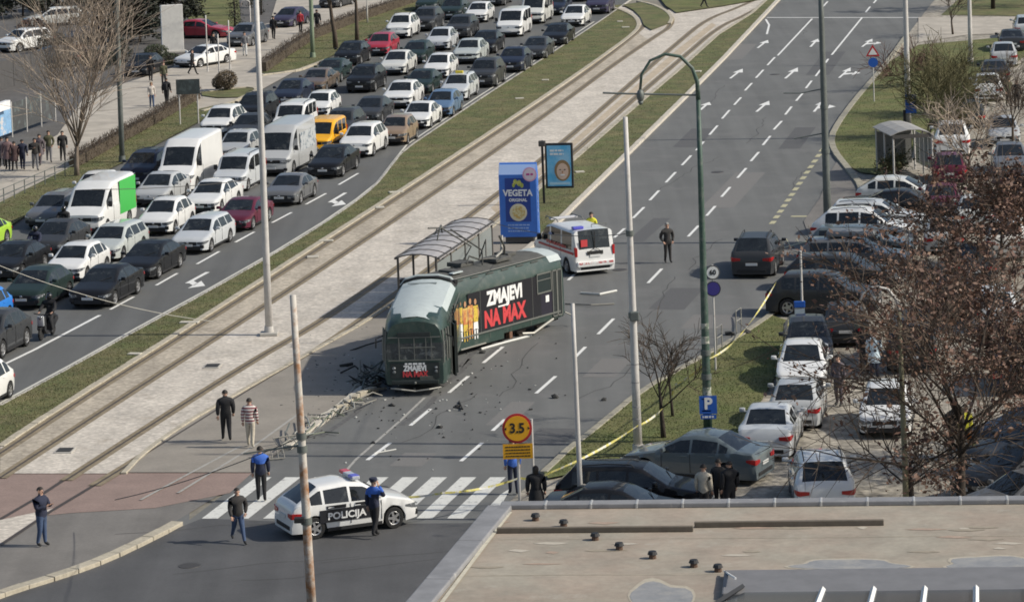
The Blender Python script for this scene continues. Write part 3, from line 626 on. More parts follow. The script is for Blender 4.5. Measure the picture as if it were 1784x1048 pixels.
def car(kind, colour, px, py, label, cat='car', head=None, ref='front', group=None, name=None, glass=None, rim=None, z=0.0, rot=0.0):
    """ref: which ground point of the car the pixel marks"""
    if kind not in PROTO: PROTO[kind] = make_car(kind)
    o = copy_tree(PROTO[kind]); L = SPEC[kind]['L']
    nm = name or {'panel': 'panel_van', 'boxvan': 'box_van', 'caddy': 'compact_van', 't5': 'minivan', 'suv': 'suv', 'wagon': 'estate_car', 'sedan': 'sedan_car', 'coupe': 'coupe_car'}.get(kind, 'hatchback_car')
    o.name = nm
    p = g(px, py, z)
    h = -roaddir(py) if head is None else Vector((head[0], head[1], 0)).normalized()
    if rot: h = Matrix.Rotation(R(rot), 3, 'Z') @ h
    c = p-h*(L/2) if ref == 'front' else p+h*(L/2) if ref == 'rear' else p
    o.location = (c.x, c.y, z); o.rotation_euler = (0, 0, math.atan2(h.y, h.x))
    vr = random.Random(label); o.scale = (vr.uniform(.96, 1.04), vr.uniform(.98, 1.03), vr.uniform(.96, 1.05)) if group else (1, 1, 1)
    gone = {'grille': vr.random() < .25, 'roof_rail': vr.random() < .4, 'number_plate': False}
    tag(o, label, cat, group)
    for ch in list(o.children):
        if gone.get(ch.name.split('.')[0]) and group: bpy.data.objects.remove(ch); continue
        if ch.name.split('.')[0] in ('grille', 'headlight', 'lower_intake') and group: zs = vr.uniform(.85, 1.25) if ch.name.startswith('grille') else 1.0; ch.scale = (1, vr.uniform(.9, 1.0) if not ch.name.startswith('headlight') else 1, 1)
        if ch.name.startswith('rim') : pass
        b = ch.name.split('.')[0]
        if b in ('body', 'door_handle') or (b == 'mirror' and not SPEC[kind].get('box')): setmat(ch, PAINT[colour])
        if glass and b in ('windscreen', 'rear_window', 'side_window'): setmat(ch, glass)
    return o
Q = 'cars queuing on the western carriageway'
QUEUE = [
 ('hatch', 'white', 152, 362, 'white hatchback whose lower half is hidden by the green-sided van'),
 ('wagon', 'grey', 76, 400, 'dark grey estate with pale bonnet left of the green-sided van'),
 ('hatch', 'darkgrey', 78, 452, 'dark car with scooters standing against it at the left'),
 ('wagon', 'lightgreen', 176, 459, 'pale silver estate in front of the green-sided van'),
 ('sedan', 'black', -2, 492, 'black saloon cut by the left edge, above the bright blue car'),
 ('hatch', 'white', 113, 494, 'white hatchback with black lower grille beside the pale silver estate'),
 ('hatch', 'lime', -62, 446, 'lime green car mostly outside the left edge'),
 ('hatch', 'darkgreen', 42, 541, 'dark green hatchback behind the scooter rider'),
 ('sedan', 'black', 158, 539, 'black saloon with star badge, foremost beside the lane line'),
 ('supermini', 'brightblue', -62, 582, 'bright blue small car at the left edge'),
 ('hatch', 'darkgrey', -42, 632, 'dark grey hatchback at the left edge next to the scooter rider'),
 ('supermini', 'white', -72, 724, 'white car tail at the left edge below the lane line'),
 ('suv', 'navy', 240, 326, 'navy SUV left of the tall white panel van'),
 ('hatch', 'silver', 264, 362, 'silver hatchback directly in front of the tall white panel van'),
 ('hatch', 'white', 272, 412, 'white hatchback with triangular grille behind the silver fastback'),
 ('sedan', 'white', 352, 376, 'white saloon with a big dark grille left of the burgundy car'),
 ('wagon', 'palesilver', 332, 444, 'pale silver fastback with black grille beside the lane dashes'),
 ('coupe', 'burgundy', 405, 405, 'burgundy sports car beside the tall pale lamp post'),
 ('suv', 'white', 377, 243, 'white SUV behind the tall white panel van'),
 ('hatch', 'silver', 405, 287, 'silver car peeking out right of the tall white panel van'),
 ('sedan', 'black', 237, 491, 'glossy black saloon with bright headlamps and silver rims left of the white arrow'),
 ('sedan', 'black', 567, 312, 'black saloon foremost at the bend, in front of the yellow van'),
 ('coupe', 'grey', 490, 361, 'grey coupe in front of the silver grey panel van'),
 ('supermini', 'white', 553, 207, 'small old white hatchback behind the yellow van'),
 ('suv', 'black', 436, 218, 'black SUV behind the lamp post in the outer lane'),
 ('sedan', 'navy', 500, 187, 'navy saloon beside the black SUV near the driveway'),
 ('sedan', 'darkgrey', 424, 252, 'dark car half hidden between white SUV and silver grey panel van'),
 ('suv', 'black', 630, 163, 'large black SUV with open road in front of it'),
 ('hatch', 'white', 695, 191, 'white hatchback between the black SUV and the blue hatchback'),
 ('hatch', 'darkgrey', 640, 218, 'dark grey hatchback behind the white crossover'),
 ('suv', 'darkgrey', 588, 247, 'dark SUV right next to the yellow van'),
 ('suv', 'white', 622, 276, 'white crossover with black trim behind the foremost black saloon'),
 ('supermini', 'tan', 685, 255, 'small tan car with an orange reflection beside the bend in the kerb'),
 ('hatch', 'white', 725, 227, 'white hatchback between the tan car and the blue hatchback'),
 ('hatch', 'blue', 766, 206, 'medium blue hatchback next to the kerb'),
 ('wagon', 'palesilver', 793, 178, 'silver taxi with a yellow roof sign behind the blue hatchback'),
 ('hatch', 'red', 660, 99, 'bright red hatchback in the outer lane'),
 ('hatch', 'black', 607, 116, 'black car beside the verge, left of the red hatchback'),
 ('hatch', 'darkgreen', 572, 146, 'dark green car left of the large black SUV'),
 ('sedan', 'brown', 545, 164, 'dark brown saloon with pale number plate near the driveway mouth'),
 ('hatch', 'offwhite', 687, 133, 'off-white hatchback in front of the red hatchback'),
 ('hatch', 'darkgreen', 722, 113, 'dark green crossover with glaring headlamp right of the red hatchback'),
 ('hatch', 'darkgreen', 730, 166, 'dark green car between white hatchback and silver taxi'),
 ('hatch', 'white', 762, 139, 'white hatchback behind the dark green car and the silver taxi'),
 ('hatch', 'lightgreen', 815, 113, 'pale grey-green saloon with oval grille'),
 ('suv', 'darkgrey', 842, 154, 'dark SUV by the kerb behind the silver taxi'),
 ('hatch', 'navy', 892, 128, 'dark navy hatchback second behind the kerbside dark SUV'),
 ('hatch', 'darkgrey', 932, 105, 'dark grey hatchback third in the kerbside row of dark cars'),
 ('sedan', 'black', 843, 96, 'black saloon in front of the nearer white minivan'),
 ('suv', 'darkgrey', 800, 69, 'dark grey SUV behind the pale grey-green saloon'),
 ('hatch', 'palesilver', 765, 90, 'silver hatchback left of the dark grey SUV'),
 ('suv', 'white', 696, 69, 'white SUV behind the bright red hatchback'),
 ('suv', 'darkgrey', 739, 56, 'dark pickup-like SUV right of the white SUV by the verge'),
 ('hatch', 'darkgreen', 787, 36, 'dark green car in the outer lane near the upper edge'),
 ('hatch', 'white', 832, 41, 'white hatchback left of the nearer white minivan'),
 ('sedan', 'black', 968, 81, 'black saloon at the end of the kerbside row of dark cars'),
 ('hatch', 'white', 1000, 48, 'white hatchback with V-shaped grille nearest the end of the kerb line'),
 ('hatch', 'purple', 1043, 26, 'dark purple car at the upper edge next to the kerb'),
 ('hatch', 'navy', 967, 28, 'navy car behind the farther white minivan at the upper edge'),
 ('sedan', 'darkgrey', 862, 12, 'dark grey car cut by the upper edge behind the white minivans'),
 ('hatch', 'darkgreen', 745, 22, 'dark car at the verge cut by the upper edge'),
 ('hatch', 'black', 1010, 4, 'black car cut by the upper edge beside the purple car'),
]
for i_, (k, c, x, y, lab) in enumerate(QUEUE):
    if k == 'hatch': k = ('hatch', 'crossover', 'fastback')[(i_*7+i_//3) % 3]
    car(k, c, x-4, y, lab, group=Q)
gv = car('boxvan', 'white', 142, 414, 'white delivery van with a bright green rear side panel', 'van', group='vans in the queue')
car('panel', 'white', 303, 338, 'tall plain white panel van, biggest in the queue', 'van', group='vans in the queue')
car('caddy', 'palesilver', 397, 337, 'pale silver compact van left of the silver grey panel van', 'van', group='vans in the queue')
sv = car('panel', 'silver', 474, 308, 'silver grey panel van with lettering on its side', 'van', group='vans in the queue')
yv = car('caddy', 'yellow', 547, 273, 'bright yellow delivery van', 'van', group='vans in the queue')
car('caddy', 'white', 498, 240, 'white compact van behind the silver grey panel van', 'van', group='vans in the queue')
car('t5', 'white', 886, 66, 'nearer of two white minivans at the upper edge', 'van', group='vans in the queue')
car('t5', 'offwhite', 926, 43, 'farther of two white minivans at the upper edge', 'van', group='vans in the queue')
# extras on vans
M_GREEN = mat('van_green', (.06, .42, .08), .4)
for s in (1, -1):
    MB().box((-1.3, s*1.003, 1.45), (2.4, .012, 1.55)).build('green_panel', M_GREEN, gv)
for s in (1, -1):
    MB().box((-1.0, s*1.004, 1.55), (3.2, .01, 1.0)).build('lettering_panel', mat('van_lettering', (.42, .44, .45), .5, wear=((.08, .12, .16), 3.5, .52, .58)), sv)
    MB().box((0, s*.91, .55), (4.0, .012, .3)).build('lower_trim', M_BLK, yv)
tx = bpy.data.objects
for o in list(COL.objects):
    if o.get('label', '').startswith('silver taxi'):
        MB().rbox((-.1, 0, 1.54), (.18, .5, .14), .03).build('roof_sign', mat('taxi_yellow', (.75, .6, .05), .4), o)
    if o.get('label', '').startswith('small tan car'):
        pass
# cars in the car park on the left
KP = 'cars in the car park at upper left'
car('sedan', 'white', 318, 120, 'white saloon parked beside the pale stone slab', head=(-.75, -1.0), group=KP)
car('hatch', 'black', 236, 136, 'black car parked under the dark conifers near the pedestrians', head=(-.2, -1), group=KP)
car('suv', 'grey', 413, 84, 'grey SUV parked by the thin flag posts', head=(-.3, -1), group=KP)
car('hatch', 'purple', 489, 50, 'dark car parked behind the walking people by the green post', head=(-.35, -1), group=KP)
car('suv', 'white', 6, 93, 'white SUV at the left edge behind the bare tree', head=(-.8, -1), group=KP)
car('sedan', 'red', 352, 66, 'dark red saloon seen side-on behind the pale stone slab', head=(1, -.35), ref='mid', group=KP)
car('hatch', 'darkgrey', 571, 16, 'dark car parked at the upper edge beside the verge trees', head=(-.35, -1), group=KP)
car('sedan', 'darkgrey', 150, 78, 'dark saloon behind the twigs of the bare tree', head=(-.9, -.6), ref='mid', group=KP)
car('hatch', 'darkgrey', 88, 118, 'grey car behind the fence, partly hidden by twigs', head=(-.9, -.5), ref='mid', group=KP)
car('wagon', 'silver', 190, 40, 'silver car far back left of the dark conifers', head=(-.9, -.4), ref='mid', group=KP)
car('wagon', 'offwhite', 95, 45, 'long off-white car behind the top of the bare tree', head=(-.9, -.3), ref='mid', group=KP)
# right side parking: row seen from the side, noses to the right
RP = 'cars parked in the row along the bus bay'
sh_ = (.93, -.25)
car('suv', 'darkgrey', 1436, 545, 'dark blue-grey hatchback, nearest car of the row along the bus bay', head=sh_, ref='mid', group=RP, z=.02)
car('wagon', 'darkgrey', 1470, 500, 'dark estate second in the row along the bus bay', head=sh_, ref='mid', group=RP, z=.02)
rb = car('wagon', 'grey', 1490, 470, 'car with a grey roof box in the row along the bus bay', head=sh_, ref='mid', group=RP, z=.02)
MB().rbox((-.1, 0, 1.67), (2.0, .85, .30), .10).build('roof_box', mat('roof_box_grey', (.22, .23, .24), .35), rb, True, 40)
car('wagon', 'teal', 1503, 448, 'dull teal car between roof box and white crossover', head=sh_, ref='mid', group=RP, z=.02)
car('suv', 'white', 1506, 428, 'white crossover parked behind the tall dark lamp post', head=sh_, ref='mid', group=RP, z=.02)
car('wagon', 'palesilver', 1528, 404, 'pale silver estate parked behind the white crossover', head=sh_, ref='mid', group=RP, z=.02)
car('sedan', 'black', 1580, 384, 'black car second from the far end of the row', head=sh_, ref='mid', group=RP, z=.02)
car('hatch', 'offwhite', 1570, 360, 'off-white car at the far end of the row by the shelter', head=sh_, ref='mid', group=RP, z=.02)
# column of cars by the grass island
IP = 'cars parked in a column beside the grass island'
car('hatch', 'darkgrey', 1412, 642, 'dark car at the head of the column beside the grass island', head=(-.05, -1), group=IP, z=.02)
car('sedan', 'white', 1396, 688, 'white saloon facing the camera in the column by the grass island', head=(-.12, -1), group=IP, z=.02)
car('hatch', 'silver', 1384, 752, 'silver grey hatchback seen from behind, below the white saloon', head=(.16, 1), ref='rear', group=IP, z=.02)
au = car('sedan', 'palesilver', 1333, 805, 'pale silver saloon with red tail lamps seen from behind', head=(.17, 1), ref='rear', group=IP, z=.02)
car('sedan', 'teal', 1215, 830, 'dull blue-grey saloon behind the white pole, tail towards the right', head=(-.93, .42), ref='mid', group=IP, z=.02)
car('wagon', 'black', 1108, 890, 'black estate facing right beside the dull blue-grey saloon', head=(.93, -.22), ref='mid', group=IP, z=.02)
car('sedan', 'black', 1080, 925, 'black saloon nearest the grey roof edge, behind the thin white pole', head=(.93, -.22), ref='mid', group=IP, z=.02)
car('suv', 'white', 1440, 905, 'white SUV seen from behind, cut by the grey roof edge', head=(.03, 1), ref='rear', group=IP, z=.02)
car('hatch', 'white', 1542, 765, 'white car parked behind the bare branches, left of the curved lamp post', head=(-.15, -1), ref='front', group=IP, z=.02)
YP = 'cars in the far part of the parking under the trees'
car('suv', 'darkgrey', 1590, 652, 'dark SUV with a red tail lamp behind the brown-leaved tree', head=(.1, 1), ref='rear', group=YP, z=.02)
car('hatch', 'darkgrey', 1474, 606, 'dark hatchback right of the blue bus stop totem', head=(.1, 1), ref='rear', group=YP, z=.02)
for k, c, x, y, lab in (('suv', 'white', 1660, 275, 'white SUV right behind the bus shelter'), ('hatch', 'burgundy', 1655, 325, 'burgundy car right of the bus shelter'), ('hatch', 'darkgrey', 1690, 225, 'dark grey car in front of the white hatchback among bare branches'),
                       ('hatch', 'white', 1722, 178, 'white hatchback among bare branches near the two standing people'), ('sedan', 'darkgrey', 1735, 150, 'dark saloon behind the white hatchback among bare branches'), ('hatch', 'silver', 1750, 118, 'silver car third from the far end of the tree-shaded row'), ('sedan', 'darkgrey', 1765, 92, 'dark saloon next to last in the tree-shaded row'),
                       ('wagon', 'palesilver', 1790, 68, 'pale car at the far end of the tree-shaded row by the footpath')):
    car(k, c, x, y, lab, head=(.12, 1), ref='rear', group=YP, z=.02)
for k, c, x, y, lab in (('sedan', 'grey', 1760, 300, 'grey saloon at the right edge behind brown leaves'), ('hatch', 'silver', 1748, 250, 'silver hatchback at the right edge under thin branches'), ('suv', 'black', 1775, 360, 'black SUV at the right edge beside the grey saloon')):
    car(k, c, x, y, lab, head=(-.1, -1), ref='mid', group=YP, z=.02)
SR = 'dark cars parked side by side at the lower right'
for i, (x, y, c, lab) in enumerate(((1800, 905, 'grey', 'grey car nearest the roof edge at lower right'), (1790, 860, 'black', 'black car second from the roof edge at lower right'), (1800, 815, 'darkgrey', 'dark grey car third from the roof edge at lower right'), (1815, 775, 'navy', 'navy car farthest of the dark cars at lower right'))):
    car('wagon', c, x, y, lab, head=(-.9, -.42), ref='mid', group=SR, z=.02)
for k, c, x, y, lab in (('hatch', 'silver', 1645, 445, 'silver hatchback behind the bare tree, right of the side-on row'), ('sedan', 'darkgrey', 1700, 500, 'dark saloon deep behind the rusty leaves'), ('suv', 'white', 1755, 455, 'white SUV at the right edge behind brown leaves'), ('hatch', 'black', 1660, 560, 'black hatchback hidden behind the rusty leaves'),
                       ('wagon', 'palesilver', 1735, 580, 'pale estate hidden behind the rusty leaves'), ('hatch', 'offwhite', 1700, 405, 'off-white hatchback under the thin bare tree'), ('sedan', 'burgundy', 1640, 385, 'burgundy saloon behind the bus shelter cars'), ('hatch', 'navy', 1770, 690, 'navy hatchback at the right edge above the dark row')):
    car(k, c, x, y, lab, head=(.15, 1), ref='rear', group=YP, z=.02)
# silver SUV leaving the bay, on the east road
vw = car('suv', 'darkgrey', 1310, 486, 'dark grey SUV with lit red tail lamps on the empty road', head=(.20, 1), ref='rear')
# scooters among the queue
# ------------------------------------------------------------------ tram
def atY(px, py, Y):
    d = CF + CR*((px-CX)/FPX) + CD*((py-CY)/FPX)
    return CAMP + d*((Y-CAMP.y)/d.y)
M_TGREEN = mat('tram_green', (.030, .056, .047), .38, var=.15, vscale=2.5, coat=.2, wear=((.085, .10, .085), 2.2, .50, .72))
M_TDARK = mat('tram_dark', (.022, .028, .027), .5, var=.2, vscale=3)
M_TROOF = mat('tram_roof_pale', (.44, .49, .485), .55, var=.10, vscale=4, wear=((.34, .38, .38), 3.0, .55, .75))
M_TROOFG = mat('tram_roof_grey', (.085, .085, .078), .85, var=.3, vscale=4, wear=((.06, .06, .055), 2.5, .5, .7))
M_TAD = mat('tram_advert_black', (.014, .014, .018), .4)
M_TGLASS = mat('tram_glass', (.055, .062, .064), .12, 0, .6, var=.5, vscale=4, wear=((.20, .21, .20), 3.5, .52, .62))
M_TWIN = mat('tram_window', (.035, .045, .045), .1, 0, .6)
M_FRAME = mat('tram_frame', (.16, .165, .15), .5, .2)
M_WHITE = mat('print_white', (.78, .78, .76), .5, wear=((.5, .5, .5), 6.0, .62, .75))
M_REDP = mat('print_red', (.58, .055, .06), .5, wear=((.3, .03, .04), 6.0, .6, .8))
M_STEEL = mat('bent_steel', (.36, .35, .31), .55, .4, var=.2, vscale=6)
tram = thing('tram', 'dark green two-section tram, derailed and bent across the road', 'tram', (-3.78, 130.7, 0))
def vdir(o, x, y): o.rotation_euler = (0, 0, math.atan2(y, x))
ROWS = [(.97, .42), (1.0, .60), (1.0, 1.22), (1.0, 1.34), (.985, 2.06), (.97, 2.28), (.90, 2.66), (.76, 2.88), (.45, 3.0), (.15, 3.045)]
def section(name, xs, wf, zf, glass_from, parent):
    body = MB(); gl = MB(); rp = MB(); n = len(ROWS)
    def P(i, j, s):
        x = xs[i]; k, z = ROWS[j]; w, zt, lean = wf(x), zf(x), 0
        zz = z if z < 1.35 else 1.34+(z-1.34)*(zt-1.34)/(3.05-1.34)
        return Vector((x, s*w*k, zz))
    for i in range(len(xs)-1):
        for j in range(n-1):
            for s in (1, -1):
                q = [P(i, j, s), P(i+1, j, s), P(i+1, j+1, s), P(i, j+1, s)]
                if s > 0: q = q[::-1]
                t = gl if (j == 3 and glass_from is not None and xs[i] >= glass_from) else body
                t.add(q, [(0, 1, 2, 3)])
        q = [P(i, n-1, 1), P(i+1, n-1, 1), P(i+1, n-1, -1), P(i, n-1, -1)]; body.add(q[::-1], [(0, 1, 2, 3)])
    for i, fl in ((0, False), (len(xs)-1, True)):
        for j in range(n-1):
            q = [P(i, j, -1), P(i, j, 1), P(i, j+1, 1), P(i, j+1, -1)]
            t = gl if (fl and j == 3 and glass_from is not None) else body
            t.add(q if fl else q[::-1], [(0, 1, 2, 3)])
    def fin(mb, nm, mt, par):
        me = mb.mesh(nm, mt)
        bm = bmesh.new(); bm.from_mesh(me); bmesh.ops.remove_doubles(bm, verts=bm.verts, dist=.001); bmesh.ops.recalc_face_normals(bm, faces=bm.faces); bm.to_mesh(me); bm.free()
        me.polygons.foreach_set('use_smooth', [True]*len(me.polygons)); me.set_sharp_from_angle(angle=R(32))
        return ob(nm, me, par)
    o = fin(body, name, M_TGREEN, parent)
    if glass_from is not None: fin(gl, 'windscreen', M_TGLASS, o)
    return o, P
def wf1(x): return interp([(0, 1.2), (6.2, 1.2), (6.8, 1.16), (7.25, 1.12), (7.5, 1.06), (7.6, 1.02)], x)
def zf1(x): return interp([(0, 3.05), (6.0, 3.05), (6.7, 3.0), (7.2, 2.90), (7.5, 2.78), (7.6, 2.70)], x)
xs1 = [.25, .6, 1.2, 2.4, 3.6, 4.8, 6.0, 6.4, 6.8, 7.05, 7.25, 7.4, 7.5, 7.56, 7.6]
s1, P1 = section('front_section', xs1, wf1, zf1, 6.8, tram); vdir(s1, -.05, -1)
# roof panel of the front section, ragged pale paint
mb = MB(); n = len(ROWS)
js = [(-1, 6), (-1, 7), (-1, 8), (-1, 9), (1, 9), (1, 8), (1, 7), (1, 6)]
xr = [.75, 1.6, 2.6, 3.6, 4.6, 5.6, 6.3, 6.75, 7.05, 7.3, 7.42]
V = []
for x in xr:
    w, zt = wf1(x), zf1(x); sh = .80 if x > 6.9 else .9 if x > 6 else 1.0
    for s, j in js:
        k, z = ROWS[j]; V.append((x+random.uniform(-.04, .04)*(x > 7.1), s*w*k*sh, 1.34+(z-1.34)*(zt-1.34)/1.71+.014+(.02 if sh < 1 else 0)))
F = [(i*8+a, i*8+a+1, (i+1)*8+a+1, (i+1)*8+a) for i in range(len(xr)-1) for a in range(7)]
mb.add(V, F).build('roof_panel', M_TROOF, s1, True, 30)
MB().rbox((1.7, -.1, 3.07), (.12, 1.1, .04), .01).build('roof_rail', mat('roof_rail_grey', (.25, .28, .28), .6), s1)
MB().tube([(.55, -1.05, 2.72), (.55, -.85, 2.97), (.55, -.4, 3.09), (.55, .4, 3.09), (.55, .85, 2.97), (.55, 1.05, 2.72)], .05, 6).build('roof_rib', M_BLK, s1)
MB().tube([(.18, -1.05, 2.75), (.18, -.85, 2.99), (.18, -.4, 3.1), (.18, .4, 3.1), (.18, .85, 2.99), (.18, 1.05, 2.75)], .06, 6).build('roof_rib', M_TROOF, s1)
# windscreen bars
for y in (-.55, 0, .42, .62): MB().box((7.625, y, 1.70), (.03, .03, .80)).build('mullion', M_FRAME, s1)
for z, y0, y1 in ((2.33, -.95, .95), (1.30, -.95, .95), (1.86, -.5, .75)): MB().box((7.63, (y0+y1)/2, z-.2 if z > 2 else z-.1 if z > 1.5 else z), (.03, y1-y0, .035)).build('window_bar', M_FRAME, s1)
for s in (1, -1):
    for a, b in ((7.56, 1.04), (7.22, 1.13), (6.85, 1.185)):
        MB().tube([(a, s*(b+.015), 1.2), (a-.02, s*(b+.015), 1.8), (a-.06, s*(b*.98), 2.35)], .035, 6).build('window_post', M_FRAME, s1)
# front face: dark apron, lamps, lettering, bumper
MB().rbox((7.61, 0, .92), (.03, 1.78, .56), .01).build('front_apron', M_TDARK, s1)
for s in (1, -1):
    for z in (.88, 1.02): MB().ball((7.63, s*.76, z), (.03, .06, .06), 10, 6).build('headlamp', M_LAMP, s1)
    MB().rbox((7.55, s*.98, 1.22), (.05, .10, .22), .015).build('marker_lamp', mat('white_marker', (.75, .75, .72), .3), s1)
MB().rbox((7.66, 0, .52), (.12, 1.7, .14), .03).build('bumper', M_TDARK, s1)
MB().ball((7.74, 0, .5), .05, 8, 6).build('coupler', M_FRAME, s1)
MB().tube([(7.6, -.9, .3), (7.78, -.5, .28), (7.72, 0, .2), (7.8, .5, .27), (7.6, .92, .3)], .03, 6).build('bent_fender', M_STEEL, s1)
def put_text(s, size, mt, par, loc, rot, bold=.012, sx=1.0, nm='lettering', shear=0.0):
    o = ob(nm, text_mesh(nm, s, size, mt, bold, .004, sx=sx, shear=shear), par, loc); o.rotation_euler = rot; return o
def scribble(par, x, y0, y1, z, h, mt, nm='small_print', axis='x'):
    """a line of print too small to read: short bars of uneven length"""
    rs = random.Random(int(z*1000)+int(x*100)); y = y0; mb = MB()
    while y < y1-.02:
        w = min(h*rs.uniform(.6, 2.6), y1-y)
        if axis == 'x': mb.box((x, y+w/2, z), (.006, w, h))
        else: mb.box((y+w/2, x, z), (w, .006, h))
        y += w+h*.5
    return mb.build(nm, mt, par)
FR = (R(90), 0, R(90))      # faces +x
LF = (R(90), 0, R(180))     # faces +y
RT = (R(90), 0, 0)          # faces -y
scribble(s1, 7.628, -.36, .36, 1.17, .07, M_WHITE)
put_text('ZMAJEVI', .27, M_WHITE, s1, (7.632, 0, 1.0), FR, .014, .82)
put_text('NA MAX', .27, M_REDP, s1, (7.632, 0, .79), FR, .014, .86)
# right-hand side posts and bent doors of the front section
for x in (6.2, 5.6, 4.9, 4.2): MB().box((x, 1.225, 1.55), (.07, .05, 2.2)).build('door_post', M_FRAME if x > 5 else M_TDARK, s1)
for x0, x1 in ((6.15, 5.65), (5.55, 4.95)):
    MB().box(((x0+x1)/2, 1.30, 1.35), (x0-x1, .05, 1.9), R(18)).build('bent_door', M_TDARK, s1)
for s in (1, -1):
    for k in range(3):
        MB().rbox((1.0+k*1.35, s*1.203, 1.85), (1.15, .03, .85), .01).build('side_window', M_TWIN, s1)
MB().box((3.4, 0, .42), (6.4, 1.9, .42)).build('underframe', M_BLK, s1)
# rear section
s2, P2 = section('rear_section', [-7.9, -7.6, -7.0, -5.6, -4.2, -2.8, -1.4, -.5, -.12], lambda x: interp([(-7.9, 1.05), (-7.5, 1.18), (-7.1, 1.2), (0, 1.2)], x), lambda x: interp([(-7.9, 2.9), (-7.4, 3.05), (0, 3.05)], x), None, tram)
vdir(s2, -.60, -.80); s2.scale = (.92, 1, 1)
mb = MB(); V = []
for x in (-7.75, -6.9): V += [(x, s*1.2*ROWS[j][0], ROWS[j][1]+.014) for s, j in js[0:]]
mb.add(V, [(a, a+1, 8+a+1, 8+a) for a in range(7)]).build('roof_end_panel', M_TROOF, s2, True, 30)
mb = MB(); V = []
xr = [-6.88, -5, -3, -1, -.2]
for x in xr: V += [(x, s*1.2*ROWS[j][0], ROWS[j][1]+.012) for s, j in js[1:-1]]
mb.add(V, [(i*6+a, i*6+a+1, (i+1)*6+a+1, (i+1)*6+a) for i in range(4) for a in range(5)]).build('roof_cover', M_TROOFG, s2, True, 30)
for x, y, a, b, h in ((-1.2, .2, .5, .8, .08), (-2.6, -.3, .9, .7, .16), (-4.3, .25, 1.1, .8, .14), (-5.6, -.2, .6, .7, .12), (-1.0, .62, .7, .22, .05)):
    MB().rbox((x, y, 3.06+h/2), (a, b, h), .02).build('roof_box', M_TROOFG if y < .6 else M_TROOF, s2)
# camera-facing side (+y)
Y0 = 1.203
MB().box((-3.45, Y0+.004, 1.50), (5.1, .012, 1.62)).build('advert_panel', M_TAD, s2)
MB().box((-6.35, Y0+.003, 1.12), (1.2, .012, .86)).build('advert_panel', mat('advert_navy', (.022, .02, .032), .4), s2)
put_text('ZMAJEVI', .74, M_WHITE, s2, (-3.45, Y0+.014, 1.90), LF, .036, .90)
put_text('NA MAX', .86, M_REDP, s2, (-3.42, Y0+.014, 1.12), LF, .042, .86)
MB().box((-3.35, Y0+.012, 1.52), (.75, .008, .06)).build('lettering_strip', M_WHITE, s2)
# players in the advert: flat printed figures
skin = mat('print_skin', (.45, .24, .13), .5); yel = mat('print_yellow', (.62, .45, .06), .5, wear=((.30, .14, .05), 6, .5, .58)); ora = mat('print_orange', (.50, .17, .06), .5, wear=((.62, .42, .12), 6, .48, .58)); wht = M_WHITE
for i, (x, c1, c2) in enumerate(((-.35, yel, wht), (-.70, ora, yel), (-1.05, ora, ora), (-1.40, yel, wht))):
    f = MB(); top = 2.18-.06*(i % 2)
    f.yprism([(x-.17, top-.32), (x+.17, top-.32), (x+.15, top-.95), (x-.15, top-.95)], Y0+.011, Y0+.017)
    sh = f.build('printed_shirt', c1, s2)
    h = MB(); h.yprism([(x+.08*math.cos(t*.785), top-.17+.12*math.sin(t*.785)) for t in range(8)], Y0+.011, Y0+.018)
    h.yprism([(x-.17, top-.35), (x-.25, top-.6), (x-.2, top-.85), (x-.14, top-.6)], Y0+.011, Y0+.018); h.yprism([(x+.17, top-.35), (x+.24, top-.6), (x+.18, top-.8), (x+.13, top-.6)], Y0+.011, Y0+.018)
    h.build('printed_face', skin, s2)
    l = MB(); l.yprism([(x-.14, top-.95), (x+.14, top-.95), (x+.16, top-1.25), (x+.02, top-1.2), (x-.16, top-1.25)], Y0+.011, Y0+.017)
    l.yprism([(x-.13, top-1.25), (x-.03, top-1.25), (x-.06, top-1.6), (x-.12, top-1.6)], Y0+.011, Y0+.017); l.yprism([(x+.03, top-1.25), (x+.13, top-1.25), (x+.12, top-1.6), (x+.06, top-1.6)], Y0+.011, Y0+.017)
    l.build('printed_shorts', c2, s2)
# windows and door near the tail
def framed(x0, x1, z0, z1, nm, gm):
    w = MB().box(((x0+x1)/2, Y0+.006, (z0+z1)/2), (abs(x1-x0), .012, z1-z0)).build(nm, gm, s2)
    for a, b, c, d in ((x0, z0, x0, z1), (x1, z0, x1, z1), (x0, z0, x1, z0), (x0, z1, x1, z1)):
        MB().box(((a+c)/2, Y0+.02, (b+d)/2), (abs(c-a)+.05, .025, abs(d-b)+.05)).build('frame', M_FRAME, w)
    return w
framed(-5.75, -6.75, 1.6, 2.35, 'side_window', M_TWIN); 
MB().box((-6.25, Y0+.02, 2.1), (1.0, .02, .03)).build('window_bar', M_FRAME, s2)
for x0, x1 in ((-6.85, -7.15), (-7.2, -7.5)): framed(x0, x1, .55, 2.35, 'door', M_TDARK)
MB().box((-6.45, Y0+.016, 1.32), (.24, .01, .26)).build('sticker', M_WHITE, s2)
for x in (-1.75, -4.0, -5.4): MB().box((x, Y0+.013, 1.5), (.018, .01, 1.66)).build('panel_seam', M_FRAME, s2)
MB().box((-3.7, Y0+.02, .69), (7.3, .04, .06)).build('rubbing_strip', M_FRAME, s2)
MB().rbox((-1.75, 1.12, .45), (3.2, .14, .46), .02).build('skirt', M_TGREEN, s2)
MB().box((-1.2, 1.205, .26), (1.7, .03, .05)).build('step_edge', M_STEEL, s2)
MB().box((-3.95, 0, .46), (7.4, 1.8, .36)).build('underframe', M_BLK, s2)
for x in (-5.2, -6.6):
    for s in (1, -1): MB().cyl((x, s*.62, .34), (x, s*.76, .34), .34, n=18).build('bogie_wheel', mat('wheel_steel', (.14, .12, .10), .5, .6), s2)
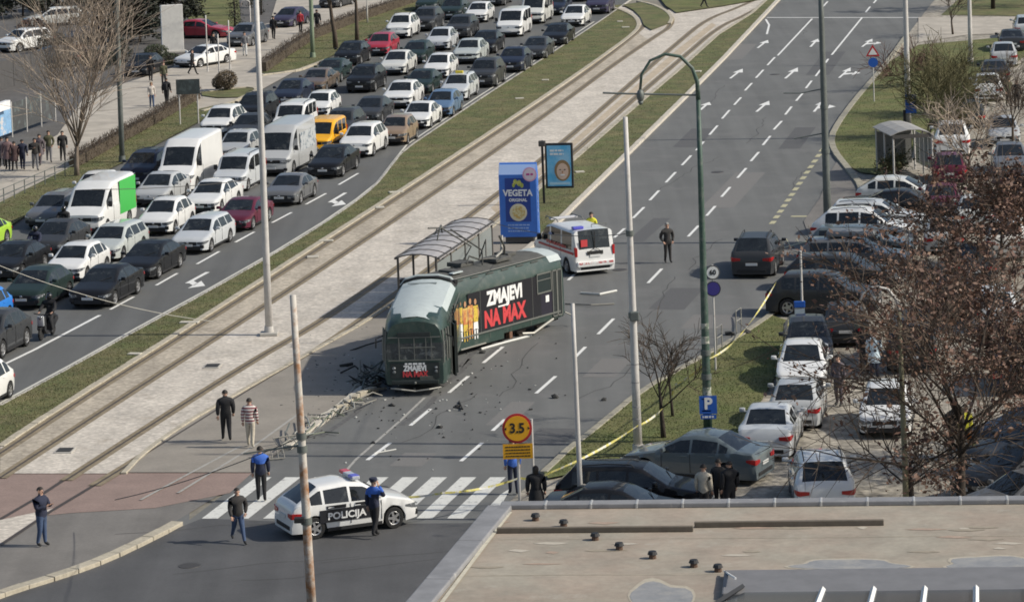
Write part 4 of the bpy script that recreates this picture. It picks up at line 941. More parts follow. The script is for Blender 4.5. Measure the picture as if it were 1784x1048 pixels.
MB().rbox((-5.9, .86, .40), (2.1, .12, .22), .03).build('bogie_frame', M_TDARK, s2)
MB().rbox((-3.9, 1.05, .38), (.22, .2, .5), .03).build('rusty_bracket', mat('rust_brown', (.16, .085, .05), .8), s2)
MB().tube([(-4.6, 1.2, .22), (-5.2, 1.35, .16), (-5.9, 1.3, .3), (-6.8, 1.22, .46)], .05, 6).build('torn_trim', M_STEEL, s2)
MB().tube([(-7.7, 1.2, .6), (-8.2, 1.3, .35), (-7.9, 1.5, .2)], .03, 6).build('torn_trim', M_STEEL, s2)
# bellows between the sections
bl = MB()
for k in range(5):
    a = R(-93)+R(-36)*(k/4.0)
    bl.rbox((.14-.07*k, 0, 1.7), (.05, 2.25, 2.45), .02)
o = bl.build('bellows', M_BLK, tram); vdir(o, -.3, -.95)
for k in range(5): MB().box((-.9-k*1.45, Y0+.006, .55), (.016, .008, .26)).build('panel_seam', M_FRAME, s2)
for k in range(6): MB().rbox((-.7-k*1.05, .98, 2.83), (.5, .05, .04), .01).build('roof_clip', M_TROOFG, s2)
MB().tube([(-.4, .95, 2.93), (-3.5, .97, 2.93), (-6.8, .95, 2.93)], .02, 5).build('roof_gutter', M_FRAME, s2)
for z in (2.45, .62): MB().box((3.4, 1.208, z), (6.0, .02, .03)).build('rubbing_strip', M_FRAME, s1)
MB().rbox((7.625, 0, 2.22), (.05, 1.2, .18), .02).build('destination_box', M_TDARK, s1)
for s in (1, -1): MB().tube([(7.3, s*1.15, 2.15), (7.55, s*1.38, 2.1), (7.5, s*1.40, 1.75)], .025, 5).build('mirror_arm', M_BLK, s1)
MB().rbox((7.62, .45, .62), (.06, .6, .2), .02, R(8)).build('dented_panel', mat('dent_dark', (.05, .055, .05), .7, var=.3, vscale=6), s1)
# wrecked pantograph on the rear section (local metres on the roof)
pg = MB()
pg.tube([(-3.0, -.5, 3.1), (-3.4, -.3, 3.7), (-2.2, -.9, 4.55), (-1.6, -1.1, 4.6)], .035, 6)
pg.tube([(-3.0, .5, 3.1), (-3.3, .3, 3.6), (-2.3, -.5, 4.5)], .035, 6)
pg.tube([(-4.6, .4, 3.15), (-3.2, .2, 3.25), (-2.4, .3, 3.5), (-1.9, .5, 3.3)], .035, 6)
pg.tube([(-4.4, -.6, 3.15), (-4.0, 0, 3.9), (-3.7, .2, 3.3)], .03, 6)
pg.tube([(-2.9, -1.4, 4.5), (-1.5, -.5, 4.55)], .05, 6); pg.tube([(-2.75, -1.5, 4.38), (-1.35, -.6, 4.43)], .03, 6)
pg.tube([(-1.5, -.5, 4.55), (-1.3, -.45, 4.2)], .03, 6); pg.tube([(-2.9, -1.4, 4.5), (-3.1, -1.5, 4.2)], .03, 6)
pg.tube([(-5.1, .1, 3.1), (-5.0, .2, 3.5), (-4.8, .1, 3.95)], .045, 6)
pg.build('pantograph', mat('pantograph_dark', (.07, .07, .062), .6, .3), s2)
MB().tube([(-4.2, .3, 3.2), (-4.9, .1, 3.3), (-5.2, -.05, 3.9)], .05, 6).build('pantograph_arm', M_STEEL, s2)

# ------------------------------------------------------------------ ambulance
amb = car('t5', 'white', 1038, 479, 'white ambulance van with red stripe and blue roof lights, behind the tram', 'ambulance', head=(-.40, 1), ref='rear', name='ambulance')
M_RSTR = mat('red_stripe', (.45, .02, .03), .4); M_BLUEL = mat('blue_lens', (.10, .10, .50), .2)
for s in (1, -1):
    MB().box((-.35, s*.968, .98), (3.9, .012, .10)).build('side_stripe', M_RSTR, amb)
    scribble(amb, s*.972, -1.5, .7, 1.18, .13, M_RSTR, 'side_lettering', 'y')
    MB().box((.2, s*.965, 1.55), (.34, .01, .1)).build('cross_badge', mat('badge_blue', (.12, .2, .45), .4), amb)
    MB().tube([(1.6, s*.6, 2.0), (1.5, s*.6, 2.12), (.3, s*.6, 2.12), (.2, s*.6, 2.02)], .025, 6).build('roof_bar', M_FRAME, amb)
MB().rbox((1.0, 0, 2.06), (.22, 1.3, .10), .03).build('light_bar', mat('bar_grey', (.5, .5, .52), .4), amb)
MB().rbox((-1.9, .55, 2.03), (.25, .5, .12), .03).build('rear_beacon', M_BLUEL, amb)
MB().tube([(-1.9, -.1, 2.0), (-1.9, -.1, 2.12), (-1.9, -.8, 2.12), (-1.9, -.8, 2.0)], .02, 6).build('roof_bar', M_FRAME, amb)
MB().rbox((-2.50, 0, .52), (.12, 1.75, .24), .04).build('rear_bumper', PAINT['white'], amb)
MB().box((-2.565, 0, .56), (.01, 1.6, .09)).build('chevron_strip', mat('chevron_red', (.5, .12, .12), .5, wear=((.7, .7, .68), 6, .48, .52)), amb)
MB().box((-2.462, 0, .98), (.012, .75, .16)).build('tailgate_panel', M_BLK, amb)
MB().box((-2.44, 0, 1.56), (.02, .05, .7)).build('door_divider', M_BLK, amb)
MB().box((-2.455, .5, 1.42), (.02, .3, .3)).build('window_sticker', M_REDP, amb)
MB().tube([(-2.46, .25, 1.05), (-2.46, 0, 1.2), (-2.46, -.25, 1.05)], .015, 5).build('rear_wiper', M_BLK, amb)

# ------------------------------------------------------------------ police car
pc = car('hatch', 'white', 604, 919, 'white police car with black side band, standing across the zebra crossing', 'police car', head=(.86, .37), ref='mid', name='police_car')
pc.scale = (1.0, 1.0, 1.06)
M_PBLK = mat('police_black', (.015, .016, .02), .35, coat=.4)
for s in (1, -1):
    MB().box((-.28, s*.884, .62), (1.76, .014, .36)).build('side_band', M_PBLK, pc)
    put_text('POLICIJA', .27, M_WHITE, pc, (-.30, s*.893, .60), LF if s > 0 else RT, .008, 1.15)
    MB().box((.30, s*.880, .86), (.62, .02, .09)).build('upper_band', M_PBLK, pc); MB().box((-.62, s*.878, .86), (.62, .02, .09)).build('upper_band', M_PBLK, pc); MB().box((1.25, s*.80, .80), (.55, .03, .07), s*R(-6)).build('bonnet_band', M_PBLK, pc)
lb = MB().rbox((.15, 0, 1.53), (.26, 1.15, .11), .03).build('light_bar', mat('light_bar_clear', (.45, .47, .5), .2), pc)
MB().rbox((.15, .38, 1.545), (.27, .36, .10), .03).build('red_lens', mat('red_lens', (.5, .04, .06), .2), lb); MB().rbox((.15, -.38, 1.545), (.27, .36, .10), .03).build('blue_lens', M_BLUEL, lb)

# ------------------------------------------------------------------ tram stop shelter
a, b = Vector((-4.45, 138.6, 0)), Vector((-2.25, 147.9, 0)); sdv = (b-a); SL = sdv.length; sdv.normalize()
shl = thing('tram_shelter', 'long tram stop shelter with curved pale roof behind the tram', 'shelter', (a.x, a.y, .035), math.atan2(sdv.y, sdv.x))
M_SROOF = mat('shelter_roof', (.36, .345, .34), .5, var=.1, vscale=3); M_SFR = mat('shelter_frame', (.09, .085, .08), .6, .3)
prof = [(-.95, 2.40), (-.6, 2.52), (-.2, 2.58), (.2, 2.58), (.6, 2.52), (.95, 2.40)]
for k in range(8):
    x0, x1 = .06+k*SL/8, (k+1)*SL/8-.03
    poly = prof+[(y, z-.03) for y, z in prof[::-1]]
    MB().xprism(poly, x0, x1).build('roof_sheet', M_SROOF, shl)
for k in range(9):
    x = k*SL/8
    MB().tube([(x, y, z+.005) for y, z in prof], .028, 6).build('roof_rib', M_SFR, shl)
for x in (.0, SL*.25, SL*.5, SL*.75, SL):
    for y in (-.8, .8):
        MB().tube([(x, y, 0), (x, y, 2.5)], .05, 6).build('post', M_SFR, shl)
for y in (-.9, .9): MB().box((SL/2, y, 2.42), (SL, .07, .09)).build('edge_beam', M_SFR, shl)
for k in range(4): MB().box((SL*(k+.5)/4, -.8, 1.35), (SL/4-.2, .02, 1.7)).build('back_pane', mat('shelter_glass', (.25, .27, .26), .15), shl)
MB().box((SL*.4, -.55, .48), (3.5, .4, .06)).build('bench', mat('bench_wood', (.22, .14, .08), .7), shl)

# ------------------------------------------------------------------ advert pack (blue) and city light
M_PBLUE = mat('pack_blue', (.05, .18, .60), .4, var=.1, vscale=3); M_PNAVY = mat('pack_navy', (.02, .055, .27), .4); M_PLB = mat('pack_pale', (.32, .45, .72), .35)
bp = g(907, 420, .11); pk = thing('advert_pack', 'tall blue advertising pack-shaped pillar lettered VEGETA', 'advert pillar', (bp.x, bp.y, .11), R(-90+9)); pk.rotation_euler = (0, 0, R(-90-9))
# local: +x faces the camera side, y = left of it
W2, HH, D2 = .86, 3.62, .34
MB().yprism([(-D2, .25), (D2, .25), (D2, 3.1), (.05, HH), (-.05, HH), (-D2, 3.1)], -W2, W2).build('pack_body', M_PBLUE, pk)
MB().box((0, 0, .13), (.5, 1.3, .26)).build('plinth', M_SFR, pk)
def fl(poly, x, nm, mt): return MB().xprism(poly, x, x+.008).build(nm, mt, pk)
fl([(-.58, .95), (.58, .95), (.58, 2.95), (-.58, 2.95)], D2+.003, 'front_label', M_PNAVY)
s_top = (HH-3.1)/(D2-.05)
o = MB().box((0, 0, 0), (.01, 1.70, .5)).build('top_flap', M_PLB, pk); o.location = (D2-.13, 0, 3.33); o.rotation_euler = (0, R(-29), 0)
o = MB().cyl((0, 0, 0), (.012, 0, 0), .33, n=20).build('round_badge', mat('badge_pink', (.75, .42, .55), .4), pk); o.location = (D2+.01, .58, 3.12)
o = MB().cyl((0, 0, 0), (.012, 0, 0), .26, n=20).build('badge_inner', mat('badge_pale', (.78, .66, .70), .4), pk); o.location = (D2+.016, .58, 3.12)
scribble(pk, D2+.032, .42, .74, 3.12, .09, mat('print_magenta', (.5, .05, .25), .5))
ch = MB()
for (y, z, r_) in ((-.1, 2.78, .13), (.08, 2.72, .15), (.2, 2.62, .12), (-.18, 2.63, .1)): ch.xprism([(y+r_*.7*math.cos(t*.785), z+r_*math.sin(t*.785)) for t in range(8)], D2+.012, D2+.018)
ch.build('printed_vegetables', mat('print_vegetables', (.30, .38, .06), .5, wear=((.65, .6, .15), 5, .45, .6)), pk)
put_text('VEGETA', .40, M_WHITE, pk, (D2+.014, 0, 2.26), FR, .014, .93)
put_text('ORIGINAL', .19, M_WHITE, pk, (D2+.014, 0, 1.94), FR, .006, .95)
pl_ = MB().cyl((0, 0, 0), (.012, 0, 0), .40, n=24).build('printed_bowl', mat('print_bowl', (.66, .60, .42), .5), pk); pl_.location = (D2+.012, 0, 1.38)
o = MB().cyl((0, 0, 0), (.014, 0, 0), .30, n=20).build('printed_soup', mat('print_soup', (.55, .36, .10), .5, wear=((.65, .6, .35), 7, .45, .55)), pk); o.location = (D2+.016, .02, 1.38)
for k in range(3): scribble(pk, D2+.006, -.5, .5, .80-.14*k, .06, M_PLB)
for s in (1, -1): MB().box((0, s*(W2+.004), 1.75), (.16, .008, 1.6)).build('side_lettering', mat('pack_side_print', (.10, .2, .5), .4, wear=((.5, .55, .7), 7, .5, .54)), pk)

bp = g(948, 354, .11); ct = thing('city_light', 'blue poster of a smiling face in a black frame on a post', 'advert panel', (bp.x, bp.y, .11), R(-90-8))
MB().box((0, 0, 1.55), (.16, .10, 3.1)).build('post', M_BLK, ct); MB().rbox((.02, 0, 2.95), (.24, .34, .28), .03).build('post_box', M_SFR, ct)
MB().rbox((0, .82, 1.85), (.18, 1.38, 2.22), .03).build('frame', M_BLK, ct)
MB().box((.094, .82, 1.85), (.012, 1.18, 2.0)).build('poster', mat('poster_blue', (.10, .44, .72), .3, col2=(.30, .58, .78), v2scale=1.5), ct)
def disc(par, x, y, z, ry, rz_, nm, mt, t=.006): return MB().xprism([(y+ry*math.cos(k*math.pi/12), z+rz_*math.sin(k*math.pi/12)) for k in range(24)], x, x+t).build(nm, mt, par)
disc(ct, .101, .98, 1.62, .40, .52, 'printed_hair', mat('print_hair', (.30, .19, .09), .5)); disc(ct, .108, .98, 1.58, .29, .40, 'printed_face', mat('print_face', (.70, .50, .38), .5))
for dy in (-.11, .11): disc(ct, .115, .98+dy, 1.66, .045, .025, 'printed_eye', M_BLK)
disc(ct, .115, .98, 1.40, .12, .035, 'printed_smile', M_WHITE); disc(ct, .115, .98, 1.54, .035, .06, 'printed_nose', mat('print_skin', (.45, .24, .13)))
for k in range(2): scribble(ct, .104, .38, 1.05, 2.60-.17*k, .09, M_WHITE)
MB().box((.103, .82, .98), (.006, 1.0, .12)).build('poster_strip', mat('poster_pale', (.40, .62, .75), .4), ct)
# ------------------------------------------------------------------ foreground roof
M_ROOF = mat('roof_felt', (.315, .285, .23), .9, var=.14, vscale=5, var2=.16, v2scale=.5, col2=(.32, .265, .21), wear=((.40, .37, .31), 1.3, .58, .8), bump=.15, bscale=14)
M_FLASH = mat('zinc_flashing', (.24, .24, .245), .65, .1, var=.12, vscale=2.5, var2=.15, v2scale=.8, wear=((.46, .45, .42), 3.0, .6, .78))
M_PUD = mat('roof_puddle', (.27, .255, .235), .22, 0, .5, var=.2, vscale=3, wear=((.36, .33, .28), 1.2, .45, .6))
M_PUDR = mat('roof_puddle_rim', (.40, .36, .285), .9, var=.2, vscale=5)
RZ = 5.2
def rp_(x, y, z=RZ): return g(x, y, z)
bld = thing('flat_roof_building', 'low building with a beige felt roof and grey flashing in the foreground', 'building', (0, 0, 0))
outer = [(883, 884), (2400, 868), (2400, 1500), (300, 1500)]
P = pxpoly(outer, RZ-.02)
MB().prism([(p.x, p.y) for p in P][::-1], 0, RZ-.02).build('wall', mat('building_wall', (.42, .39, .34), .9, var=.1, vscale=2), bld)
def rsheet(nm, pts, z, mt):
    o = sheet(nm, pts, z, mt, bld); return o
rsheet('roof_felt_sheet', outer, RZ, M_ROOF)
# parapet flashing: far edge in lengths with joints, left edge wide
e0, e1 = g(872, 884, RZ), g(2000, 872, RZ); ed = (e1-e0).normalized(); en = Vector((-ed.y, ed.x, 0))
nseg = 14; seg = (e1-e0).length/nseg
fm = MB().rbox((0, 0, 0), (seg-.02, .42, .12), .025).mesh('flashing_length', M_FLASH); cm = MB().rbox((0, 0, .0), (.07, .44, .135), .02).mesh('flashing_joint', mat('zinc_joint', (.46, .46, .45), .5, .3))
for k in range(nseg):
    c = e0+ed*(seg*(k+.5)); ob('flashing_length', fm, bld, (c.x, c.y, RZ+.06), math.atan2(ed.y, ed.x))
    c = e0+ed*(seg*(k+1)); ob('flashing_joint', cm, bld, (c.x, c.y, RZ+.062), math.atan2(ed.y, ed.x))
l0, l1 = g(871, 889, RZ), g(560, 1262, RZ); ld = (l1-l0).normalized()
nl = 5; sl = (l1-l0).length/nl
for k in range(nl):
    c = l0+ld*(sl*(k+.5)); o = MB().rbox((0, 0, 0), (sl-.015, .60, .14), .03).build('flashing_length', M_FLASH, bld)
    o.location = (c.x, c.y, RZ+.075); o.rotation_euler = (0, 0, math.atan2(ld.y, ld.x))
P = line([(889, 893), (845, 950), (800, 1010), (740, 1090)], RZ); strip(P, .10, RZ+.03).build('edge_strip', mat('pale_edge', (.5, .47, .38), .8, var=.2, vscale=6), bld)
for k in (2, 6):
    y0 = 905+k*16+random.Random(k).uniform(-3, 3)
    A, B = g(860-k*13, y0, RZ), g(2000, y0-9, RZ); strip([A.lerp(B, q/6)+Vector((0, random.Random(k*7+q).gauss(0, .02), 0)) for q in range(7)], .05, RZ+.004).build('felt_seam', mat('felt_seam', (.33, .29, .225), .9, var=.3, vscale=2), bld)
for k in range(26):
    rk = random.Random(100+k); x, y = rk.uniform(820, 1780), rk.uniform(900, 1000); w = rk.uniform(6, 40)
    sheet('roof_stain', [(x-w, y), (x-w*.3, y-rk.uniform(1, 3)), (x+w*.6, y-rk.uniform(.5, 2)), (x+w, y+rk.uniform(-1, 1)), (x+w*.2, y+rk.uniform(1, 3)), (x-w*.6, y+rk.uniform(.5, 2))], RZ+.0065+k*.0001, mat('roof_stain_%d' % (k % 3), ((.44, .40, .33), (.30, .26, .20), (.36, .27, .21))[k % 3], .9, var=.2, vscale=6), bld)
# battens
def batten(a, b, w=.12, h=.13):
    A, B = g(*a, RZ), g(*b, RZ); d = B-A
    o = MB().rbox((0, 0, h/2), (d.length, w, h), .015).build('roof_batten', mat('batten_dark', (.13, .11, .085), .85, var=.2, vscale=5), bld)
    o.location = ((A.x+B.x)/2, (A.y+B.y)/2, RZ+.004); o.rotation_euler = (0, 0, math.atan2(d.y, d.x))
batten((866, 928), (1208, 925)); batten((1210, 918), (1540, 914))
for i, (x, y) in enumerate(((933, 906), (982, 917), (1037, 940), (1079, 957), (1137, 972), (1209, 987), (1251, 995))):
    c = g(x, y, RZ); v = tag(ob('roof_vent', None, None, (c.x, c.y, RZ)), 'small dark roof vent, number %s from the parapet corner' % ('one', 'two', 'three', 'four', 'five', 'six', 'seven')[i], 'roof vent', 'small vents on the flat roof')
    MB().cyl((0, 0, 0), (0, 0, .12), .09, .08, 10).build('pipe', mat('vent_rust', (.10, .06, .04), .8), v); MB().cyl((0, 0, .10), (0, 0, .17), .12, .09, 10).build('cap', M_BLK, v)
def blob(nm, c, a, b, mt, z, seed):
    rr = random.Random(seed); pts = []
    for k in range(28):
        t = k/28*2*math.pi; q = 1+.12*math.sin(3*t+seed)+.08*math.sin(5*t+2*seed)+rr.uniform(-.03, .03); pts.append((c[0]+a*q*math.cos(t), c[1]+b*q*math.sin(t)))
    return sheet(nm, pts, z, mt, bld)
for i, (c, a, b) in enumerate((((1480, 983), 95, 9), ((1740, 980), 95, 11), ((1150, 1045), 52, 32))):
    blob('puddle_rim', c, a*1.07, b*1.18, M_PUDR, RZ+.006, i); blob('puddle', c, a, b, M_PUD, RZ+.010, i)
# skylight at the lower right: grey upstand and ribbed glazing
A, B = g(1262, 1004, RZ), g(2100, 994, RZ); d = (B-A).normalized(); rz_ = math.atan2(d.y, d.x)
sk = thing('skylight', 'long skylight with grey frame and white glazing bars on the flat roof', 'skylight', (A.x, A.y, RZ), rz_)
LL = (B-A).length
MB().rbox((LL/2, -1.0, .08), (LL, 2.0, .16), .04).build('upstand', mat('skylight_metal', (.17, .17, .175), .7, var=.15, vscale=2), sk)
MB().add([(0.5, -1.98, .17), (LL, -1.98, .17), (LL, -7.0, .9), (-.6, -7.0, .9)], [(0, 3, 2, 1)]).build('glazing', mat('skylight_glass', (.05, .055, .065), .15), sk)
for k in range(14):
    x = 2.2+k*1.1; MB().tube([(x, -1.95, .21), (x-.2, -7.0, .96)], .065, 4).build('glazing_bar', mat('bar_white', (.70, .70, .68), .6), sk)
MB().tube([(.45, -1.6, .2), (-.2, -4.5, .5)], .06, 4).build('end_bar', M_BLK, sk)
MB().tube([(0, .1, .1), (.3, -1.5, .35)], .025, 5).build('stay_wire', M_WHITE, sk)

# ------------------------------------------------------------------ poles
M_POLEW = mat('pole_pale', (.52, .50, .47), .6, var=.12, vscale=3, wear=((.36, .33, .29), 2.0, .58, .75)); M_POLEG = mat('pole_green', (.045, .085, .065), .55, var=.2, vscale=3, wear=((.16, .17, .15), 2.2, .5, .7))
M_POLED = mat('pole_dark', (.13, .145, .135), .55, .2, var=.2, vscale=3); M_POLER = mat('pole_rusty', (.50, .47, .42), .7, var=.12, vscale=3, wear=((.30, .135, .05), 1.1, .49, .64))
def pole(name, label, cat, base, H, r0_, r1_, mt, z=0.0, lean=(0, 0), group=None, n=14, collar=()):
    b = g(*base, z); t = thing(name, label, cat, (b.x, b.y, z), 0, group)
    MB().tube([(lean[0]*h, lean[1]*h, h) for h in (0, H*.25, H*.5, H*.75, H)], [r0_, r0_*.75+r1_*.25, (r0_+r1_)/2, r0_*.25+r1_*.75, r1_], n).build('shaft', mt, t, True)
    MB().cyl((0, 0, 0), (0, 0, .35), r0_*1.35, r0_*1.2, n).build('foot', mt, t, True, 40)
    for h in collar:
        rr = r0_+(r1_-r0_)*h/H; MB().cyl((lean[0]*h, lean[1]*h, h-.09), (lean[0]*h, lean[1]*h, h+.09), rr+.035, n=n).build('collar', M_POLED, t, True, 40)
    return t
W_ = 'catenary and lamp poles'
pl1 = pole('lamp_post', 'tall pale grey lamp post on the grass strip beside the queue', 'lamp post', (469, 583), 13.6, .15, .10, M_POLEW, .03, group=W_)
b_ = g(470, 584, .1); MB().rbox((0, 0, .06), (.7, .7, .12), .02).build('base_slab', mat('pale_concrete', (.42, .40, .36)), pl1)
pr = pole('catenary_pole', 'slender pole streaked with rust in the foreground before the police car', 'pole', (546, 1105), 9.2, .135, .085, M_POLER, 0, (-.022, 0), group=W_, collar=(3.1, 5.05, 5.4))
MB().tube([(-.12, 0, 5.15), (-1.2, .1, 5.0), (-1.7, .1, 4.95)], .025, 5).build('bracket', M_POLED, pr)
MB().rbox((-.25, -.1, 3.15), (.28, .2, .14), .02).build('clamp_box', M_BLK, pr)
p3 = pole('catenary_pole', 'thick white pole with a grey clamp standing on the grass island', 'pole', (1112, 792), 11.1, .15, .075, M_POLEW, .1, (-.004, 0), group=W_, collar=(4.6, 7.3))
MB().rbox((.02, -.16, 4.6), (.3, .22, .3), .03).build('junction_box', M_POLED, p3)
for h in (1.2, 1.6, 2.4, 3.0): MB().cyl((-.004*h, 0, h-.02), (-.004*h, 0, h+.02), .15-.0068*h+.006, n=14).build('band', mat('band_grey', (.3, .29, .28), .6), p3, True, 40)
pole('sign_pole', 'thin white pole rising behind the roof edge', 'pole', (1013, 905), 6.6, .085, .06, M_POLEW, .02, (-.006, 0), group=W_)
p5 = pole('lamp_post', 'green lamp post with a swan-neck arm over the road and a P sign', 'lamp post', (1234, 770), 11.4, .155, .075, M_POLEG, .1, (.004, 0), group=W_, collar=(2.2, 3.0))
arm = [(.045, 0, 11.4), (.03, 0, 12.0), (-.12, 0, 12.45), (-.5, 0, 12.85), (-1.0, 0, 12.95), (-1.5, 0, 12.75), (-1.8, 0, 12.3), (-1.86, 0, 11.8)]
MB().tube(arm, [.08, .07, .06, .055, .05, .045, .045, .045], 8).build('swan_neck', M_POLEG, p5, True)
MB().ball((-1.86, 0, 11.6), (.13, .13, .22), 10, 8).build('lamp_head', M_POLED, p5, True); MB().cyl((-1.86, 0, 11.3), (-1.86, 0, 11.42), .05, .1, 8).build('lamp_tip', M_POLED, p5, True)
MB().tube([(.05, 0, 11.55), (-1.2, 0, 11.62), (-2.6, 0, 11.70), (-3.1, 0, 11.74)], .035, 6).build('cantilever', M_POLED, p5)
for h, hh in ((1.0, .25), (1.5, .35), (3.3, .25), (3.8, .18)): MB().cyl((.004*h, 0, h), (.004*h, 0, h+hh), .155-.007*h+.006, n=14).build('paper_poster', mat('poster_scraps', (.42, .42, .36), .9, wear=((.12, .16, .12), 6, .5, .55)), p5, True, 40)
p6 = pole('lamp_post', 'grey lamp post with a dark green base by the bus bay', 'lamp post', (1443, 421), 13.2, .19, .10, M_POLED, .02, (.001, 0), group=W_, collar=(4.1, 6.1))
MB().tube([(-.1, 0, 6.9), (-1.0, 0, 6.75), (-1.8, 0, 6.78)], .03, 5).build('bracket', M_POLED, p6); MB().tube([(-.1, 0, 4.9), (-1.4, 0, 4.7)], .03, 5).build('bracket', M_POLED, p6)
p7 = pole('lamp_post', 'grey lamp post carrying a blue sign behind the bus shelter', 'lamp post', (1583, 236), 12.0, .17, .11, M_POLEW, .1, (.006, 0), group=W_)
pole('lamp_post', 'pale lamp post at the edge of the lawn, upper right', 'lamp post', (1691, 108), 9.0, .15, .10, M_POLEW, .1, (.01, 0), group=W_)
pole('lamp_post', 'grey lamp post in the verge next to the bare tree on the left', 'lamp post', (213, 282), 11.5, .15, .11, M_POLED, .1, (.004, 0), group=W_)
p10 = pole('lamp_post', 'pale green post beside the walking people, upper left', 'lamp post', (545, 100), 8.0, .16, .13, mat('pole_pale_green', (.20, .25, .17), .6, var=.15, vscale=3), .1, (.004, 0), group=W_)
p11 = pole('lamp_post', 'slim curved lamp post among the branches at the right', 'lamp post', (1580, 905), 6.3, .10, .06, mat('pole_olive', (.20, .19, .12), .6, var=.2, vscale=3), .02, (-.006, 0), group=W_)
MB().tube([(-.04, 0, 6.25), (-.10, 0, 6.6), (-.35, 0, 6.95), (-.75, 0, 7.05), (-1.1, 0, 6.85), (-1.28, 0, 6.45), (-1.3, 0, 6.1)], [.055, .05, .045, .04, .035, .035, .035], 8).build('swan_neck', M_POLEW, p11, True)
MB().ball((-1.3, 0, 5.95), (.10, .10, .16), 8, 6).build('lamp_head', M_POLED, p11, True)
for i, (x, y, h) in enumerate(((362, 122, 3.9), (401, 118, 3.4), (383, 152, 3.6), (20, 25, 4.2))):
    pole('flag_post', ('thin white post left of the pair on the plaza', 'thin white post right of the pair on the plaza', 'thin white post beside the round bush', 'white post far back at upper left')[i], 'post', (x, y+3), h, .05, .04, M_POLEW, .06, group='thin posts on the plaza', n=8)
p = pole('arched_lamp', 'small arched white lamp beside the parked grey SUV', 'lamp post', (437, 60), 2.2, .06, .05, M_POLEW, .06, n=8)
MB().tube([(0, 0, 2.2), (-.02, 0, 2.5), (-.25, 0, 2.65), (-.6, 0, 2.6), (-.7, 0, 2.2)], .05, 6).build('arch', M_POLEW, p, True)

# ------------------------------------------------------------------ signs
M_SBACK = mat('sign_back', (.30, .31, .31), .5, .5); M_SBLUE = mat('sign_blue', (.02, .10, .42), .4); M_SYEL = mat('sign_yellow', (.72, .36, .015), .4); M_SRED = mat('sign_red', (.45, .025, .03), .4)
M_SBLK = mat('sign_black', (.015, .015, .015), .5); M_SWHT = mat('sign_white', (.75, .75, .73), .4)
CAMROT = R(-90)  # +x of a sign root points to the camera
def rnd(par, x, z, r_, nm, mt, t=.02, y=0, n=28): return MB().xprism([(y+r_*math.cos(2*math.pi*k/n), z+r_*math.sin(2*math.pi*k/n)) for k in range(n)], x, x+t).build(nm, mt, par)
b = g(906, 888, .02); sg = thing('height_limit_sign', 'round yellow 3.5 height sign with red rim above a yellow plate', 'road sign', (b.x, b.y, .02), CAMROT)
MB().cyl((0, 0, 0), (0, 0, 2.9), .045, n=10).build('post', M_POLEW, sg)
rnd(sg, .05, 2.55, .46, 'red_rim', M_SRED); rnd(sg, .072, 2.55, .385, 'yellow_disc', M_SYEL); put_text('3.5', .42, M_SBLK, sg, (.098, 0, 2.55), FR, .012, .92, 'numerals')
for s in (1, -1): MB().xprism([(s*.33, 2.60), (s*.40, 2.55), (s*.33, 2.50)], .094, .099).build('arrow_mark', M_SBLK, sg)
MB().box((.06, 0, 1.84), (.02, .92, .46)).build('text_plate', M_SYEL, sg)
for k in range(4): scribble(sg, .074, -.38, .38, 1.98-.095*k, .035, M_SBLK)
b = g(931, 880, .02); s2_ = thing('sign_post', 'bare grey post right behind the yellow height sign', 'post', (b.x, b.y, .02))
MB().cyl((0, 0, 0), (0, 0, 2.7), .045, n=10).build('shaft', M_POLEW, s2_); MB().rbox((0, 0, .05), (.25, .25, .1), .02).build('foot', M_POLED, s2_)
# P sign on the green lamp post, fixed to it by clamps
b = g(1232, 770, .1); ps = thing('parking_sign', 'blue P parking sign fixed to the green lamp post', 'road sign', (b.x, b.y-.22, 0.1), CAMROT)
MB().box((.02, .06, 1.30), (.02, .58, .60)).build('panel', M_SBLUE, ps); put_text('P', .52, M_SWHT, ps, (.036, .06, 1.33), FR, .02, 1.0, 'letter')
MB().box((.02, .06, .90), (.02, .52, .14)).build('lower_plate', M_SBLUE, ps); scribble(ps, .033, -.14, .26, .90, .06, M_SWHT)
for z in (1.1, 1.5): MB().box((-.05, .0, z), (.16, .3, .04)).build('clamp', M_SBACK, ps)
b = g(1247, 645, .1); s6 = thing('speed_limit_sign', 'round white 60 sign above a round blue sign on a thin post', 'road sign', (b.x, b.y, .1), CAMROT)
MB().cyl((0, 0, 0), (0, 0, 3.9), .035, n=8).build('post', M_POLEW, s6)
rnd(s6, .04, 3.62, .27, 'grey_rim', mat('rim_grey', (.12, .12, .12), .5)); rnd(s6, .062, 3.62, .22, 'white_disc', M_SWHT); put_text('60', .26, M_SBLK, s6, (.088, 0, 3.62), FR, .008, .95, 'numerals')
rnd(s6, .04, 3.02, .28, 'dark_rim', mat('rim_navy', (.03, .03, .05), .5)); rnd(s6, .062, 3.02, .24, 'blue_disc', mat('disc_violet', (.05, .04, .22), .4))
b = g(1523, 177, .1); s7 = thing('warning_sign', 'white triangular warning sign above a round blue sign by the lawn kerb', 'road sign', (b.x, b.y, .1), CAMROT)
MB().cyl((0, 0, 0), (0, 0, 3.1), .035, n=8).build('post', M_POLEW, s7)
MB().xprism([(-.42, 2.72), (.42, 2.72), (0, 3.42)], .04, .06).build('red_triangle', M_SRED, s7); MB().xprism([(-.27, 2.81), (.27, 2.81), (0, 3.24)], .062, .07).build('white_triangle', M_SWHT, s7)
rnd(s7, .04, 2.35, .29, 'blue_disc', M_SBLUE)
b = g(1584, 236, .1); s8 = thing('bus_stop_sign', 'blue bus stop plate with white pictogram on the lamp post by the shelter', 'road sign', (b.x, b.y-.2, .1), CAMROT)
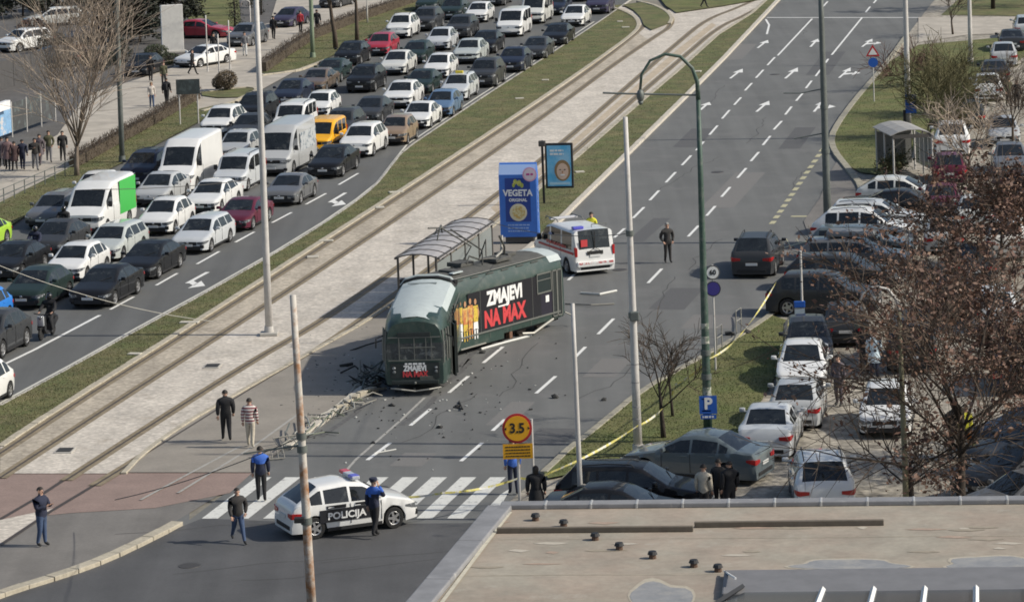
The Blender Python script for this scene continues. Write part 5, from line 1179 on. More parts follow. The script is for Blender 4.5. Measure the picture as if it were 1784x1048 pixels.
MB().box((.02, .12, 1.98), (.02, .62, .62)).build('upper_plate', M_SBLUE, s8); MB().box((.033, .12, 2.05), (.006, .4, .24)).build('pictogram', M_SWHT, s8); MB().box((.02, .12, 1.45), (.02, .6, .38)).build('lower_plate', M_SBLUE, s8)
MB().box((-.06, 0, 1.9), (.2, .2, .05)).build('clamp', M_SBACK, s8); MB().box((0, -.25, .72), (.1, .14, 1.45)).build('post', M_BLK, s8)
b = g(1395, 596, .1); s9 = thing('bus_stop_totem', 'blue and pale timetable totem at the corner of the grass island', 'bus stop totem', (b.x, b.y, .1), CAMROT)
MB().rbox((0, 0, .35), (.14, .42, .70), .02).build('lower_panel', M_SBLUE, s9); MB().box((.0, .0, 1.02), (.12, .38, .62)).build('timetable', mat('timetable_pale', (.38, .45, .50), .4), s9); MB().rbox((0, 0, 1.46), (.14, .42, .24), .02).build('top_panel', M_SBLUE, s9)
MB().cyl((0, .1, 1.5), (0, .1, 3.5), .045, n=8).build('mast', M_POLEW, s9)
b = g(330, 216, .1); s10 = thing('information_board', 'wide dark information board on two pale posts in the verge', 'board', (b.x, b.y, .1), R(-90))
for y in (-.55, .55): MB().cyl((0, y, 0), (0, y, 2.7), .04, n=8).build('post', M_POLEW, s10)
MB().box((.05, 0, 2.25), (.04, 1.42, .9)).build('panel', mat('board_dark', (.05, .06, .06), .4, wear=((.12, .15, .15), 3, .5, .7)), s10)
b = g(302, 92, .06); s11 = thing('stone_stele', 'tall pale stone slab standing by the parked white saloon', 'monument', (b.x, b.y, .06), R(-90+14))
MB().rbox((0, 0, 1.75), (.45, 1.55, 3.5), .03).build('slab', mat('stele_stone', (.55, .54, .51), .8, var=.12, vscale=4), s11); MB().rbox((0, 0, .08), (.8, 1.9, .16), .02).build('plinth', mat('pale_concrete', (.42, .40, .36)), s11)
MB().box((.0, -.79, 1.75), (.47, .04, 3.46)).build('edge_band', mat('stele_edge', (.70, .70, .68), .6), s11)

# ------------------------------------------------------------------ bus shelter on the right
b = g(1585, 312, .02); bs = thing('bus_shelter', 'small bus shelter with a curved grey roof beside the lawn', 'shelter', (b.x, b.y, .02), R(8))
prof = [(-1.0, 2.30), (-.6, 2.46), (-.1, 2.56), (.5, 2.54), (1.0, 2.38), (1.25, 2.15)]
for k in range(3):
    x0, x1 = -.0, 0
    MB().yprism([(y, z) for y, z in prof]+[(y, z-.04) for y, z in prof[::-1]], -.3+k*1.25, -.3+k*1.25+1.2).build('roof_sheet', mat('shelter_roof_grey', (.34, .33, .31), .6, var=.1, vscale=4), bs)
for x in (-.85, 1.15):
    for y in (-.2, 1.6, 3.3): MB().cyl((x, y, 0), (x, y, 2.3 if x < 0 else 2.2), .05, n=8).build('post', M_POLEW, bs)
for k in range(4): MB().box((1.17, .2+k*.85, 1.2), (.02, .78, 1.6)).build('side_pane', mat('shelter_glass2', (.40, .41, .40), .15), bs)
MB().box((.1, 3.32, 1.2), (1.8, .02, 1.7)).build('back_pane', mat('shelter_back', (.22, .22, .21), .3), bs); MB().box((.3, 2.6, .45), (.4, 1.0, .06)).build('bench', mat('bench_wood', (.22, .14, .08)), bs)
MB().box((.1, -.24, 2.2), (2.0, .06, .18)).build('fascia', M_SFR, bs)

# ------------------------------------------------------------------ fences and hoardings on the left
b0, b1 = g(-60, 268, .05), g(96, 212, .05); fd = b1-b0; FL = fd.length
fn = thing('site_fence', 'mesh fence hung with dark sheets and printed banners at the left edge', 'fence', (b0.x, b0.y, .05), math.atan2(fd.y, fd.x))
cols = [(.03, .07, .06), (.03, .07, .06), (.20, .36, .55), (.055, .058, .06), (.055, .058, .06), (.06, .062, .065)]
nb = 6
for k in range(nb):
    x = FL*(k+.5)/nb
    MB().box((x, 0, 1.15), (FL/nb-.06, .04, 1.7)).build('banner' if k < 3 else 'fence_sheet', mat('banner_%d' % k, cols[k], .7, var=.25, vscale=2, wear=((.5, .5, .52) if k == 2 else (.10, .12, .12), 1.5, .55, .6)), fn)
for k in range(nb+1): MB().cyl((FL*k/nb, -.04, 0), (FL*k/nb, -.04, 2.1), .04, n=8).build('post', M_POLEW, fn)
wm = MB().box((FL*.22, -.3, 2.1), (FL*.4, .3, .5)).build('white_sheet', mat('white_tarp', (.66, .67, .68), .7, var=.2, vscale=3), fn)
b0, b1 = g(-40, 170, .03), g(85, 132, .03); fd = b1-b0
f2 = thing('dark_hoarding', 'dark grey hoarding of boards behind the bare tree', 'fence', (b0.x, b0.y, .03), math.atan2(fd.y, fd.x))
for k in range(8): MB().box((fd.length*(k+.5)/8, .01*(k % 2), .95), (fd.length/8-.03, .05, 1.9)).build('board', mat('hoarding_grey', (.07, .068, .068), .8, var=.2, vscale=2), f2)
# low rail on the verge
def lowrail(pts, label):
    P = [g(x, y, .1) for x, y in pts]; t = thing('low_rail', label, 'railing', P[0])
    for p in resample(P, 1.6): MB().cyl(p-P[0], p-P[0]+Vector((0, 0, .75)), .03, n=6).build('post', M_POLED, t)
    for h in (.4, .72): MB().tube([p-P[0]+Vector((0, 0, h)) for p in P], .02, 5).build('rail', M_POLED, t)
lowrail([(-40, 378), (0, 356), (70, 325), (128, 300)], 'low dark railing along the verge at the left edge')

# ------------------------------------------------------------------ wires
def wire(name, label, A, B, sag=.4, r=.013, mt=None, n=12):
    P = [A+(B-A)*(k/n)-Vector((0, 0, sag*4*(k/n)*(1-k/n))) for k in range(n+1)]
    o = MB().tube(P, r, 4).build(name, mt or M_SFR); return tag(o, label, 'wire', 'overhead wires')
wire('overhead_wire', 'pale slack wire crossing the queue at the left', atY(-60, 438, 118), atY(372, 560, 122), .35, .013, M_STEEL)
wire('overhead_wire', 'dark span wire over the cars left of the tall lamp post', atY(160, 330, 128), g(469, 583, .1)+Vector((-.45, 0, 6.2)), .1)
wire('overhead_wire', 'thin wire running down across the road beside the white pole', atY(850, 385, 146), g(1112, 792, .1)+Vector((-.02, -.1, 7.3)), .3)
wire('overhead_wire', 'thin wire from the rusty pole to the platform debris', g(546, 1105)+Vector((-.2, 0, 5.35)), atY(200, 870, 104), .15)
wire('overhead_wire', 'thin wire between the plaza posts at the upper left', atY(440, 12, 300), atY(330, 8, 296), .1)

# ------------------------------------------------------------------ police tape
def tape(pts, label):
    mb = MB(); P = []
    for a, b in zip(pts, pts[1:]):
        for k in range(8): P.append(a+(b-a)*(k/8)-Vector((0, 0, .10*4*(k/8)*(1-k/8))))
    P.append(pts[-1]); V = []
    for i, p in enumerate(P):
        tw = .5*math.sin(i*.9); V += [p+Vector((.04*tw, 0, .035*math.cos(tw))), p-Vector((.04*tw, 0, .035*math.cos(tw)))]
    o = MB().add(V, [(2*i, 2*i+1, 2*i+3, 2*i+2) for i in range(len(P)-1)]).build('police_tape', mat('tape_yellow', (.62, .56, .16), .5, wear=((.62, .62, .58), 3, .5, .55)))
    md = o.modifiers.new('thickness', 'SOLIDIFY'); md.thickness = .004
    return tag(o, label, 'tape', 'yellow police tape')
def tz(x, y, ygr): b = g(x, ygr); return atY(x, y, b.y)
tape([tz(648, 862, 905), tz(770, 858, 912), tz(905, 832, 884)], 'yellow tape sagging across the zebra crossing')
tape([tz(905, 832, 884), tz(960, 822, 880), tz(1110, 742, 800), tz(1165, 700, 760)], 'yellow tape from the height sign to the small tree')
tape([tz(1165, 700, 760), tz(1175, 670, 765), tz(1235, 625, 765), tz(1290, 583, 600)], 'yellow tape from the small tree to the kerb barrier')
tape([tz(1290, 583, 600), tz(1352, 492, 552)], 'yellow tape from the kerb barrier to the parked dark hatchback')

# ------------------------------------------------------------------ debris
rd = random.Random(5); M_DEB = mat('debris_dark', (.03, .03, .028), .8); M_DEBG = mat('debris_grey', (.24, .23, .20), .8, var=.2, vscale=6); M_DEBW = mat('debris_white', (.60, .60, .56), .6)
DG = 'crash debris on the road'
def lump(px, py, s, mt, label, z=0.0):
    b = g(px, py, z); o = MB(); bm = bmesh.new(); bmesh.ops.create_icosphere(bm, subdivisions=1, radius=s)
    for v in bm.verts: v.co = Vector((v.co.x*rd.uniform(.7, 1.5), v.co.y*rd.uniform(.6, 1.3), max(0, v.co.z+s*.5)*rd.uniform(.45, .8)))
    bm.verts.index_update(); o.add([v.co for v in bm.verts], [[v.index for v in f.verts] for f in bm.faces]); bm.free()
    q = o.build('debris_lump', mt); q.location = (b.x, b.y, z); return tag(q, label, 'debris', DG)
for x, y, s, lab in ((765, 745, .11, 'black lump of debris in the middle of the road above the zebra crossing'), (683, 707, .11, 'black lump of debris below the tram front, left'), (797, 708, .10, 'curled black debris right below the tram front'), (650, 772, .08, 'small black scrap near the lowest lane dash'), (840, 615, .12, 'black scrap at the end of the fallen white bar'),
                     (773, 762, .06, 'tiny dark scrap beside the black lump'), (967, 693, .14, 'flat dark scrap right of the second lane line'), (1052, 697, .12, 'flat dark scrap near the eastern kerb'), (835, 782, .05, 'tiny scrap near the zebra crossing'), (1272, 583, .2, 'dark bundle by the kerb barrier'), (1300, 584, .25, 'dark heap at the corner of the grass island')):
    lump(x, y, s, M_DEB, lab)
def bar(pts, r, mt, label, nm='fallen_bar', z=0.0, group=DG):
    o = MB().tube([g(x, y)+Vector((0, 0, h+r)) for x, y, h in pts], r, 6).build(nm, mt); return tag(o, label, 'debris', group)
bar([(838, 610, .0), (880, 599, .02), (926, 586, .0)], .05, M_DEBW, 'long white bar fallen beside the tram')
bar([(985, 530, 0), (1030, 534, .05), (1070, 530, 0)], .03, M_DEBG, 'bent grey rod on the road behind the tram')
bar([(1012, 512, 0), (1045, 515, .02), (1074, 508, 0)], .05, M_DEBW, 'pale strip lying on the road behind the tram')
bar([(610, 612, 0), (640, 606, .1), (668, 598, .1)], .03, M_DEB, 'dark rod lying left of the tram')
bar([(592, 640, 0), (615, 638, .05)], .06, M_DEB, 'short dark piece lying in the tram shadow')
bar([(800, 700, 0), (806, 716, .05), (790, 714, .08)], .03, M_DEB, 'curved black strip below the tram front')
bar([(652, 790, .0), (690, 783, .0)], .02, M_DEBW, 'thin pale strip beside the lowest lane dash')
# wrecked railing along the platform edge
wk = thing('wrecked_railing', 'tangled grey railing torn from the platform edge in front of the tram', 'railing', g(560, 730, .035))
o0 = g(560, 730, .035)
def wp(x, y, h): return g(x, y, .035)-o0+Vector((0, 0, h))
for i in range(30):
    t = rd.random(); x = 480+t*175; y = 790-t*112+rd.uniform(-12, 8)
    k = rd.randint(2, 4); pts = [wp(x, y, rd.uniform(.03, .1))]
    for _ in range(k): x += rd.uniform(-8, 26); y += rd.uniform(-18, 4); pts.append(wp(x, y, rd.uniform(.03, .28)))
    MB().tube(pts, rd.choice((.022, .028, .035)), 5).build('bent_tube', rd.choice((M_STEEL, M_DEBG, M_POLED, mat('railing_green', (.14, .16, .11), .6))), wk)
for (x, y, w, h, a) in ((508, 778, .9, .5, .5), (545, 738, .7, .4, -.3), (475, 800, .8, .5, .2)):
    c = wp(x, y, .12); f = MB()
    for k in range(5): f.tube([(-w/2+k*w/4, 0, -h*.2), (-w/2+k*w/4, h, h*.3)], .018, 4)
    f.tube([(-w/2, 0, -h*.2), (w/2, 0, -h*.2)], .025, 5); f.tube([(-w/2, h, h*.3), (w/2, h, h*.3)], .025, 5)
    q = f.build('railing_panel', M_DEBG, wk); q.location = c; q.rotation_euler = (0, 0, a)
for i, (x, y) in enumerate(((632, 690), (645, 684), (620, 697), (606, 706), (594, 714))):
    q = MB().rbox((0, 0, .1), (.5, .22, .2), .02).build('broken_kerb', M_KERB, wk); q.location = wp(x, y, 0); q.rotation_euler = (0, 0, rd.uniform(.6, 1.6))
hp = thing('debris_heap', 'dark heap of twisted wreckage at the left front corner of the tram', 'debris', g(645, 672, 0))
o1 = g(645, 672, 0)
for i in range(46):
    x, y = 645+rd.gauss(0, 16), 668+rd.gauss(0, 15); p = g(x, y)-o1
    if rd.random() < .5:
        MB().tube([p+Vector((0, 0, .03)), p+Vector((rd.uniform(-.6, .6), rd.uniform(-.8, .8), rd.uniform(.05, .5))), p+Vector((rd.uniform(-.9, .9), rd.uniform(-1, 1), .05))], rd.uniform(.015, .05), 5).build('twisted_rod', rd.choice((M_DEB, M_DEB, M_DEBG, M_POLED)), hp)
    else:
        q = MB().rbox((0, 0, .05), (rd.uniform(.1, .45), rd.uniform(.08, .3), rd.uniform(.05, .2)), .01).build('broken_piece', rd.choice((M_DEB, M_DEB, M_TDARK, M_DEBG)), hp); q.location = p; q.rotation_euler = (rd.uniform(-.3, .3), rd.uniform(-.3, .3), rd.uniform(0, 3))
# tiny scraps, nobody could count them
mb = MB()
for i in range(420):
    t = rd.random(); x = rd.gauss(760, 110); y = rd.gauss(650, 75)
    if rd.random() < .5: x, y = rd.gauss(610, 55), rd.gauss(660, 40)
    p = g(x, y); s = rd.uniform(.015, .06)
    if p.y < 105: continue
    mb.box((p.x, p.y, .012+s*.3), (s*rd.uniform(.6, 2.5), s, s*.6), rd.uniform(0, 3), mi=rd.choice((0, 0, 0, 1)))
tag(mb.build('scattered_scraps', [M_DEB, M_DEBW]), 'small glass and metal scraps scattered over the road around the tram', 'scraps', kind='stuff')
# kerb barrier posts
for i, (x, y) in enumerate(((1249, 612), (1283, 582))):
    b = g(x, y, .1); t = thing('kerb_barrier', 'low bent barrier hoop %s at the island kerb' % ('left of the dark bundle', 'above the dark heap')[i], 'barrier', (b.x, b.y, .1), R(70))
    MB().tube([(0, 0, 0), (0, 0, .9), (.7, 0, .9), (.7, 0, 0)], .025, 6).build('hoop', M_STEEL, t); MB().tube([(0, 0, .5), (.7, 0, .5)], .018, 6).build('crossbar', M_STEEL, t)
# pale flat stones in the median grass
for i, (x, y) in enumerate(((330, 562), (568, 420), (662, 362), (950, 140), (545, 448), (235, 617), (690, 335), (1090, 48), (1080, 38), (905, 172), (1215, 125), (1010, 300))):
    zz = .11 if x in (1215, 1010) else .05; b = g(x, y, zz); q = MB().rbox((0, 0, .02), (rd.uniform(.4, .8), rd.uniform(.3, .6), .07), .015).build('flat_stone', mat('pale_stone', (.48, .45, .38), .9, var=.2, vscale=5)); q.location = (b.x, b.y, zz)
    q.rotation_euler = (0, 0, rd.uniform(-.3, .3)); tag(q, 'pale flat stone in the grass '+('below the first white arrow', 'left of the shelter, lower one', 'near the bend of the kerb, lower one', 'opposite the dark kerbside cars', 'left of the shelter, upper one', 'nearest the lower left corner', 'near the bend of the kerb, upper one', 'at the turnout, right one', 'at the turnout, left one', 'opposite the blue hatchback', 'below the swan-neck lamp', 'above the ambulance')[i], 'stone', 'flat stones in the grass')
# ------------------------------------------------------------------ people
C_ = dict(black=(.018, .018, .02), navy=(.02, .025, .05), jeans=(.05, .08, .15), blue=(.05, .14, .50), dark=(.035, .033, .032), brown=(.09, .06, .04), beige=(.50, .45, .36), grey=(.16, .16, .17), white=(.62, .62, .6), pink=(.20, .13, .13), red=(.40, .04, .05),
          mauve=(.12, .10, .11), olive=(.08, .08, .045), hivis=(.65, .62, .05), orange=(.50, .16, .03), pale=(.55, .50, .44), sky=(.50, .60, .66), darkred=(.075, .045, .045))
def cloth(c):
    return mat('cloth_'+c, C_[c], .9, var=.2, vscale=9, bump=.3, bscale=14)
def stripes():
    if 'cloth_stripes' in MATS: return MATS['cloth_stripes']
    M = mat('cloth_stripes', (.6, .56, .52), .9); t = M.node_tree; ge = t.nodes.new('ShaderNodeTexCoord'); sp_ = t.nodes.new('ShaderNodeSeparateXYZ'); t.links.new(ge.outputs['Object'], sp_.inputs[0])
    m1 = t.nodes.new('ShaderNodeMath'); m1.operation = 'MULTIPLY'; m1.inputs[1].default_value = 9.0; m2 = t.nodes.new('ShaderNodeMath'); m2.operation = 'FRACT'; m3 = t.nodes.new('ShaderNodeMath'); m3.operation = 'GREATER_THAN'; m3.inputs[1].default_value = .5
    t.links.new(sp_.outputs[2], m1.inputs[0]); t.links.new(m1.outputs[0], m2.inputs[0]); t.links.new(m2.outputs[0], m3.inputs[0])
    x = t.nodes.new('ShaderNodeMix'); x.data_type = 'RGBA'; x.inputs[6].default_value = (.62, .58, .54, 1); x.inputs[7].default_value = (.22, .07, .08, 1); t.links.new(m3.outputs[0], x.inputs[0]); t.links.new(x.outputs[2], t.nodes['Principled BSDF'].inputs['Base Color'])
    return M
M_SKIN = mat('skin', (.46, .28, .20), .6); M_SHOE = mat('shoe_dark', (.02, .02, .02), .6); M_SHOEW = mat('shoe_pale', (.55, .53, .5), .6)
M_HAIR = {'dark': mat('hair_dark', (.022, .017, .013), .7), 'grey': mat('hair_grey', (.25, .24, .22), .7), 'fair': mat('hair_fair', (.28, .18, .09), .7)}
def hand_mesh():
    mb = MB(); mb.ball((0, 0, -.05), (.020, .042, .055), 8, 6)
    for k, (y, L_) in enumerate(((-.030, .062), (-.010, .076), (.010, .080), (.030, .070))):
        mb.tube([(0, y, -.085), (.006, y*1.05, -.085-L_*.5), (.022, y*1.05, -.085-L_)], [.0095, .009, .007], 5)
    mb.tube([(.0, .038, -.035), (.016, .060, -.065), (.026, .062, -.095)], [.011, .010, .008], 5)
    return mb.mesh('hand', M_SKIN, True)
HAND = hand_mesh()
def face_mesh():
    mb = MB(); mb.ball((.098, 0, 1.625), (.022, .016, .026), 6, 5, 0)
    for s in (1, -1): mb.ball((.082, s*.035, 1.652), (.012, .015, .009), 6, 4, 1); mb.ball((.0, s*.088, 1.63), (.022, .014, .034), 6, 5, 0)
    mb.ball((.086, 0, 1.575), (.010, .028, .007), 6, 4, 2)
    return mb.mesh('face', [M_SKIN, mat('eye_dark', (.03, .02, .02), .3), mat('lips', (.3, .12, .1), .5)], True)
FACE = face_mesh()
def hair_mesh(long=False):
    bm = bmesh.new(); bmesh.ops.create_uvsphere(bm, u_segments=12, v_segments=8, radius=1)
    bmesh.ops.delete(bm, geom=[v for v in bm.verts if v.co.z < (-.9 if long else -.25) or (v.co.x > .45 and v.co.z < .35)], context='VERTS')
    for v in bm.verts: v.co = Vector((v.co.x*.112-.004, v.co.y*.104, 1.66+v.co.z*(.112 if v.co.z > 0 else (.26 if long else .14))))
    me = bpy.data.meshes.new('hair'); bm.to_mesh(me); bm.free(); me.polygons.foreach_set('use_smooth', [True]*len(me.polygons)); return me
HAIR_S, HAIR_L = hair_mesh(), hair_mesh(True)
HAIRV = {}
def cap_mesh():
    mb = MB(); mb.cyl((-.005, 0, 1.69), (-.005, 0, 1.75), .112, .125, 14); mb.cyl((-.005, 0, 1.75), (-.005, 0, 1.775), .125, .11, 14); mb.box((.11, 0, 1.695), (.09, .15, .012)); return mb.mesh('cap', cloth('navy'), True, 40)
CAP = cap_mesh()
def person(px, py, label, face=(0, -1), H=1.76, top='dark', legs='dark', stride=0.0, arms=('down', 'down'), hair='dark', long=False, cap=False, hem=.92, yoke=None, bulk=1.0, shoe='d', bag=None, z=0.0, lean=0.0, group=None, sit=False):
    b = g(px, py, z)
    t = thing('person', label, 'person', (b.x, b.y, z), math.atan2(face[1], face[0]), group); S = H/1.76; t.scale = (S, S, S)
    V, E, T = [], [], []          # joint (pos, radius), edges, tag per edge
    def v(p, r): V.append((Vector(p), r)); return len(V)-1
    def e(a, b_, tg): E.append((a, b_)); T.append(tg)
    k = bulk*1.08; lx = lean
    pel = v((0, 0, .96), .135*k); ab = v((lx*.2, 0, 1.12), .13*k); chs = v((lx*.45, 0, 1.32), .150*k); up = v((lx*.6, 0, 1.43), .105*k); nk = v((lx*.7+.005, 0, 1.515), .056); hd = v((lx*.8+.012, 0, 1.61), .086); ht = v((lx*.85+.01, 0, 1.695), .074)
    e(pel, ab, 'top'); e(ab, chs, 'top'); e(chs, up, 'top'); e(up, nk, 'skin'); e(nk, hd, 'skin'); e(hd, ht, 'skin')
    hands = []
    for s, mode in ((1, arms[0]), (-1, arms[1])):
        sh = v((lx*.6, s*.175*k, 1.41), .075*k); e(up, sh, 'top')
        sw = stride*s*.5
        if mode == 'phone': el, wr = (.06, s*.24*k, 1.16), (.28, s*.12, 1.24)
        elif mode == 'pocket': el, wr = (-.08, s*.245*k, 1.13), (.08, s*.18*k, .95)
        elif mode == 'face': el, wr = (.14, s*.25*k, 1.22), (.12, s*.11, 1.52)
        elif mode == 'bars': el, wr = (.2, s*.30, 1.18), (.45, s*.28, 1.08)
        else: el, wr = (-.10*sw-.03, s*.205*k, 1.13), (-.35*sw+.05, s*.205*k, .91)
        a = v(el, .062*k); w_ = v(wr, .044*k); e(sh, a, 'top'); e(a, w_, 'top'); hands.append((Vector(el), Vector(wr)))
        hp_ = v((0, s*.085, .90), .10*k); e(pel, hp_, 'legs')
        f = stride*s
        if sit: kn, an, to = (.42, s*.17, .72), (.30, s*.2, .30), (.45, s*.21, .26)
        else:
            kn = (f*.20+.03*(f < 0), s*.095, .51); an = (f*.42-(.06 if f < 0 else 0), s*.10, .10+(.07 if f < -.3 else 0)); to = (an[0]+.15, s*.115, an[2]-.055)
        kk = v(kn, .072*k**.5); aa = v(an, .052); tt = v(to, .042); e(hp_, kk, 'legs'); e(kk, aa, 'legs'); e(aa, tt, 'shoe')
    bm = bmesh.new(); ly = bm.verts.layers.skin.verify(); bv = []
    for i, (p, r) in enumerate(V):
        q = bm.verts.new(p); q[ly].radius = (r, r); q[ly].use_root = (i == 0); bv.append(q)
    for a, b_ in E: bm.edges.new((bv[a], bv[b_]))
    me0 = bpy.data.meshes.new('tmp'); bm.to_mesh(me0); bm.free()
    o = bpy.data.objects.new('tmp', me0)
    sm = o.modifiers.new('s', 'SKIN'); sm.use_smooth_shade = True; o.modifiers.new('d', 'SUBSURF').levels = 1
    me = eval_mesh(o); bpy.data.meshes.remove(me0); me.name = 'body'
    mats = [stripes() if top == 'stripes' else cloth(top), cloth(legs), M_SKIN, M_SHOE if shoe == 'd' else M_SHOEW, cloth(yoke) if yoke else cloth(legs)]
    me.materials.clear()
    for m_ in mats: me.materials.append(m_)
    for pl in me.polygons:
        c = pl.center; best, bt = 9, 'top'
        for (a, b_), tg in zip(E, T):
            A, B = V[a][0], V[b_][0]; d = B-A; u = max(0, min(1, (c-A).dot(d)/d.length_squared)); dist = (c-A-d*u).length-(V[a][1]*(1-u)+V[b_][1]*u)
            if dist < best: best, bt = dist, tg
        i = {'top': 0, 'legs': 1, 'skin': 2, 'shoe': 3}[bt]
        if i == 1 and c.z > hem: i = 0
        if i == 2 and c.z < 1.50: i = 0
        if i == 0 and yoke and c.z > 1.27 and abs(c.y) < .27: i = 4
        pl.material_index = i; pl.use_smooth = True
    body = ob('body', me, t)
    for el, wr in hands:
        h_ = ob('hand', HAND, t, wr); h_.rotation_euler = (el-wr).to_track_quat('Z', 'X').to_euler()
    off = (lx*.8, 0, 0)
    ob('face', FACE, t, off)
    key = (hair, long)
    if key not in HAIRV:
        me2 = (HAIR_L if long else HAIR_S).copy(); me2.materials.append(M_HAIR[hair]); HAIRV[key] = me2
    hh = ob('hair', HAIRV[key], t, off)
    if cap: ob('cap', CAP, t, off)
    if bag:
        MB().rbox((-.22, 0, 1.22), (.20, .30, .44), .06).build('backpack', cloth(bag), t, True, 40)
    if hem < .7:   # coat skirt
        n = 12; mb = MB(); mb.tube([(0, 0, hem), (0, 0, .8), (0, 0, 1.0)], [.20*k, .185*k, .15*k], n, False); mb.build('coat_skirt', mats[0], t, True)
    return t
PG = 'people on the street'
person(395, 769, 'person in black jacket and trousers walking on the platform', (-.15, 1), 1.78, 'black', 'black', .62, bulk=1.2, z=.035)
person(437, 779, 'person in a striped top and pale trousers walking on the platform', (.1, 1), 1.68, 'stripes', 'beige', .30, shoe='w', bulk=1.12, z=.035)
person(456, 873, 'police officer with blue shoulders standing by the zebra crossing, back turned', (-.1, 1), 1.76, 'navy', 'black', .12, yoke='blue', bulk=1.12)
person(654, 936, 'police officer with blue shoulders walking past the police car', (.6, .8), 1.80, 'navy', 'black', .42, ('down', 'face'), yoke='blue', cap=True, bulk=1.05)
person(416, 945, 'person in a dark jacket striding on the dark asphalt before the police car', (.35, -.9), 1.66, 'dark', 'jeans', .78, ('pocket', 'down'), bulk=1.18)
person(74, 951, 'person in a dark jacket and jeans holding a phone at lower left', (.85, -.5), 1.80, 'navy', 'jeans', .08, ('phone', 'phone'), bulk=1.15)
person(1164, 458, 'person in a dark suit standing alone on the empty road', (.3, -1), 1.78, 'dark', 'dark', .10, ('pocket', 'pocket'), hair='grey', bulk=1.1)
person(895, 861, 'person in a blue vest half hidden by the yellow height sign', (-.2, 1), 1.78, 'blue', 'navy', .1)
person(936, 905, 'person with dark hair and black coat seen just above the roof edge', (0, 1), 1.66, 'black', 'black', 0, long=True, hem=.5, bulk=1.25)
person(1228, 905, 'person in a pale jacket beside the dark parked cars', (.4, .9), 1.70, 'beige', 'dark', .1, bulk=1.1)
person(1273, 903, 'person in a black jacket near the tail of the dull blue-grey saloon', (-.4, .9), 1.76, 'black', 'black', .1, bulk=1.15)
person(1254, 895, 'second dark clad person next to the tail of the dull blue-grey saloon', (.2, .9), 1.7, 'dark', 'black', .1)
person(1462, 707, 'person in dark grey standing beside the white saloon', (-.5, -.8), 1.80, 'mauve', 'mauve', .08, bulk=1.05, z=.02)
person(1507, 652, 'person in a long black coat next to one in a pale coat', (.1, 1), 1.74, 'black', 'black', .1, hem=.5, z=.02)
person(1524, 658, 'person in a pale blue coat in the parking', (.1, 1), 1.72, 'sky', 'navy', .08, hem=.6, bulk=1.1, z=.02)
person(1684, 798, 'worker in yellow vest and orange trousers behind the branches', (.4, -.9), 1.76, 'hivis', 'orange', .3, z=.02)
person(1664, 795, 'dark clad person left of the worker in the yellow vest', (.4, -.9), 1.76, 'dark', 'dark', .2, bulk=1.2, z=.02)
person(1032, 437, 'person in a yellow vest standing beyond the ambulance', (-.2, -1), 1.76, 'hivis', 'navy', .1)
# plaza on the left
person(265, 188, 'person in a pale top and blue jeans walking on the plaza', (.2, -1), 1.62, 'pale', 'jeans', .3, hair='fair', long=True, z=.06)
person(291, 184, 'person in black with a backpack on the plaza', (.3, 1), 1.76, 'black', 'dark', .35, bag='black', bulk=1.15, z=.06)
person(263, 142, 'person in black standing in front of the black parked car', (.2, 1), 1.78, 'black', 'black', .2, z=.06)
person(286, 152, 'person in a dark hood behind the one with the backpack', (.2, -1), 1.7, 'olive', 'dark', .2, z=.06)
person(336, 131, 'person in black walking in front of the white parked saloon', (.9, -.2), 1.76, 'black', 'black', .6, z=.06)
person(373, 100, 'person in black beside the rear door of the white parked saloon', (-.2, -1), 1.74, 'black', 'black', .2, z=.06)
person(427, 98, 'person in grey and white walking near the grey SUV', (.1, -1), 1.74, 'grey', 'white', .3, z=.06)
person(477, 69, 'person in black walking away on the plaza near the parked dark car', (.2, 1), 1.78, 'black', 'black', .3, z=.06)
person(524, 58, 'person in a red jacket on the plaza', (.2, 1), 1.72, 'red', 'black', .3, z=.06)
person(553, 58, 'person in a black jacket right of the pale green post', (.2, 1), 1.80, 'black', 'black', .3, bulk=1.15, z=.06)
for x, y, c, l, lab in ((86, 283, 'olive', 'grey', 'person in an olive jacket, left of a walking couple by the bare tree'), (110, 281, 'black', 'dark', 'person in a black jacket nearest the trunk of the bare tree'), (62, 297, 'dark', 'grey', 'tall dark clad person in the middle of the group by the fence'), (70, 288, 'mauve', 'mauve', 'person in a long mauve coat behind the dark clad one'),
                        (40, 296, 'navy', 'navy', 'person in navy at the right of the pink coats'), (26, 298, 'darkred', 'dark', 'person in a dark red coat at the left edge group'), (14, 296, 'pink', 'dark', 'person in a dusty pink coat at the left edge group'), (4, 293, 'mauve', 'dark', 'person in mauve leftmost in the group by the fence')):
    pr_ = random.Random(lab); person(x, y, lab, (pr_.uniform(-.4, .5), pr_.choice((1, 1, -1))), pr_.uniform(1.62, 1.82), c, l, pr_.uniform(.15, .65), pr_.choice((('down', 'down'), ('pocket', 'down'), ('down', 'phone'))), bulk=pr_.uniform(1.05, 1.22), hem=.6 if c in ('pink', 'mauve', 'darkred') else .9, z=.06)
person(1227, 14, 'person in black walking at the upper edge near the tracks', (1, .1), 1.76, 'black', 'black', .6, z=.115)
person(1772, 192, 'person in black at the right edge among parked cars', (-.3, -1), 1.78, 'black', 'black', .2, z=.02)
person(1758, 186, 'person in olive left of the one in black at the right edge', (.3, -1), 1.74, 'olive', 'dark', .2, z=.02)

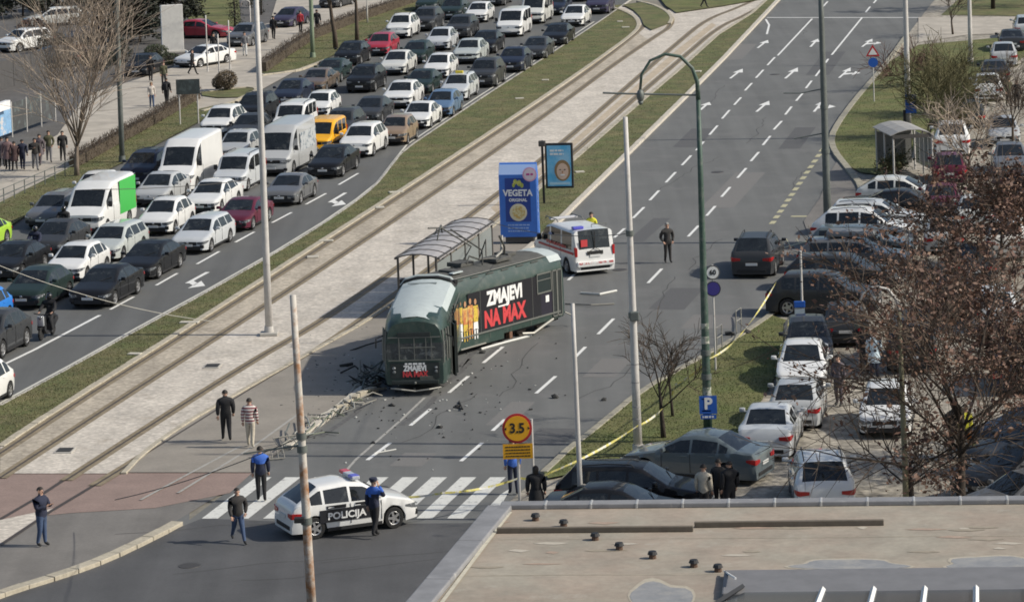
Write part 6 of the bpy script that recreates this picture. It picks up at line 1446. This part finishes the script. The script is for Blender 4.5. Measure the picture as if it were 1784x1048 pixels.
# ------------------------------------------------------------------ scooters and riders
def scooter(px, py, label, head, colour, rider_label, rider_top='black'):
    b = g(px, py); t = thing('motor_scooter', label, 'scooter', (b.x, b.y, 0), math.atan2(head[1], head[0]), 'motor scooters between the cars')
    for x in (.62, -.62):
        w = ob('wheel', SW, t, (x, 0, .26))
    MB().yprism([(.62, .45), (.50, .95), (.42, .98), (.40, .40), (.0, .28), (-.15, .30), (-.25, .70), (-.85, .78), (-.90, .62), (-.55, .42), (-.30, .22), (.35, .22)], -.16, .16).build('body', mat('scooter_'+colour, C_.get(colour, (.5, .5, .5)), .4, coat=.4), t)
    MB().rbox((-.45, 0, .80), (.75, .26, .10), .04).build('seat', M_BLK, t, True, 40)
    MB().rbox((.60, 0, .78), (.10, .30, .42), .05).build('front_shield', mat('scooter_shield', (.45, .46, .47), .4), t, True, 40)
    MB().ball((.66, 0, .92), (.06, .09, .07), 8, 6).build('headlamp', M_LAMP, t, True)
    MB().tube([(.45, -.34, 1.06), (.52, -.1, 1.03), (.52, .1, 1.03), (.45, .34, 1.06)], .02, 6).build('handlebar', M_BLK, t)
    MB().tube([(.62, 0, .26), (.50, 0, .98)], .03, 6).build('fork', M_BLK, t); MB().rbox((.62, 0, .50), (.46, .14, .06), .02).build('mudguard', M_BLK, t)
    p = person(px, py, rider_label, head, 1.74, rider_top, 'black', 0, ('bars', 'bars'), sit=True, bulk=1.15)
    h = Vector((head[0], head[1], 0)).normalized(); p.location = Vector(p.location)-h*.42+Vector((0, 0, -.02))
    MB().ball((.012, 0, 1.64), (.145, .13, .15), 12, 8).build('helmet', mat('helmet_black', (.02, .02, .022), .2, coat=.5), p, True)
tm = MB(); tm.tube([(.20*math.cos(k*math.pi/9), 0, .20*math.sin(k*math.pi/9)) for k in range(19)], .055, 6, False); tm.cyl((0, -.03, 0), (0, .03, 0), .15, n=12); SW = tm.mesh('wheel', M_TYRE, True, 40)
scooter(82, 588, 'dark scooter with a pale front shield beside the long lane line', (-.25, -1), 'black', 'helmeted rider in black on the scooter by the long lane line')
scooter(108, 424, 'dark scooter squeezed in left of the green-sided van', (-.25, -1), 'grey', 'helmeted rider in black left of the green-sided van')
scooter(58, 462, 'dark scooter between the black saloon and the car at the left edge', (-.25, -1), 'darkred', 'helmeted rider in navy between two dark cars at the left', 'navy')
# ------------------------------------------------------------------ trees and shrubs
M_BARK = mat('bark', (.085, .065, .048), .95, var=.3, vscale=6, bump=.4, bscale=12); M_BARKD = mat('bark_dark', (.045, .035, .027), .95, var=.3, vscale=6)
M_TWIG = mat('twig_pale', (.37, .30, .235), .9, var=.25, vscale=4); M_TWIGB = mat('twig_brown', (.085, .062, .045), .9, var=.3, vscale=4); M_TWIGO = mat('twig_olive', (.11, .10, .045), .9, var=.3, vscale=4)
M_LBROWN = leafmat('leaf_brown', [(.062, .031, .022), (.115, .06, .04), (.175, .098, .066), (.10, .05, .034), (.24, .155, .11)])
M_LDARK = leafmat('leaf_conifer', [(.010, .014, .009), (.022, .028, .016), (.04, .042, .026)]); M_LGREEN = leafmat('leaf_evergreen', [(.02, .03, .012), (.04, .055, .02), (.06, .07, .03)])
M_LDRY = leafmat('leaf_dry', [(.10, .075, .045), (.17, .13, .08), (.07, .05, .03)])
def perp(d, rr):
    a = d.orthogonal().normalized(); a.rotate(Matrix.Rotation(rr.uniform(0, 2*math.pi), 3, d)); return a
def tree(px, py, label, H=8, seed=1, trunk_h=.3, r=.14, spread=.5, nlimb=7, ntw=(5, 4), upright=.3, z=.02, twig=None, bark=None, leaves=0, lsize=.12, lmat=None, name='tree', cat='tree', group=None, lean=(0, 0), tw_r=.014, ll=.42, droop=0.0, leafzone=None, multi=1):
    rr = random.Random(seed); b = g(px, py, z)
    t = thing(name, label, cat, (b.x, b.y, z), 0, group); tr, cw = MB(), MB(); ends = []
    def stem(p, d, L, r0_, lev, mb):
        n = 4 if lev < 2 else 3; pts = [p]; dd = d.copy()
        for k in range(n):
            jt = .035 if lev == 0 else .12; dd = (dd+Vector((rr.gauss(0, jt), rr.gauss(0, jt), rr.gauss(0, .08)+upright*.12-droop*.1*(lev > 0)))).normalized(); pts.append(pts[-1]+dd*(L/n))
        rad = [max(.006, r0_*(1-.62*k/n)) for k in range(n+1)]
        mb.tube(pts, rad, 7 if lev == 0 else 5 if lev == 1 else 3, lev < 2)
        return pts, rad
    for ms in range(multi):
        d0_ = Vector((lean[0]+(rr.gauss(0, .22) if multi > 1 else 0), lean[1]+(rr.gauss(0, .2) if multi > 1 else 0), 1)).normalized(); Lt = H*trunk_h*(1 if multi == 1 else rr.uniform(.7, 1.1))
        pts, rad = stem(Vector((0, 0, -.05)), d0_, Lt, r if multi == 1 else r*.6, 0, tr)
        for i in range(nlimb):
            f = .55+.45*(i+rr.random())/nlimb; q = pts[min(3, int(f*4))].lerp(pts[min(4, int(f*4)+1)], f*4-int(f*4)) if f < 1 else pts[-1]
            d = (d0_*(.4+upright)+perp(d0_, rr)*spread*rr.uniform(.5, 1.3)).normalized()
            L1 = H*ll*rr.uniform(.7, 1.25)*(1.25 if i == 0 else 1)
            p1, r1 = stem(q, d, L1, rad[-1]*rr.uniform(.55, .85), 1, tr)
            for j in range(ntw[0]):
                u = rr.uniform(.25, 1.0); a = p1[min(3, int(u*4))]; bq = p1[min(4, int(u*4)+1)]; q2 = a.lerp(bq, u*4-int(u*4)) if u < 1 else p1[-1]
                dl = (p1[-1]-p1[0]).normalized(); d2 = (dl*(.55+.3*rr.random())+perp(dl, rr)*(.45+spread*.5)*rr.uniform(.5, 1.2)).normalized()
                p2, r2 = stem(q2, d2, L1*rr.uniform(.35, .65), max(tw_r*1.5, r1[-1]*.6), 2, cw); ends.append(p2[-1])
                for k in range(ntw[1]):
                    u = rr.uniform(.2, 1.0); q3 = p2[min(2, int(u*3))].lerp(p2[min(3, int(u*3)+1)], u*3-int(u*3)) if u < 1 else p2[-1]
                    dl2 = (p2[-1]-p2[0]).normalized(); d3 = (dl2*.7+perp(dl2, rr)*rr.uniform(.3, .9)+Vector((0, 0, upright*.3-droop*.4))).normalized(); L3 = L1*rr.uniform(.15, .36)
                    cw.tube([q3, q3+d3*L3*.5+Vector((rr.gauss(0, .03), rr.gauss(0, .03), 0)), q3+d3*L3], [tw_r, tw_r*.8, tw_r*.5], 3, False); ends.append(q3+d3*L3); ends.append(q3+d3*L3*.5)
    tr.build('trunk', bark or M_BARK, t, True); cw.build('crown', twig or M_TWIGB, t)
    if leaves:
        lf = MB()
        src = [e_ for e_ in ends if leafzone is None or leafzone(e_)] or ends; src = rr.sample(src, max(1, int(len(src)*.38)))
        for i in range(leaves):
            e_ = rr.choice(src); p = e_+Vector((rr.gauss(0, .19), rr.gauss(0, .19), rr.gauss(0, .15)))
            a = Vector((rr.gauss(0, 1), rr.gauss(0, 1), rr.gauss(0, .7))).normalized(); c = perp(a, rr); s = lsize*rr.choice((.45, .6, .8, 1.0, 1.3, 1.7))*rr.uniform(.8, 1.2)
            lf.add([p-a*s*.5, p+c*s*.3+a*s*.05, p+a*s*.55, p-c*s*.3], [(0, 1, 2, 3)])
        lf.build('foliage', lmat or M_LBROWN, t)
    return t
def clump_tree(px, py, label, H, rx, z0, n, lmat, seed, z=.03, lsize=.22, name='conifer_tree', bark=None, group=None, cone=True):
    rr = random.Random(seed); b = g(px, py, z); t = thing(name, label, 'tree', (b.x, b.y, z), 0, group)
    MB().tube([(0, 0, -.05), (.05, 0, H*.3), (0, .05, H*.6), (0, 0, H*.97)], [.2*H/10, .16*H/10, .1*H/10, .02], 7).build('trunk', bark or M_BARKD, t, True)
    lf = MB(); br = MB(); nb_ = max(18, n//90); cl = []
    for i in range(nb_):
        h = z0+(H-z0)*(i+rr.random())/nb_; f = (1-(h-z0)/(H-z0)) if cone else math.sin(math.pi*min(1, max(.05, (h-z0)/(H-z0)*.9+.1))); a = rr.uniform(0, 2*math.pi); R_ = rx*(.25+.75*f)*rr.uniform(.65, 1.1)
        e_ = Vector((R_*math.cos(a), R_*math.sin(a), h-R_*.12)); br.tube([(0, 0, h+.1), e_*.5+Vector((0, 0, h*.5+.05)), e_], [.04, .03, .012], 3, False); cl.append((Vector((0, 0, h)), e_))
    br.build('branches', M_BARKD, t)
    for i in range(n):
        a0, e_ = rr.choice(cl); u = rr.random()**.6; p = a0.lerp(e_, .15+.9*u)+Vector((rr.gauss(0, .2), rr.gauss(0, .2), rr.gauss(0, .16)))
        a = Vector((rr.gauss(0, 1), rr.gauss(0, 1), rr.gauss(0, .6))).normalized(); c = perp(a, rr); s = lsize*rr.uniform(.5, 1.2)
        lf.add([p-a*s*.5, p+c*s*.22, p+a*s*.5, p-c*s*.22], [(0, 1, 2, 3)])
    lf.build('crown', lmat, t); return t
# left side
tree(134, 306, 'tall bare tree with pale upright twigs on the left verge', 12.5, 3, .20, .16, .60, 17, (8, 7), .80, .1, M_TWIG, mat('bark_tan', (.20, .16, .125), .95, var=.3, vscale=6), tw_r=.014, ll=.52)
tree(585, 84, 'bare tree with a brown trunk on the verge, left of a pair', 11, 5, .42, .20, .5, 7, (4, 3), .4, .1, M_TWIGB, M_BARK, group='trees on the northern verge')
tree(622, 70, 'bare tree with a slim trunk on the verge, right of a pair', 11, 6, .42, .17, .5, 7, (4, 3), .4, .1, M_TWIGB, M_BARK, group='trees on the northern verge')
tree(640, 40, 'thin sapling with a whitish trunk behind the verge trees', 7, 8, .5, .07, .4, 5, (3, 3), .5, .1, M_TWIGB, mat('bark_white', (.5, .48, .44), .9), group='trees on the northern verge')
for i, (x, y, H_, rx, n, lab) in enumerate(((244, 74, 7, 2.6, 5200, 'dark conifer behind the pale stone slab, left'), (195, 62, 7, 3.0, 5000, 'dark conifer behind the bare tree'), (305, 40, 6, 2.6, 4000, 'dark conifer directly behind the pale stone slab'), (40, 30, 6, 3.0, 4200, 'dark conifer at the upper left corner'), (120, 18, 6, 3.0, 4200, 'dark conifer far back behind the bare tree top'))):
    clump_tree(x, y, lab, H_*.8, rx*1.1, .7, n+1500, M_LDARK, 20+i, lsize=.36, cone=True, group='dark conifers in the car park')
for i, (x, y, H_, rx, lab) in enumerate(((409, 46, 4.2, .55, 'narrow dark cypress left of the arched lamp'), (455, 26, 4.2, .6, 'narrow dark cypress right of the arched lamp'), (437, 14, 3.6, .6, 'narrow cypress at the upper edge behind the arched lamp'))):
    clump_tree(x, y, lab, H_, rx, .2, 1300, M_LDARK, 40+i, lsize=.16, name='cypress_tree', group='narrow cypresses')
def bush(px, py, label, rx, rz_, n, lmat, seed, z=.06, name='bush', twig=None, group=None, lsize=.10):
    rr = random.Random(seed); b = g(px, py, z); t = thing(name, label, 'bush', (b.x, b.y, z), 0, group); st, lf = MB(), MB()
    for i in range(50):
        a = rr.uniform(0, 6.283); u = rr.uniform(.2, 1); e_ = Vector((rx*u*math.cos(a)*.9, rx*u*math.sin(a)*.9, rz_*(.9+.9*math.sqrt(1-u*u*.8)))); st.tube([(rr.gauss(0, .08), rr.gauss(0, .08), 0), e_*.55, e_], [.025, .015, .008], 3, False)
    st.build('stems', twig or M_TWIGB, t)
    for i in range(n):
        v = Vector((rr.gauss(0, 1), rr.gauss(0, 1), rr.gauss(0, 1))).normalized()*rr.uniform(.75, 1.05); p = Vector((v.x*rx, v.y*rx, max(.05, rz_*(1.02+v.z))))
        a = Vector((rr.gauss(0, 1), rr.gauss(0, 1), rr.gauss(0, 1))).normalized(); c = perp(a, rr); s = lsize*rr.uniform(.6, 1.3); lf.add([p-a*s*.5, p+c*s*.3, p+a*s*.5, p-c*s*.3], [(0, 1, 2, 3)])
    lf.build('foliage', lmat, t); return t
bush(395, 156, 'round clipped brown bush on the plaza', .72, .62, 2200, M_LDRY, 51, z=.12)
bush(380, 155, 'smaller brown bush at the left foot of the round one', .4, .42, 900, M_LDRY, 52, z=.12)
bush(272, 104, 'rounded dark bush left of the pale stone slab', .9, .55, 1800, M_LGREEN, 53)
bush(335, 60, 'low reddish bush beside the dark red saloon', .8, .4, 1200, M_LBROWN, 54)
bush(295, 112, 'low dark hedge bush between the black and the white parked cars', .8, .4, 1400, M_LGREEN, 55)
for i, (x, y, rx, lab) in enumerate(((172, 122, 1.3, 'dark twiggy bush just right behind the bare tree'), (128, 112, 1.2, 'dark twiggy bush straight behind the bare tree'), (205, 112, 1.1, 'dark twiggy bush left of the black parked car'), (92, 92, 1.2, 'dark twiggy bush behind the hoarding'), (60, 66, 1.3, 'dark twiggy bush next to the white SUV at the left edge'), (230, 60, 1.3, 'dark twiggy bush under the conifers'))):
    bush(x, y, lab, rx, .75, 1500, (M_LDARK, M_LBROWN, M_LDARK)[i % 3], 80+i, z=.03, group='twiggy bushes in the car park', lsize=.13)
def hedge(label, pts, h, w, z=.08, n=3200, seed=60):
    rr = random.Random(seed); P = [g(x, y, z) for x, y in pts]; t = thing('hedge', label, 'hedge', P[0]); st, lf = MB(), MB(); L = [0]
    for a, b in zip(P, P[1:]): L.append(L[-1]+(b-a).length)
    def at(s):
        for i in range(len(P)-1):
            if s <= L[i+1]: d = (P[i+1]-P[i]); return P[i]+d*((s-L[i])/(L[i+1]-L[i])), d.normalized()
        return P[-1], (P[-1]-P[-2]).normalized()
    core = MB()
    for a, b in zip(P, P[1:]):
        d = b-a; c = (a+b)/2-P[0]; core.box((c.x, c.y, h*.42), (d.length, w*.55, h*.84), math.atan2(d.y, d.x))
    core.build('inner_branches', mat('hedge_core', (.075, .058, .04), .95, var=.4, vscale=5, bump=.8, bscale=10), t)
    for i in range(n):
        p, d = at(rr.uniform(0, L[-1])); sd = Vector((-d.y, d.x, 0)); q = p-P[0]+sd*rr.choice((-1, 1, 0))*w*rr.uniform(.3, .5)+Vector((0, 0, rr.uniform(0, h)))
        if rr.random() < .4: q = p-P[0]+sd*rr.uniform(-.5, .5)*w+Vector((0, 0, h*rr.uniform(.85, 1.0)))
        e_ = q+Vector((rr.gauss(0, .08), rr.gauss(0, .08), rr.uniform(.05, .22))); st.tube([q, e_], [.012, .006], 3, False)
        if i % 3 == 0:
            a = Vector((rr.gauss(0, 1), rr.gauss(0, 1), rr.gauss(0, 1))).normalized(); c = perp(a, rr); s = .09; lf.add([q-a*s*.5, q+c*s*.3, q+a*s*.5, q-c*s*.3], [(0, 1, 2, 3)])
    st.build('twigs', M_TWIGB, t); lf.build('dry_leaves', M_LDRY, t)
hedge('low brown hedge along the plaza from the fence to the information board', [(128, 292), (215, 244), (285, 205), (343, 172)], .72, .8)
hedge('low brown hedge along the plaza from the driveway to the verge trees', [(458, 126), (500, 96), (545, 67), (620, 38), (725, 2)], .80, .9, seed=61)
# island tree
tree(1156, 762, 'small bare tree with two dark stems on the grass island', 4.4, 11, .42, .10, .75, 7, (6, 6), .35, .1, M_TWIGB, M_BARKD, tw_r=.011, ll=.42)
tree(1172, 725, 'second small bare stem on the grass island behind the forked tree', 3.6, 12, .5, .06, .6, 5, (4, 4), .35, .1, M_TWIGB, M_BARKD, tw_r=.010)
# right foreground
tree(1670, 905, 'big tree with rusty brown leaves at the right', 10.2, 13, .33, .17, .80, 14, (9, 7), .35, .02, M_TWIGB, M_BARKD, leaves=6000, lsize=.115, tw_r=.014, ll=.40, lean=(.12, 0), group='trees of the parking')
tree(1588, 905, 'spreading bare tree with few brown leaves beside the curved lamp post', 5.0, 14, .36, .13, 1.25, 11, (8, 5), .05, .02, M_TWIGB, M_BARKD, leaves=900, lsize=.13, tw_r=.012, ll=.62, leafzone=lambda e_: abs(e_.x) < 1.3 and e_.z < 3.4, group='trees of the parking')
tree(1800, 800, 'brown-leaved tree at the right edge', 8.6, 15, .3, .15, .85, 12, (8, 5), .3, .02, M_TWIGB, M_BARKD, leaves=5000, lsize=.15, ll=.44, group='trees of the parking')
tree(1725, 640, 'tree with rust brown leaves behind the big one', 7.2, 16, .28, .13, .95, 12, (8, 5), .25, .02, M_TWIGB, M_BARKD, leaves=4500, lsize=.13, ll=.44, group='trees of the parking')
tree(1665, 470, 'bare grey-brown tree behind the row of side-on cars', 6.0, 17, .25, .12, .9, 11, (8, 6), .3, .02, M_TWIGB, M_BARK, leaves=1500, lsize=.14, ll=.46, group='trees of the parking')
tree(1745, 470, 'brown-leaved tree at the right edge behind the bare one', 6.2, 18, .25, .12, .9, 11, (8, 6), .3, .02, M_TWIGB, M_BARK, leaves=4500, lsize=.16, ll=.46, group='trees of the parking')
tree(1690, 330, 'thin bare tree right of the bus shelter', 6.0, 19, .3, .10, .7, 10, (7, 6), .4, .02, M_TWIG, M_BARK, ll=.42, group='trees of the parking')
tree(1765, 260, 'thin bare tree at the right edge beside parked cars', 6.0, 21, .3, .10, .7, 10, (7, 6), .4, .02, M_TWIGB, M_BARK, ll=.42, group='trees of the parking')
tree(1615, 240, 'large bare olive-brown shrub behind the bus shelter', 5.6, 22, .22, .10, .75, 8, (8, 7), .45, .1, M_TWIGO, M_BARK, tw_r=.015, ll=.46, multi=3, name='shrub', cat='shrub', group='bare shrubs on the lawn')
tree(1655, 200, 'bare olive shrub right of the large one', 5.0, 23, .22, .09, .75, 8, (8, 7), .45, .1, M_TWIGO, M_BARK, tw_r=.015, ll=.46, multi=3, name='shrub', cat='shrub', group='bare shrubs on the lawn')
tree(1575, 150, 'bare reddish shrub at the kerb by the warning sign', 3.8, 24, .2, .08, .8, 8, (7, 6), .4, .1, mat('twig_red', (.13, .075, .06), .9, var=.2, vscale=4), M_BARK, tw_r=.014, ll=.5, multi=2, name='shrub', cat='shrub', group='bare shrubs on the lawn')
tree(1660, 60, 'bare tree by the northern footpath', 5.5, 25, .3, .09, .6, 8, (6, 5), .4, .05, M_TWIGB, M_BARK, ll=.42, group='bare shrubs on the lawn')
tree(1560, 306, 'low leafy shrub at the left foot of the bus shelter', 1.6, 26, .2, .04, .8, 8, (5, 4), .2, .1, M_TWIGO, M_BARK, leaves=900, lsize=.10, lmat=M_LGREEN, multi=3, name='shrub', cat='shrub')
for i, (x, y, lab) in enumerate(((1730, 16, 'dark evergreen left of a pair at the upper right'), (1800, 10, 'dark evergreen right of a pair at the upper right'))):
    clump_tree(x, y, lab, 9, 2.6, 1.2, 2400, M_LGREEN, 70+i, name='evergreen_tree', group='evergreens at the upper right')
# ------------------------------------------------------------------ grass blades (ground cover)
def blades(name, pts, z, n, lmat, seed, h=.05):
    rr = random.Random(seed); mb = MB(); xs = [p[0] for p in pts]; ys = [p[1] for p in pts]; k = 0
    def inside(x, y):
        c = False
        for (a, b), (c_, d) in zip(pts, pts[1:]+pts[:1]):
            if (b > y) != (d > y) and x < (c_-a)*(y-b)/(d-b)+a: c = not c
        return c
    while k < n:
        x, y = rr.uniform(min(xs), max(xs)), rr.uniform(min(ys), max(ys))
        if not inside(x, y): continue
        p = g(x, y, z); k += 1; a = rr.uniform(0, 6.283); s = rr.uniform(.008, .022); hh = h*rr.uniform(.3, 1.2); q = Vector((math.cos(a)*s, math.sin(a)*s, 0))
        mb.add([p-q, p+q, p+Vector((rr.gauss(0, .03), rr.gauss(0, .03), hh))], [(0, 1, 2)])
    tag(mb.build(name, lmat), 'short patchy grass, '+name.replace('_', ' '), 'grass', kind='stuff')
M_BLADE = leafmat('grass_blades', [(.068, .075, .024), (.10, .108, .036), (.145, .130, .06), (.20, .165, .10)])
M_BLADEG = leafmat('grass_blades_green', [(.062, .086, .020), (.095, .125, .032), (.13, .14, .05)])
vis = lambda L_: [p for p in L_ if -40 < p[0] < 1830]
blades('median_turf', vis(L_RIGHT)+vis(BED_L)[::-1], .05, 26000, M_BLADE, 1)
blades('verge_turf', [(880, 375), (950, 318), (1010, 268), (1100, 190), (1180, 123), (1250, 60), (1310, 22), (1340, 15), (1262, 98), (1200, 160), (1100, 258), (1005, 350), (960, 395), (930, 420)], .11, 9000, M_BLADE, 2)
blades('island_turf', [(960, 828), (990, 784), (1037, 748), (1097, 698), (1137, 672), (1200, 637), (1290, 587), (1345, 553), (1395, 568), (1372, 612), (1348, 660), (1318, 712), (1290, 768), (1130, 798), (1060, 810)], .11, 14000, M_BLADEG, 3)
blades('lawn_turf', [(1452, 240), (1466, 213), (1493, 175), (1528, 135), (1549, 111), (1600, 80), (1784, 64), (1784, 96), (1700, 158), (1640, 213), (1590, 260), (1562, 306), (1500, 298), (1480, 288), (1457, 258)], .10, 12000, M_BLADEG, 4)
blades('left_turf', [(-20, 415), (60, 365), (130, 325), (215, 282), (300, 237), (370, 200), (345, 190), (340, 175), (215, 247), (120, 297), (0, 357)], .10, 12000, M_BLADE, 5)
blades('north_verge_turf', [(462, 126), (520, 119), (575, 98), (640, 65), (700, 29), (750, 0), (725, 4), (620, 42), (540, 72)], .10, 6000, M_BLADE, 6)
for r_ in PROTO.values(): kill_tree(r_)
bpy.data.scenes.remove(TMP)
